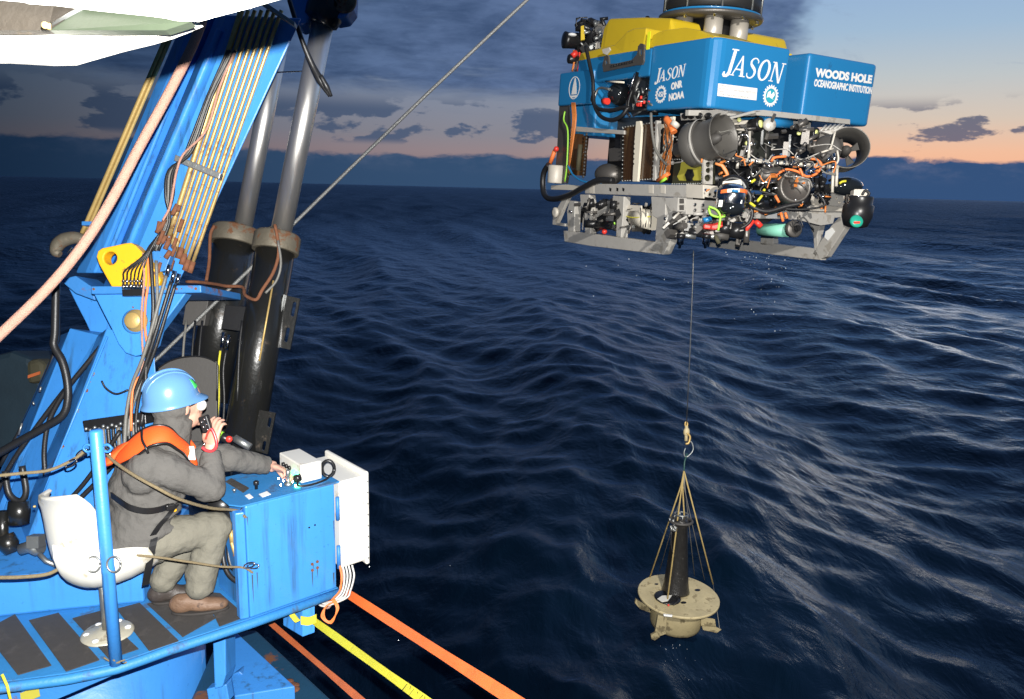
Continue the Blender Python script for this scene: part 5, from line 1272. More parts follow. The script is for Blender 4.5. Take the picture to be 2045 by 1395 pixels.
b = MB().lathe(Vector((tb.x, tb.y, fz + .05)), VZ, [(.46, 0), (.505, .02), (.505, .13), (.47, .145), (.47, .155), (.52, .17), (.53, .25), (.50, .28), (.50, .40), (.46, .45)], 48); th_ = vb(b, 'docking_head', M_RUB)
for i in range(9):
    a = i * 2 * math.pi / 9; c = Vector((tb.x + .513 * math.cos(a), tb.y + .513 * math.sin(a), fz + .05)); vb(MB().cyl(c, c + VZ * .42, .011, 8), 'tie_rod', M_GALV, th_)
# overhead latch the vehicle hangs from
hoist = thing('hoist_latch', 'dark round hoist latch above the vehicle at the top edge', 'latch', VM @ Vector((tb.x, tb.y, fz + .8)))
w0 = VM @ Vector((tb.x, tb.y, fz + .50)); wz = (VM.to_3x3() @ VZ)
build(MB().lathe(w0, wz, [(.48, 0), (.50, .03), (.50, .30), (.42, .36), (.2, .5), (.06, .9), (.03, 2.5)], 40), 'latch_body', M_BLK, hoist)
# small strobe beside the turret and bracket behind it
b = MB(); b.cyl(D(1291, 52, 8.9), D(1291, 38, 8.9), .028, 12); b.ball(D(1293, 37, 8.9), .032); vb(b, 'strobe', M_BLK)
vb(MB().tube(DD([(1294, 50), (1296, 38), (1303, 37), (1306, 50)], 8.85), .010, 6, sp=4), 'strobe_guard', M_GALV)
# --- side bracket plate
bp = [(1205, 143), (1203, 130), (1207, 112), (1211, 109), (1215, 112), (1216, 127), (1232, 126), (1262, 119), (1272, 108), (1274, 92), (1279, 86), (1286, 88), (1285, 122), (1282, 129), (1268, 130), (1232, 137)]
b = MB(); plate_holes(b, LL(bp, 0, -.07), [[L(1279 + 2.2 * math.cos(a), 104 + 8 * math.sin(a), 0, -.07) for a in np.linspace(0, 6.283, 13)[:-1].tolist()], [L(1210 + 2 * math.cos(a), 124 + 6 * math.sin(a), 0, -.07) for a in np.linspace(0, 6.283, 13)[:-1].tolist()]], VX * .02); vb(b, 'bracket_plate', M_TI)
for i in range(9):
    x = 1222 + i * 5.2; vb(MB().lathe(L(x, 132 - i * 1.15, 0, -.072), -VX, [(.012, 0), (.012, .008)], 8), 'bracket_bolt', M_BLK)
vb(MB().prism(LL([(1262, 72), (1271, 70), (1270, 108), (1260, 120), (1258, 112)], 0, .05), VX * .06), 'side_strut', M_DGREY, None, .006)
vb(MB().prism(LL([(1202, 98), (1216, 94), (1218, 99), (1214, 104), (1210, 109), (1204, 106)], 0, -.05), VX * .02), 'arm_clevis', M_ALUL, None, .003)
# --- camera head at the rear top corner
cb = D(1178, 72, 9.6)
b = MB(); rr = random.Random(8)
for i in range(26):
    c = D(rr.uniform(1152, 1206), rr.uniform(42, 100), 9.55 + rr.uniform(-.1, .2)); r_ = rr.uniform(.02, .06)
    dd = Vector((rr.uniform(-1, 1), rr.uniform(-1, 1), rr.uniform(-1, 1))).normalized()
    if i % 3: b.cyl(c - dd * r_ * 1.4, c + dd * r_ * 1.4, r_, 10)
    else: b.box(c, (dd * r_, dd.orthogonal().normalized() * r_ * .8, dd.cross(dd.orthogonal()).normalized() * r_ * 1.2))
vb(b, 'camera_cluster', M_BLK, None, .004, kind='stuff')
b = MB()
for i in range(18):
    c = D(rr.uniform(1158, 1204), rr.uniform(46, 98), 9.42 + rr.uniform(-.05, .08)); r_ = rr.uniform(.012, .035); dd = Vector((rr.uniform(-1, 1), rr.uniform(-1, 1), rr.uniform(-1, 1))).normalized()
    b.cyl(c - dd * r_ * 2, c + dd * r_ * 2, r_ * .7, 8)
vb(b, 'camera_fittings', M_GALV, None, 0, kind='stuff')
vb(MB().prism(DD([(1190, 45), (1211, 46), (1209, 72), (1200, 86), (1188, 84)], 9.45), VF * .12), 'camera_housing', M_TI, None, .012)
vb(MB().lathe(D(1133, 80, 9.5), VR * -1 - VF * .35, [(.05, -.22), (.085, -.12), (.095, .0), (.10, .04), (.06, .05), (.002, .06)], 24), 'side_camera', M_BLK)
vb(MB().ball(D(1143, 69, 9.42), (.055, .05, .022)), 'white_cap', M_LABEL)
vb(MB().lathe(D(1136, 117, 9.5), VR * -1 - VF * .3, [(.05, -.14), (.055, .0), (.045, .01), (.002, .012)], 18), 'lower_camera', M_BLK)
b = MB(); b.cyl(D(1142, 112, 9.45), D(1152, 104, 9.45), .035, 10); vb(b, 'red_clamp', M_RED)
for pts in ([(1150, 62), (1151, 36), (1172, 34), (1176, 44)], [(1150, 46), (1174, 45)], [(1162, 36), (1163, 58)], [(1151, 40), (1158, 34)]):
    vb(MB().tube(DD(pts, 9.5), .008, 6), 'cage_wire', M_BLK)
vb(MB().tube(DD([(1198, 38), (1214, 36)], 9.5), .02, 8), 'whip_base', M_BLK)
for x, m in ((1146, M_OCAB), (1152, M_DGREY), (1157, M_RED)):
    vb(MB().tube(DD([(x, 100), (x + 1, 120), (x - 3, 142)], 9.5), .014, 6, sp=4), 'camera_cable', m)
b = MB().prism(DD([(1160, 52), (1166, 50), (1168, 78), (1160, 80)], 9.4), VF * .03); vb(b, 'yellow_flap', M_VY)
vb(MB().prism(DD([(1190, 86), (1198, 84), (1199, 96), (1189, 97)], 9.3), VF * .03), 'mount_plate', M_ALUL)
# cable running down the side
vb(MB().tube([L(1170, 92, 0, -.06), L(1178, 130, 0, -.06), L(1184, 158, 0, -.07), L(1185, 190, 0, -.08), L(1188, 212, 0, -.09), L(1200, 232, 0, -.10), L(1222, 239, 0, -.10), L(1242, 230, 0, -.08), L(1254, 214, 0, -.05)], .021, 9, sp=6), 'side_cable', M_HOSE)
vb(MB().tube([L(1187, 180, 0, -.07), L(1183, 200, 0, -.08), L(1195, 216, 0, -.09), L(1218, 220, 0, -.08), L(1245, 214, 0, -.05), L(1258, 216, 0, -.03)], .020, 9, sp=6), 'side_cable', M_HOSE)
for x0, y0, x1, y1 in ((1252, 200, 1258, 232), (1262, 180, 1256, 222), (1240, 216, 1290, 218)):
    vb(MB().tube([L(x0, y0, 0, -.02), L((x0 + x1) / 2 - 4, (y0 + y1) / 2 + 4, 0, -.03), L(x1, y1, 0, -.02)], .012, 7, sp=4), 'side_cable', M_HOSE)
# --- glass spheres and bottles in the side recess
for cx, cy, r_ in ((1236, 188, .128), (1292, 177, .15)):
    vb(MB().ball(L(cx, cy, 0, .16), r_, 24, 16), 'pressure_sphere', M_GLASS)
vb(MB().cyl(L(1262, 205, 0, .03), L(1280, 145, 0, .05), .055, 18), 'black_bottle', M_BLK)
vb(MB().cyl(L(1255, 190, 0, -.035), L(1268, 146, 0, -.03), .010, 8), 'bright_rod', M_CHROME)
vb(MB().cyl(L(1205, 201, 0, .0), L(1214, 202, 0, .0), .034, 14), 'red_cap', M_RED)
vb(MB().tube([L(1186, 198, 0, -.02), L(1196, 176, 0, 0), L(1218, 178, 0, .02)], .014, 7, sp=4), 'silver_hose', M_GALV)
vb(MB().prism(LL([(1248, 140), (1300, 132), (1300, 228), (1262, 230), (1250, 200)], 0, .34), VX * .1), 'recess_wall', M_BLK)
vb(MB().cyl(L(1210, 162, 0, .02), L(1246, 164, 0, .02), .010, 8), 'recess_rail', M_CREAM)
b = MB(); rr = random.Random(4)
for i in range(30):
    c = L(rr.uniform(1262, 1304), rr.uniform(176, 226), 0, rr.uniform(.0, .1)); dd = Vector((rr.uniform(-.3, .3), rr.uniform(-1, 1), rr.uniform(-1, 1))).normalized() * rr.uniform(.02, .07)
    b.tube([c - dd, c + dd], rr.uniform(.006, .014), 6)
vb(b, 'recess_fittings', M_GALV, None, kind='stuff')
b = MB()
for i in range(10):
    c = L(rr.uniform(1265, 1296), rr.uniform(196, 214), 0, .0); b.cyl(c, c + VZ * .03, .014, 7)
vb(b, 'recess_plugs', M_RED, None, kind='stuff')
# --- main frame
def bar(a, b_, w, h, name='frame_bar', m=None, bev=.004):
    a, b_ = Vector(a), Vector(b_); t = (b_ - a).normalized(); s = t.cross(VZ); s = s.normalized() if s.length > .1 else VX; n = s.cross(t)
    return vb(MB().box((a + b_) / 2, (t * (b_ - a).length / 2, s * w / 2, n * h / 2)), name, m or M_ALU, None, bev)
# beams right under the floats
fa, fb_ = L(1330, 230, 0, .05), None
bar(L(1372, 225, 1, .10), L(1505, 226, 1, .10) , .05, .05); 
def front(px, py, y=.08): return L(px, py, 1, y)
def side(px, py, x=-.03): return L(px, py, 0, x)
vb(MB().prism(LL([(1508, 220), (1525, 219), (1698, 238), (1698, 248), (1540, 232), (1512, 230)], 1, -.02), VY * .06), 'front_rail', M_ALU, None, .003)
vb(MB().prism(LL([(1508, 220), (1525, 221), (1450, 240), (1440, 238)], 1, -.02), VY * .05), 'rail_gusset', M_ALU, None, .003)
vb(MB().prism(LL([(1358, 226), (1430, 218), (1450, 222), (1446, 228), (1400, 238), (1360, 240)], 0, -.02), VX * .03), 'thruster_bracket', M_ALU, None, .003)
b = MB()
for x in (1368, 1380, 1396, 1414): b.ball(L(x, 231, 0, -.03), (.012, .05, .03), 10, 7)
vb(b, 'bracket_hole', M_BLK, None, kind='stuff')
vb(MB().prism(LL([(1150, 252), (1246, 260), (1246, 268), (1150, 262)], 0, -.0), VX * .08), 'side_rail', M_ALU, None, .003)
# black block and bottles added to make the open frame's interior dark
core = MB(); core.abox((.35, .55, -.70), (2.0, 2.0, -.02)); vb(core, 'dark_infill', M_BLK, None, .01)
for x, y, z, l_, r_ in ((.55, .45, -.86, 1.0, .11), (.55, .7, -.95, 1.1, .12), (.5, .5, -.62, 1.2, .10)):
    vb(MB().cyl((x, y, z), (x + l_, y, z), r_, 22), 'housing_bottle', M_BLK)
# black battery boxes with tie straps, front
def fbox(x0, y0, x1, y1, yy, dep, m, name, bev=.006): return vb(MB().prism(LL([(x0, y0), (x1, y0 + (x1 - x0) * .10), (x1, y1 + (x1 - x0) * .10), (x0, y1)], 1, yy), VY * dep), name, m, None, bev)
fbox(1497, 258, 1545, 312, .16, .4, mat('dark_green_grey_box', (.024, .026, .022), .5, 0, .15), 'electronics_box')
fbox(1541, 268, 1620, 312, .12, .4, M_BLK, 'battery_box')
fbox(1541, 290, 1640, 318, .115, .4, M_GLASS, 'battery_box')
fbox(1560, 238, 1620, 252, .14, .3, M_ALU, 'cross_plate')
fbox(1455, 236, 1496, 258, .14, .25, M_ALUL, 'cross_plate')
for x, y0, y1 in ((1524, 245, 288), (1578, 268, 312)):
    vb(MB().cyl(front(x, y0, .08), front(x - 3, y1, .08), .013, 8), 'tie_strap', M_LABEL)
vb(MB().cyl(D(1520, 240, 7.55), D(1577, 248, 7.7), .05, 18), 'blue_bottle', M_VB)
def light(px, py, r_, d, m=None):
    a = -VF * .8 + VR * .6
    o = vb(MB().lathe(D(px, py, d), a, [(r_ * .8, -.12), (r_, -.10), (r_, 0), (r_ * .9, .012), (r_ * .65, .014), (r_ * .62, .0), (.002, -.004)], 22), 'lamp_housing', M_BLK)
    vb(MB().lathe(D(px, py, d), a, [(r_ * .6, .002), (r_ * .5, .012), (.002, .016)], 20), 'lens', M_LENS, o)
light(1518, 247, .066, 7.42); light(1630, 266, .062, 7.62); vb(MB().lathe(D(1536, 249, 7.4), -VF, [(.06, -.02), (.06, .02), (.03, .03), (.002, .03)], 20), 'round_port', M_ALU)
for px, py in ((1595, 266), (1476, 239), (1491, 286)): vb(MB().lathe(D(px, py, 7.45), -VF, [(.022, 0), (.018, .015), (.002, .018)], 14), 'small_lamp', M_LENS)
for px, py in ((1500, 286), (1506, 288), (1535, 286), (1536, 262), (1603, 286)): vb(MB().lathe(D(px, py, 7.42), -VF, [(.014, 0), (.012, .012), (.002, .014)], 10), 'bolt_head', M_CHROME)
# --- thrusters: flared ducts with guide vanes and hubs
def thruster(px, py, d, ax, R_, Ln, motor_side):
    c = D(px, py, d); ax = Vector(ax).normalized(); u, w = perp(ax)
    o = vb(MB().lathe(c, ax, [(R_ * .70, -Ln), (R_ * .84, -Ln * .98), (R_ * .88, -Ln * .8), (R_ * .88, -Ln * .45), (R_ * .90, -Ln * .2), (R_ * .97, -.02), (R_ * 1.0, -.005), (R_ * .99, .004), (R_ * .95, -.004), (R_ * .84, -Ln * .22), (R_ * .78, -Ln * .5), (R_ * .66, -Ln * .99), (R_ * .70, -Ln)], 44, caps=False), 'thruster_duct', M_DUCT)
    vb(MB().lathe(c - ax * Ln * .72, ax, [(.002, -.02), (R_ * .24, 0), (R_ * .24, Ln * .40), (R_ * .16, Ln * .56), (.002, Ln * .62)], 22), 'hub', M_DGREY, o)
    for i in range(4):
        a = i * math.pi / 2 + .5; dr_ = u * math.cos(a) + w * math.sin(a); sd_ = ax.cross(dr_)
        vb(MB().prism([c - ax * Ln * .62 + dr_ * R_ * .15 - sd_ * R_ * .05, c - ax * Ln * .62 + dr_ * R_ * .66 - sd_ * R_ * .17, c - ax * Ln * .50 + dr_ * R_ * .66 + sd_ * R_ * .17, c - ax * Ln * .50 + dr_ * R_ * .15 + sd_ * R_ * .05], ax * .012), 'blade', M_DGREY, o)
    return o, c, ax
o, c, ax = thruster(1446, 271, 6.95, VR * .66 - VF * .84 + VU * .05, .205, .30, 0)
vb(MB().lathe(c - ax * .20, ax, [(.19, -.17), (.205, -.15), (.205, -.06), (.19, -.04), (.175, .0)], 40, caps=False), 'nozzle_ring', M_DUCT, o)
vb(MB().lathe(c - ax * .42, ax, [(.06, -.12), (.075, -.10), (.075, .10), (.14, .15), (.19, .20)], 30, caps=False), 'motor_housing', M_TI, o)
vb(MB().lathe(c - ax * .22, ax, [(.208, -.012), (.214, 0), (.208, .012)], 40, caps=False), 'clamp_ring', M_ALU, o)
o, c, ax = thruster(1694, 294, 7.35, -VF * .98 - VR * .22 + VU * .02, .197, .30, 1)
vb(MB().prism([p for p in DD([(1638, 262), (1662, 255), (1668, 330), (1640, 328), (1632, 296)], 7.5)], VF * .06), 'motor_plate', M_TI, o, .008)
vb(MB().lathe(D(1652, 296, 7.42), -VF - VR * .5, [(.13, -.10), (.13, 0), (.10, .03), (.03, .04), (.002, .05)], 30), 'motor_housing', M_DGREY, o)
for pts in ([(1668, 262), (1660, 292), (1654, 300)], [(1672, 300), (1674, 320), (1664, 334)], [(1640, 304), (1664, 296)]):
    vb(MB().tube(DD(pts, 7.32), .010, 7, sp=4), 'guide_vane', M_ALUL, o)
vb(MB().cyl(D(1665, 306, 7.3), D(1666, 326, 7.3), .018, 10), 'actuator', M_CHROME, o)
for i in range(5): vb(MB().cyl(D(1638 + i * 9, 262 - i * 1.5, 7.5), D(1650 + i * 9, 250 - i * .5, 7.55), .012, 8), 'cooling_fin', M_ALU)
vb(MB().prism(DD([(1640, 262), (1690, 252), (1722, 258), (1726, 270), (1700, 262), (1660, 268)], 7.45), VF * .04), 'duct_bracket', M_ALU, None, .004)
# horizontal white instrument rail with uprights
vb(MB().tube(DD([(1462, 318), (1540, 323), (1600, 328), (1674, 334)], 7.3), .020, 10), 'instrument_rail', M_ALUL)
for x, y0, y1 in ((1474, 318, 336), (1544, 308, 334), (1672, 330, 372), (1664, 336, 384), (1497, 262, 318)): vb(MB().cyl(D(x, y0, 7.3), D(x - 2, y1, 7.3), .014, 8), 'rail_post', M_ALUL)
for x in np.linspace(1468, 1662, 15).tolist():
    y = 319 + (x - 1468) * .075; vb(MB().cyl(D(x, y + 5, 7.27), D(x + 2, y - 6, 7.27), .012 + .006 * ((int(x) * 7) % 3 == 0), 8), 'rail_clamp', M_CHROME)
vb(MB().tube(DD([(1478, 270), (1492, 270), (1494, 284), (1491, 306)], 7.25), .010, 7, sp=4), 'bent_tube', M_CHROME)
# --- amber oil panels and cream cable boards at the left
def sidepoly(pts, x, th, m, name, bev=.003): return vb(MB().prism(LL(pts, 0, x), VX * th), name, m, None, bev)
sidepoly([(1246, 252), (1308, 243), (1304, 358), (1244, 362)], .02, .10, M_AMBER, 'amber_panel')
sidepoly([(1270, 242), (1278, 241), (1281, 255), (1273, 362), (1263, 362), (1266, 290)], -.015, .03, M_CREAM, 'cream_strip')
for i in range(6): vb(MB().lathe(L(1267 - .3 * i, 277 + i * 10, 0, -.016), -VX, [(.010, 0), (.010, .004)], 8), 'strip_hole', M_BLK)
for (x0, y0, x1, y1, n) in ((1244, 254, 1308, 244, 13), (1244, 361, 1304, 357, 13), (1245, 256, 1243, 360, 14), (1308, 246, 1304, 356, 14)):
    b = MB()
    for i in range(n):
        t = i / (n - 1); b.lathe(L(x0 + (x1 - x0) * t, y0 + (y1 - y0) * t, 0, .018), -VX, [(.010, 0), (.008, .010), (.001, .012)], 7)
    vb(b, 'panel_screws', M_GALV, None, kind='stuff')
sidepoly([(1309, 240), (1313, 240), (1308, 360), (1303, 360)], -.01, .05, M_ALU, 'panel_frame')
sidepoly([(1318, 236), (1345, 232), (1338, 300), (1322, 362), (1312, 362)], .06, .03, M_CREAM, 'cable_board')
b = MB()
for i, (x, y) in enumerate(((1324, 240), (1325, 262), (1324, 276), (1322, 288), (1320, 300), (1318, 322), (1316, 340))): b.lathe(L(x, y, 0, .058), -VX, [(.036, 0), (.036, .006)], 14)
vb(b, 'board_holes', M_BLK, None, kind='stuff')
rr = random.Random(6)
for i in range(16):
    x0, y0 = rr.uniform(1326, 1340), rr.uniform(234, 262); x1, y1 = rr.uniform(1310, 1338), rr.uniform(330, 360)
    vb(MB().tube([L(x0, y0, 0, .0), L(x0 + rr.uniform(-2, 6), (y0 * 2 + y1) / 3, 0, -.03 - rr.random() * .05), L(x1 + rr.uniform(2, 10), (y0 + 2 * y1) / 3, 0, -.03), L(x1, y1, 0, .0)], rr.uniform(.004, .008), 5, sp=4), 'copper_wire', M_OCAB if i % 4 else M_DGREY)
vb(MB().tube([L(1330, 236, 0, -.05), L(1340, 250, 0, -.07), L(1346, 264, 0, -.07)], .034, 8, sp=4), 'orange_bundle', M_ORC)
vb(MB().cyl(L(1345, 252, 0, -.08), L(1352, 243, 0, -.06), .045, 12), 'connector', M_ALUL)
vb(MB().tube([L(1300, 225, 0, -.07), L(1302, 260, 0, -.08), L(1310, 300, 0, -.08), L(1328, 325, 0, -.05), L(1334, 330, 0, 0)], .014, 8, sp=5), 'grey_cable', M_HOSEG)
vb(MB().cyl(L(1313, 360, 0, -.05), L(1336, 346, 0, -.05), .020, 8), 'orange_plug', M_ORC); vb(MB().cyl(L(1318, 364, 0, -.06), L(1330, 356, 0, -.06), .014, 8), 'lime_plug', M_LCAB)
# yellow-green gearbox with a hexagonal port
gb = [(1345, 326), (1404, 320), (1404, 366), (1342, 366)]
vb(MB().prism(LL(gb, 0, -.03), VX * .15), 'gearbox', mat('dark_olive_box', (.035, .034, .018), .5), None, .004)
sidepoly([(1360, 323), (1401, 321), (1400, 360), (1385, 360), (1382, 357), (1372, 357), (1370, 361), (1356, 360), (1352, 352), (1358, 338)], -.034, .006, M_OLY, 'gearbox_cover', .002)
hc_ = L(1378, 349, 0, -.035); vb(MB().lathe(hc_, -VX, [(.062, 0), (.062, .012), (.045, .016), (.045, .022), (.02, .024), (.001, .024)], 6, sm=False), 'hex_port', M_BLK)
for (x0, y0, x1, y1, n) in ((1344, 318, 1402, 317, 14), (1343, 367, 1403, 366, 14), (1403, 322, 1402, 364, 9)):
    b = MB()
    for i in range(n):
        t = i / (n - 1); b.lathe(L(x0 + (x1 - x0) * t, y0 + (y1 - y0) * t, 0, -.034), -VX, [(.010, 0), (.008, .010), (.001, .012)], 7)
    vb(b, 'cover_screws', M_GALV, None, kind='stuff')
def holed(pts, holes, ax, val, vec, m, name):
    b_ = MB(); plate_holes(b_, LL(pts, ax, val), [[L(x + r * math.cos(a), y + r * 1.0 * math.sin(a), ax, val) for a in np.linspace(0, 6.2832, 15)[:-1].tolist()] for x, y, r in holes], vec); return vb(b_, name, m)
holed([(1405, 318), (1424, 320), (1423, 368), (1405, 367)], [(1415, 328, 5.6), (1415, 340, 5.6), (1414, 355, 7)], 1, -.12, VY * .02, M_ALU, 'holed_plate')
holed([(1403, 368), (1440, 372), (1442, 398), (1404, 392)], [(1410, 379, 3.2), (1432, 384, 6.5), (1419, 388, 3.6)], 1, -.13, VY * .02, M_ALUL, 'corner_plate')
holed([(1650, 384), (1698, 389), (1700, 412), (1648, 410)], [(1670, 396, 3), (1688, 399, 6.2), (1676, 404, 3)], 1, -.10, VY * .02, M_ALUL, 'corner_plate')
vb(MB().prism(LL([(1602, 386), (1646, 380), (1700, 388), (1700, 396), (1660, 412), (1606, 408), (1600, 400)], 1, .02), VY * .03), 'deck_plate', M_ALUL, None, .004)
vb(MB().prism(LL([(1686, 374), (1728, 379), (1728, 392), (1686, 388)], 1, -.06), VY * .08), 'pale_bracket', M_ALUL, None, .004)
# side beam and skids
sidepoly([(1168, 366), (1370, 369), (1370, 394), (1168, 386)], -.09, .10, M_ALU, 'side_beam', .006)
sidepoly([(1370, 367), (1404, 369), (1404, 396), (1370, 394)], -.095, .02, M_ALUL, 'beam_end_plate', .003)
for x in (1182, 1300, 1324): sidepoly([(x - 5, 368.5), (x + 4, 369), (x + 4, 386), (x - 5, 385)], -.094, .004, M_ALUL, 'beam_label', 0)
for x in (1217, 1231, 1243): sidepoly([(x, 374), (x + 4, 376), (x + 3, 382), (x, 380)], -.093, .003, M_BLK, 'beam_mark', 0)
def skid(poly, name='skid_rail', x=-.09, th=.09): return vb(MB().prism(LL(poly, 0, x), VX * th), name, M_ALU, None, .006)
skid([(1125, 460), (1180, 466), (1325, 485), (1323, 508), (1180, 491), (1127, 482)])
skid([(1320, 394), (1370, 394), (1368, 418), (1326, 507), (1298, 502), (1338, 420)], 'skid_leg')
skid([(1138, 400), (1148, 402), (1146, 462), (1134, 462), (1132, 420)], 'skid_post')
skid([(1176, 388), (1180, 420), (1178, 468), (1168, 466), (1167, 425), (1160, 410), (1158, 388)], 'skid_post')
skid([(1224, 390), (1246, 392), (1244, 430), (1240, 474), (1230, 472), (1232, 420), (1222, 408)], 'skid_post')
skid([(1300, 392), (1330, 394), (1328, 436), (1316, 480), (1308, 478), (1312, 436), (1302, 430)], 'skid_post')
skid([(1128, 388), (1140, 382), (1112, 444), (1128, 446), (1128, 452), (1103, 448), (1104, 430)], 'tail_brace', -.08, .05)
vb(MB().lathe(L(1111, 424, 0, -.1), -VX, [(.06, 0), (.06, .03), (.03, .035)], 16), 'tail_roller', M_ALUL)
sidepoly([(1180, 404), (1220, 406), (1222, 414), (1200, 428), (1180, 440)], -.03, .02, M_ALU, 'gusset_plate'); sidepoly([(1246, 408), (1280, 410), (1280, 420), (1246, 422)], -.03, .02, M_ALUL, 'gusset_plate')
sidepoly([(1146, 418), (1164, 416), (1166, 444), (1146, 444)], .2, .3, M_BLK, 'skid_housing', .01); sidepoly([(1186, 440), (1224, 420), (1222, 458), (1188, 458)], .2, .3, M_BLK, 'skid_housing', .01)
sidepoly([(1244, 424), (1310, 424), (1304, 458), (1244, 452)], .3, .3, M_BLK, 'skid_housing', .01)
for x, y in ((1138, 421), (1142, 422), (1177, 427), (1176, 438), (1329, 436), (1327, 451), (1192, 413), (1202, 414), (1387, 408), (1403, 409), (1387, 419), (1403, 420)):
    vb(MB().lathe(L(x, y, 0, -.094) if x < 1340 else L(x, y, 1, -.135), -VX if x < 1340 else -VY, [(.016, 0), (.016, .010), (.008, .012)], 10), 'frame_bolt', M_CHROME)
vb(MB().cyl(L(1270, 432, 0, .05), L(1306, 440, 0, .02), .10, 24), 'wrapped_canister', M_CREAM)
for x in (1278, 1288, 1298): vb(MB().tube([L(x + 6 * math.cos(a) * .4, 434 + 21 * math.sin(a), 0, -.07) for a in (-1.2, -.6, 0, .6, 1.2)], .006, 6), 'canister_band', M_DGREY)
vb(MB().lathe(L(1192, 453, 0, -.04), -VX, [(.05, 0), (.05, .03), (.025, .03), (.02, .01)], 18), 'padeye', M_ALUL)
vb(MB().ball(L(1207, 462, 0, -.03), .03), 'red_knob', M_RED)
vb(MB().cyl(L(1232, 452, 0, -.02), L(1266, 452, 0, -.02), .018, 10), 'dark_actuator', M_GALV)
vb(MB().tube([L(1236, 422, 0, -.05), L(1226, 434, 0, -.07), L(1228, 448, 0, -.06)], .010, 7, sp=5), 'lime_cable', M_LCAB)
vb(MB().tube([L(1244, 428, 0, -.02), L(1262, 434, 0, -.06), L(1300, 432, 0, -.06)], .006, 6, sp=5), 'yellow_lashing', M_YSTRAP)
holed([(1354, 394), (1368, 395), (1368, 422), (1352, 422)], [], 1, -.14, VY * .06, M_ALU, 'tube_end')
for y in (401, 414): vb(MB().prism(LL([(1357, y - 5), (1366, y - 5), (1366, y + 5), (1357, y + 5)], 1, -.143), VY * .002), 'tube_opening', M_DGREY)
# front lower beam
vb(MB().prism(LL([(1368, 397), (1446, 402), (1446, 430), (1370, 428)], 1, -.13), VY * .05), 'front_plate', M_ALU, None, .004)
vb(MB().prism(LL([(1446, 414), (1585, 420), (1690, 416), (1690, 432), (1640, 438), (1585, 438), (1446, 434)], 1, .0), VY * .08), 'front_beam', M_ALU, None, .004)
vb(MB().prism(LL([(1530, 420), (1552, 421), (1552, 436), (1530, 435)], 1, -.003), -VY * .003), 'beam_label', M_LABEL)
vb(MB().prism(LL([(1575, 408), (1688, 412), (1688, 422), (1600, 420), (1576, 420)], 1, -.04), VY * .05), 'drawer_edge', M_ALUL, None, .004)
vb(MB().prism(LL([(1596, 422), (1668, 430), (1664, 446), (1640, 450), (1600, 440)], 1, -.02), VY * .06), 'drawer_plate', M_ALU, None, .004)
# far skid
def skr(poly, name='skid_rail', x=2.17, th=.09): return vb(MB().prism(LL(poly, 0, x), VX * th), name, M_ALU, None, .006)
skr([(1410, 471), (1440, 473), (1628, 496), (1640, 519), (1600, 515), (1412, 492)])
skr([(1680, 428), (1706, 428), (1690, 450), (1650, 512), (1636, 518), (1622, 506), (1660, 450)], 'skid_leg')
skr([(1610, 436), (1640, 440), (1632, 470), (1634, 500), (1626, 502), (1624, 468)], 'skid_post'); skr([(1520, 452), (1544, 458), (1544, 492), (1518, 488)], 'skid_post')
vb(MB().prism(LL([(1649, 462), (1662, 454), (1668, 462), (1654, 480), (1647, 474)], 0, 2.165), -VX * .004), 'skid_label', M_LABEL)
# --- lamps with shiny housings on the front
lp = vb(MB().lathe(D(1460, 392, 6.75), VZ, [(.06, -.17), (.09, -.15), (.118, -.10), (.125, -.02), (.125, .045), (.12, .05), (.10, .09), (.06, .11), (.002, .115)], 32), 'pod_lamp', M_CHROME)
for k, (m, a0, a1) in enumerate(((M_OSTRAP, -2.6, -.7), (M_LABEL, -2.1, -1.3), (M_OSTRAP, -.6, .9))):
    ux = VR; uy = VR.cross(VZ)
    vb(MB().loft([[D(1460, 392, 6.75) + VZ * (.012 + .03 * h) + (VR * math.cos(a) + VF * math.sin(a)) * (.1275 + .001 * k + .002 * t) for h, t in ((0, 0), (1, 0), (1, 1), (0, 1))] for a in np.linspace(a0, a1, 10).tolist()], True, False), 'band', m, lp)
vb(MB().lathe(D(1460, 404, 6.75), VZ, [(.10, -.10), (.122, -.06), (.122, .0)], 30), 'lens_bowl', M_GLASS, lp)
for dx in (-.09, .075): vb(MB().box(D(1460, 406, 6.66) + VR * dx, (VR * .016, VZ * .028, VF * .004)), 'white_mark', M_LABEL, lp)
vb(MB().tube(DD([(1440, 374), (1446, 362), (1462, 356), (1480, 362), (1490, 378)], 6.9), .035, 10, sp=5), 'pod_yoke', M_BLK)
vb(MB().prism(DD([(1444, 362), (1480, 358), (1482, 370), (1442, 372)], 6.85), VF * .05), 'yoke_plate', M_ALUL)
vb(MB().tube(DD([(1462, 380), (1474, 382)], 6.6), .012, 8), 'blue_plug', M_VB)
rp = vb(MB().lathe(D(1714, 414, 6.85), VZ, [(.06, -.175), (.10, -.16), (.128, -.08), (.128, .02), (.110, .03), (.112, .09), (.108, .10), (.002, .102)], 32), 'pod_lamp', M_BLK)
vb(MB().lathe(D(1714, 398, 6.85), VZ, [(.112, -.04), (.114, .0), (.112, .035)], 32, caps=False), 'steel_collar', M_CHROME, rp)
vb(MB().lathe(D(1711, 441, 6.735), -VF + VU * .2, [(.056, -.02), (.056, .0), (.045, .012), (.001, .016)], 26), 'green_lens', M_TEAL, rp); vb(MB().box(D(1711, 444, 6.715), (VR * .026, VZ * .009, VF * .006)), 'red_filter', M_RED, rp)
vb(MB().tube(DD([(1722, 388), (1728, 380), (1736, 386), (1730, 394)], 6.85), .012, 7, sp=4), 'pod_cable', M_HOSE)
vb(MB().box(D(1715, 386, 6.9), (VR * .06, VZ * .03, VF * .04)), 'pod_mount', M_ALUL, None, .004)
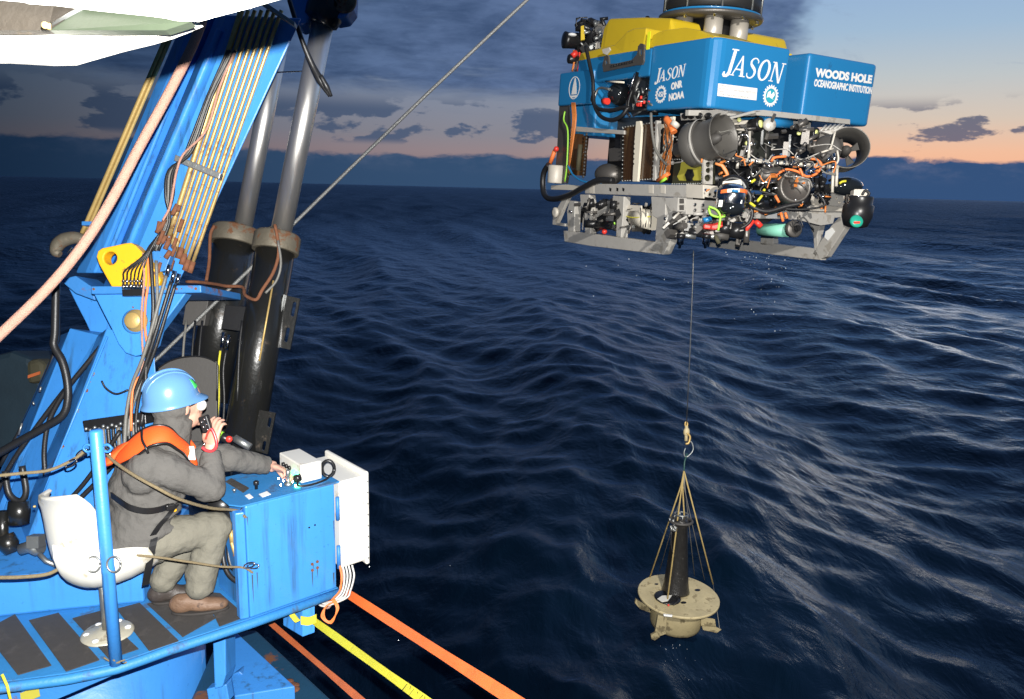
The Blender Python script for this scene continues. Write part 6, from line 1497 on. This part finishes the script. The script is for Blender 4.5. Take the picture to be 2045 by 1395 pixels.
# downward lasers
for px, py in ((1359, 478), (1410, 478)):
    o = vb(MB().lathe(D(px, py, 6.85), -VZ, [(.038, -.04), (.038, -.02), (.032, 0), (.030, .04), (.014, .05), (.012, .075), (.002, .08)], 18), 'laser_pointer', M_CHROME)
    vb(MB().lathe(D(px, py, 6.85), -VZ, [(.0395, -.05), (.0395, -.012)], 18), 'collar', M_BLK, o)
# cans, manipulators and bottles across the front
vb(MB().lathe(D(1588, 372, 7.15), -VF + VR * .1, [(.14, -.2), (.15, -.06), (.152, 0), (.13, .02), (.128, .0), (.002, .005)], 34), 'big_can', M_TI)
vb(MB().cyl(D(1512, 350, 7.3), D(1556, 348, 7.3), .075, 24), 'steel_bottle', M_TI); vb(MB().cyl(D(1505, 366, 7.2), D(1560, 362, 7.2), .02, 12), 'bright_rod', M_CHROME)
vb(MB().cyl(D(1618, 356, 7.4), D(1616, 388, 7.4), .045, 16), 'silver_can', M_CHROME); vb(MB().cyl(D(1632, 356, 7.5), D(1632, 384, 7.5), .055, 16), 'black_can', M_BLK)
vb(MB().ball(D(1690, 372, 7.6), (.16, .10, .09), 22, 14, (VR, VF, VU)), 'black_float', M_GLASS)
vb(MB().tube([D(1676, 366, 7.5), D(1682, 362, 7.5), D(1690, 361, 7.49)], .012, 6), 'yellow_band', M_YSTRAP)
vb(MB().cyl(D(1518, 458, 7.6), D(1576, 460, 7.35), .062, 22), 'mint_canister', M_MINT); vb(MB().lathe(D(1587, 456, 7.25), -VF + VR * .3, [(.075, -.05), (.082, 0), (.07, .01), (.002, .012)], 26), 'canister_end', M_TI); vb(MB().lathe(D(1590, 456, 7.2), -VF + VR * .3, [(.03, 0), (.03, .03)], 12), 'canister_plug', M_BLK)
vb(MB().prism(DD([(1424, 446), (1444, 440), (1444, 452), (1430, 458), (1406, 456), (1406, 446)], 6.95), VF * .06), 'red_clamp', M_RED, None, .01); vb(MB().cyl(D(1404, 440, 6.95), D(1420, 436, 6.95), .025, 12), 'blue_valve', M_VB)
vb(MB().cyl(D(1488, 460, 7.1), D(1504, 440, 7.1), .022, 10), 'red_arm', M_RED); vb(MB().cyl(D(1508, 440, 7.2), D(1520, 452, 7.2), .026, 10), 'red_arm', M_RED)
for x, y, r_, m in ((1448, 455, .09, M_BLK), (1470, 460, .10, M_BLK), (1440, 470, .05, M_DGREY), (1390, 464, .05, M_BLK), (1375, 470, .035, M_GALV), (1425, 472, .035, M_GALV)):
    vb(MB().cyl(D(x - 14, y - 2, 7.05), D(x + 14, y + 3, 7.05), r_ * .7, 16), 'lower_housing', m)
vb(MB().prism(DD([(1340, 440), (1400, 452), (1400, 464), (1350, 458)], 7.2), VF * .2), 'lower_tray', M_BLK)
vb(MB().cyl(D(1428, 470, 6.8), D(1436, 486, 6.8), .018, 8), 'latch_handle', M_OLIVE)
vb(MB().tube(DD([(1415, 412), (1430, 418), (1438, 430), (1437, 446), (1434, 460)], 6.72), .010, 8, sp=5), 'lime_cable', M_LCAB)
vb(MB().tube(DD([(1415, 414), (1420, 428), (1436, 433), (1448, 431)], 6.74), .010, 8, sp=5), 'lime_cable', M_LCAB)
vb(MB().tube(DD([(1548, 350), (1570, 338), (1592, 342), (1612, 352), (1632, 345), (1640, 328), (1630, 318), (1618, 317)], 7.1), .0115, 8, sp=6), 'orange_cable', M_ORC)
vb(MB().tube(DD([(1604, 352), (1600, 342), (1597, 336)], 7.08), .0115, 8, sp=4), 'orange_cable', M_ORC)
vb(MB().tube(DD([(1540, 322), (1548, 314), (1570, 312)], 7.15), .0115, 8, sp=4), 'orange_cable', M_ORC)
for i in range(5): vb(MB().tube(DD([(1428 + i * 2, 326 + i), (1440 + i, 330), (1450 + i, 345 + i), (1452 - i * 2, 352)], 7.0), .011, 7, sp=4), 'orange_cable', M_OCAB)
for px, py, x1, y1, m in ((1500, 364, 1508, 358, M_YSTRAP), (1512, 402, 1522, 390, M_YSTRAP), (1497, 404, 1508, 412, M_YSTRAP), (1524, 378, 1528, 380, M_YSTRAP), (1548, 390, 1556, 404, M_ORC), (1559, 424, 1564, 442, M_ORC), (1568, 424, 1572, 436, M_ORC)): vb(MB().cyl(D(px, py, 6.95), D(x1, y1, 6.95), .012, 8), 'tape_wrap', m)
vb(MB().tube(DD([(1484, 372), (1498, 390), (1500, 410), (1530, 422), (1570, 412), (1600, 406)], 6.98), .022, 8, sp=6), 'black_hose', M_HOSE)
vb(MB().tube(DD([(1634, 386), (1646, 402), (1642, 412), (1600, 418), (1560, 416)], 6.98), .010, 8, sp=6), 'black_hose', M_HOSE)
vb(MB().tube(DD([(1494, 404), (1502, 424), (1496, 444), (1476, 458)], 7.0), .016, 8, sp=6), 'black_hose', M_HOSE)
b = MB(); rr = random.Random(12)
for i in range(90):
    c = D(rr.uniform(1440, 1660), rr.uniform(335, 412), rr.uniform(7.3, 7.7)); dd = Vector((rr.uniform(-1, 1), rr.uniform(-1, 1), rr.uniform(-1, 1))).normalized(); l_ = rr.uniform(.02, .07)
    if i % 4 == 0: b.box(c, (dd * l_, dd.orthogonal().normalized() * l_ * .6, dd.cross(dd.orthogonal()).normalized() * l_ * .5))
    else: b.cyl(c - dd * l_, c + dd * l_, rr.uniform(.012, .035), 8)
vb(b, 'front_machinery', M_BLK, None, 0, kind='stuff')
b = MB()
for i in range(60):
    c = D(rr.uniform(1440, 1665), rr.uniform(300, 410), rr.uniform(7.15, 7.4)); dd = Vector((rr.uniform(-1, 1), rr.uniform(-1, 1), rr.uniform(-1, 1))).normalized(); l_ = rr.uniform(.012, .04)
    b.cyl(c - dd * l_, c + dd * l_, rr.uniform(.006, .014), 7)
vb(b, 'front_fittings', M_CHROME, None, 0, kind='stuff')
for i in range(14):
    x, y = rr.uniform(1450, 1640), rr.uniform(300, 380)
    vb(MB().tube(DD([(x, y), (x + rr.uniform(-10, 14), y + rr.uniform(4, 14)), (x + rr.uniform(4, 34), y + rr.uniform(-4, 18)), (x + rr.uniform(10, 44), y + rr.uniform(6, 30))], rr.uniform(6.98, 7.15)), rr.uniform(.005, .010), 6, sp=5), 'loose_cable', (M_HOSE, M_HOSEG, M_OCAB, M_HOSE)[i % 4])
# small metal parts and cabling packed into the open frame
rr = random.Random(31)
def clutter(name, n, xr, yr, dr, m, r0, r1, l0, l1):
    b_ = MB()
    for i in range(n):
        c = D(rr.uniform(*xr), rr.uniform(*yr), rr.uniform(*dr)); dd = (VR * rr.choice((0, 1, .3)) + VU * rr.choice((0, 1, .2)) + VF * rr.uniform(-.3, .3) + VR * .05).normalized(); l_ = rr.uniform(l0, l1); r_ = rr.uniform(r0, r1)
        if i % 3 == 0: b_.box(c, (dd * l_, dd.orthogonal().normalized() * r_ * 1.3, dd.cross(dd.orthogonal()).normalized() * r_))
        else: b_.cyl(c - dd * l_, c + dd * l_, r_, 9)
    vb(b_, name, m, None, 0, kind='stuff')
clutter('frame_blocks', 46, (1440, 1650), (240, 330), (7.25, 7.6), M_TI, .010, .03, .02, .08)
clutter('frame_blocks', 34, (1340, 1495), (425, 474), (7.0, 7.5), M_TI, .010, .03, .02, .09)
clutter('frame_fittings', 46, (1330, 1500), (420, 470), (6.95, 7.3), M_ALU, .005, .014, .01, .05)
clutter('frame_fittings', 50, (1340, 1500), (238, 330), (7.3, 7.7), M_ALU, .005, .014, .01, .05)
clutter('frame_fittings', 50, (1150, 1330), (400, 462), (7.9, 8.7), M_TI, .005, .016, .02, .07)
clutter('frame_blocks', 30, (1170, 1320), (402, 456), (8.0, 8.9), M_BLK, .015, .05, .03, .12)
clutter('frame_plugs', 26, (1400, 1660), (310, 440), (6.95, 7.2), M_OCAB, .006, .012, .012, .035)
for i in range(30):
    x, y = rr.uniform(1400, 1640), rr.uniform(250, 440)
    vb(MB().tube(DD([(x, y), (x + rr.uniform(-14, 18), y + rr.uniform(2, 12)), (x + rr.uniform(2, 34), y + rr.uniform(-8, 18)), (x + rr.uniform(8, 50), y + rr.uniform(0, 26))], rr.uniform(7.0, 7.25)), rr.uniform(.004, .007), 5, sp=5), 'loose_cable', (M_HOSE, M_HOSEG, M_HOSE, M_HOSE, M_ALU)[i % 5])
# --- rear end: upright plate, clear tube, can and looping hose
sidepoly([(1118, 180), (1126, 174), (1134, 176), (1140, 255), (1134, 330), (1128, 366), (1106, 366), (1112, 300)], .02, .05, M_TI, 'tail_plate', .006)
vb(MB().cyl(L(1159, 268, 0, .05), L(1153, 350, 0, .05), .10, 28), 'amber_tube', M_AMBER)
b = MB()
for i in range(13):
    for sx in (0, 1):
        x = 1142 + sx * 30 - i * .55; b.lathe(L(x, 268 + i * 7, 0, -.02), -VX, [(.018, 0), (.014, .012), (.001, .014)], 8)
vb(b, 'tube_bolts', M_DGREY, None, kind='stuff')
vb(MB().cyl(L(1159, 288, 0, -.09), L(1154, 340, 0, -.09), .026, 12), 'inner_rod', M_OLIVE)
vb(MB().lathe(L(1109, 365, 0, -.02), VZ, [(.002, 0), (.095, 0), (.098, .01), (.098, .20), (.085, .21), (.002, .212)], 26), 'tail_can', M_ALUL)
vb(MB().cyl(L(1097, 330, 0, -.02), L(1108, 300, 0, -.02), .026, 10), 'orange_boot', M_ORC); vb(MB().ball(L(1111, 297, 0, -.03), .032), 'red_knob', M_RED)
vb(MB().tube([L(1096, 328, 0, -.06), L(1086, 345, 0, -.06), L(1084, 372, 0, -.06), L(1090, 392, 0, -.07), L(1108, 397, 0, -.08), L(1135, 390, 0, -.1), L(1165, 374, 0, -.12), L(1195, 360, 0, -.1), L(1225, 360, 0, -.05)], .034, 10, sp=6), 'looping_hose', M_HOSE)
vb(MB().tube([L(1128, 222, 0, -.03), L(1126, 240, 0, -.04), L(1134, 262, 0, -.04), L(1132, 330, 0, -.04), L(1128, 362, 0, -.03)], .010, 6, sp=5), 'lime_cable', M_LCAB)
for k in range(4): vb(MB().tube([L(1142 + k * 2, 205, 0, -.02), L(1144 + k * 2, 240, 0, -.05), L(1139 + k, 300, 0, -.05), L(1136 + k, 345, 0, -.03)], .010, 6, sp=4), 'copper_wire', M_OCAB)
vb(MB().tube([L(1134, 330, 0, -.05), L(1146, 350, 0, -.06), L(1166, 362, 0, -.06), L(1200, 366, 0, -.04)], .012, 7, sp=5), 'blue_hose', M_VB)
vb(MB().prism(LL([(1100, 370), (1130, 368), (1166, 372), (1166, 380), (1100, 378)], 0, -.0), VX * .1), 'tail_rail', M_ALUL, None, .004)
sidepoly([(1216, 296), (1242, 292), (1246, 320), (1216, 322)], .06, .08, M_TI, 'dark_box'); sidepoly([(1228, 262), (1240, 262), (1240, 296), (1228, 296)], .06, .08, M_BLK, 'dark_box')
vb(MB().ball(L(1216, 348, 0, .12), (.14, .20, .12), 20, 12), 'rear_sphere', M_TI)
b = MB().prism(LL([(1140, 250), (1240, 258), (1240, 370), (1132, 370)], 0, .95), VX * .05)
vb(MB().cyl((.9, 2.2, -.7), (.9, 2.2, -.1), .05, 10), 'rear_post', M_ALU)

# ================================================================== HANGING INSTRUMENT, DROPS
ID = 8.35
dc = P(1355, 1187, ID)
inst = thing('hanging_instrument', 'stained yellow disc and drum with black tapered tube hanging over the water', 'instrument', dc)
tl = (Z3 + RT * .035 - FW * .03).normalized()
R_D = 80.5 / FPX * ID
b = MB().lathe(dc, tl, [(R_D * .98, -.032), (R_D, -.026), (R_D, -.004), (R_D * .985, 0)], 56); build(b, 'disc', M_DISC, inst)
build(MB().lathe(dc - tl * .034, -tl, [(R_D * .635, 0), (R_D * .635, .27), (R_D * .615, .31), (R_D * .54, .325), (.002, .326)], 40), 'drum', M_DRUMY, inst)
def onto(px, py, h=0.0):
    r = ray(px, py); p0 = dc + tl * h; return CAM + r * ((p0 - CAM).dot(tl) / r.dot(tl))
foot = onto(1349, 1180); head = P(1360, 1036, ID - .05)
tx = (head - foot).normalized()
Lc = (head - foot).length
tub = build(MB().lathe(foot, tx, [(.150, 0), (.145, .02), (.130, .10), (.076, Lc * .9), (.095, Lc * .94), (.095, Lc * .97), (.065, Lc), (.060, Lc + .01)], 30), 'tapered_tube', M_WETB, inst)
for h, r_, m in ((-.02, .118, M_DGREY), (.055, .07, M_GALV)):
    c = head + tx * h; u, w = perp(tx)
    build(MB().tube(circ(c, u, w, r_, 24) + [c + u * r_], .016 if h < 0 else .009, 8), 'top_ring', m, tub)
for a in range(4):
    u, w = perp(tx); d_ = u * math.cos(a * 1.57) + w * math.sin(a * 1.57); build(MB().cyl(head + d_ * .07, head + tx * .055 + d_ * .07, .008, 6), 'ring_post', M_GALV, tub)
b = MB(); rr = random.Random(2)
for i in range(14):
    c = P(rr.uniform(1338, 1350), rr.uniform(1040, 1062), ID - .1); b.cyl(c, c + UP * rr.uniform(.02, .05) + RT * rr.uniform(-.02, .02), rr.uniform(.008, .016), 7)
build(b, 'fitting_cluster', M_GALV, tub, kind='stuff')
build(MB().tube(PP([(1341, 1060), (1340, 1085), (1344, 1105)], ID - .12), .006, 6, sp=4), 'hanging_cord', M_HOSE, tub)
oc = onto(1333, 1194)
build(MB().lathe(oc, tl, [(.14, .002), (.14, .012), (.12, .02), (.05, .022)], 26), 'collar_plate', M_BLK, inst)
build(MB().prism([onto(x, y, .026) for x, y in ((1313, 1196), (1322, 1190), (1342, 1189), (1334, 1200), (1322, 1202))], tl * .006), 'white_patch', M_TARP, inst)
for px, py, m in ((1335, 1208, M_RED), (1349, 1180, M_ORC)): build(MB().ball(onto(px, py, .02), .012, 8, 6), 'marker', m, inst)
for px, py, sx in ((1393, 1178, 6), (1311, 1166, 4), (1365, 1203, 6)):
    build(MB().prism([onto(px + sx * math.cos(a), py + sx * .42 * math.sin(a), .0012) for a in np.linspace(0, 6.283, 13)[:-1].tolist()], tl * .0012), 'slot_hole', M_BLK, inst)
build(MB().tube([onto(1345, 1186, .02), onto(1355, 1196, .06), onto(1345, 1208, .02), onto(1352, 1204, .02)], .005, 6, sp=5), 'thin_line', M_HOSE, inst)
# fins under the disc
build(MB().prism(PP([(1400, 1232), (1428, 1236), (1430, 1252), (1400, 1250)], ID - .1), FW * .05 - UP * .01), 'fin', M_DRUMY, inst, .004)
build(MB().prism(PP([(1402, 1250), (1430, 1252), (1441, 1257), (1432, 1264), (1404, 1258)], ID - .15), FW * .03), 'fin_foot', M_DRUMY, inst, .004)
build(MB().prism(PP([(1270, 1196), (1296, 1212), (1300, 1224), (1278, 1216), (1268, 1204)], ID + .05), FW * .05), 'fin', M_DRUMY, inst, .004)
build(MB().prism(PP([(1314, 1228), (1332, 1232), (1330, 1266), (1312, 1272), (1308, 1264)], ID - .42), FW * .05), 'fin', M_DRUMY, inst, .004)
build(MB().prism(PP([(1300, 1268), (1312, 1262), (1318, 1272), (1308, 1279), (1301, 1276)], ID - .45), FW * .04), 'fin_foot', M_DRUMY, inst, .004)
build(MB().prism(PP([(1325, 1226), (1343, 1228), (1342, 1232), (1326, 1230)], ID - .42), FW * .02), 'name_label', M_LABEL, inst)
# sling ropes from one ring
apex = P(1366, 940, ID - .05)
sl = thing('rope_sling', 'yellowish rope sling spreading from one ring down to the hanging disc', 'sling', apex)
legs = [onto(1298, 1152, .0), onto(1333, 1198, .02), onto(1375, 1184, .0), onto(1424, 1166, .0), onto(1407, 1158, 0), onto(1317, 1140, 0), onto(1387, 1150, 0)]
neck = P(1363, 968, ID - .06)
for i, e in enumerate(legs):
    st = [apex, neck + RT * .006 * (i - 2)] if i not in (3,) else [apex]
    build(MB().tube(st + [e], .0085 if i < 4 else .005, 7), 'sling_leg', M_SLING if i < 4 else M_HOSEG, sl)
build(MB().tube([onto(1424, 1166, -.03), P(1437, 1254, ID - .12)], .004, 5), 'fin_cord', M_HOSEG, sl)
b = MB().tube([P(1372, 905, ID), P(1367, 922, ID), P(1366, 940, ID - .05)], .009, 8); build(b, 'shackle', M_GREENL, sl)
hk = thing('lifting_hook', 'small brass coloured hook with a wire loop on the thin line', 'hook', P(1371, 870, ID))
b = MB(); b.ball(P(1371, 862, ID), (.035, .03, .05), 12, 8); b.cyl(P(1371, 850, ID), P(1370, 880, ID), .018, 10); build(b, 'hook_body', M_DISC, hk)
build(MB().tube(PP([(1371, 852), (1373, 846), (1370, 842), (1368, 847), (1370, 852)], ID), .009, 7, sp=4), 'hook_eye', M_GOLD, hk)
build(MB().tube(PP([(1372, 864), (1378, 872), (1375, 884), (1369, 886)], ID - .02), .012, 8, sp=5), 'hook_tongue', M_GOLD, hk)
build(MB().tube(PP([(1374, 878), (1382, 884), (1384, 898), (1376, 909), (1369, 912), (1366, 904), (1369, 894)], ID), .0065, 7, sp=6), 'wire_loop', M_GALV, hk)
tag(build(MB().tube([P(1385, 500, 7.4), P(1384, 545, 7.45), P(1378, 700, 7.9), P(1371, 846, ID)], .0048, 6), 'hanging_line', M_WIRE), 'thin line from the vehicle down to the hanging instrument', 'line')
# water drops: falling from the vehicle and the instrument, and drizzle near the lens
dm = MB(); rr = random.Random(21)
def drop(p, r): dm.ball(p, (r, r, r * rr.uniform(1.2, 2.2)), 6, 5, (RT, FW, UP))
for i in range(2):
    d = rr.uniform(1.6, 6.5); drop(P(rr.uniform(560, 2040), rr.uniform(330, 1390), d), rr.uniform(.0002, .0005) * (.5 + d * .28))
for i in range(3):
    d = rr.uniform(1.5, 4.0); drop(P(rr.uniform(640, 1060), rr.uniform(1120, 1390), d), rr.uniform(.0003, .0006) * (.5 + d * .28))
for i in range(46):
    drop(P(rr.gauss(1530, 26), 508 + abs(rr.gauss(0, 60)), 7.3), rr.uniform(.0012, .0030))
for i in range(16):
    drop(P(rr.uniform(1130, 1640), 500 + abs(rr.gauss(0, 40)), 7.4), rr.uniform(.0015, .003))
for i in range(26):
    drop(P(rr.gauss(1352, 22), 1284 + abs(rr.gauss(0, 50)), ID), rr.uniform(.0012, .0030))
build(dm, 'water_drops', M_DROP, None, kind='stuff')
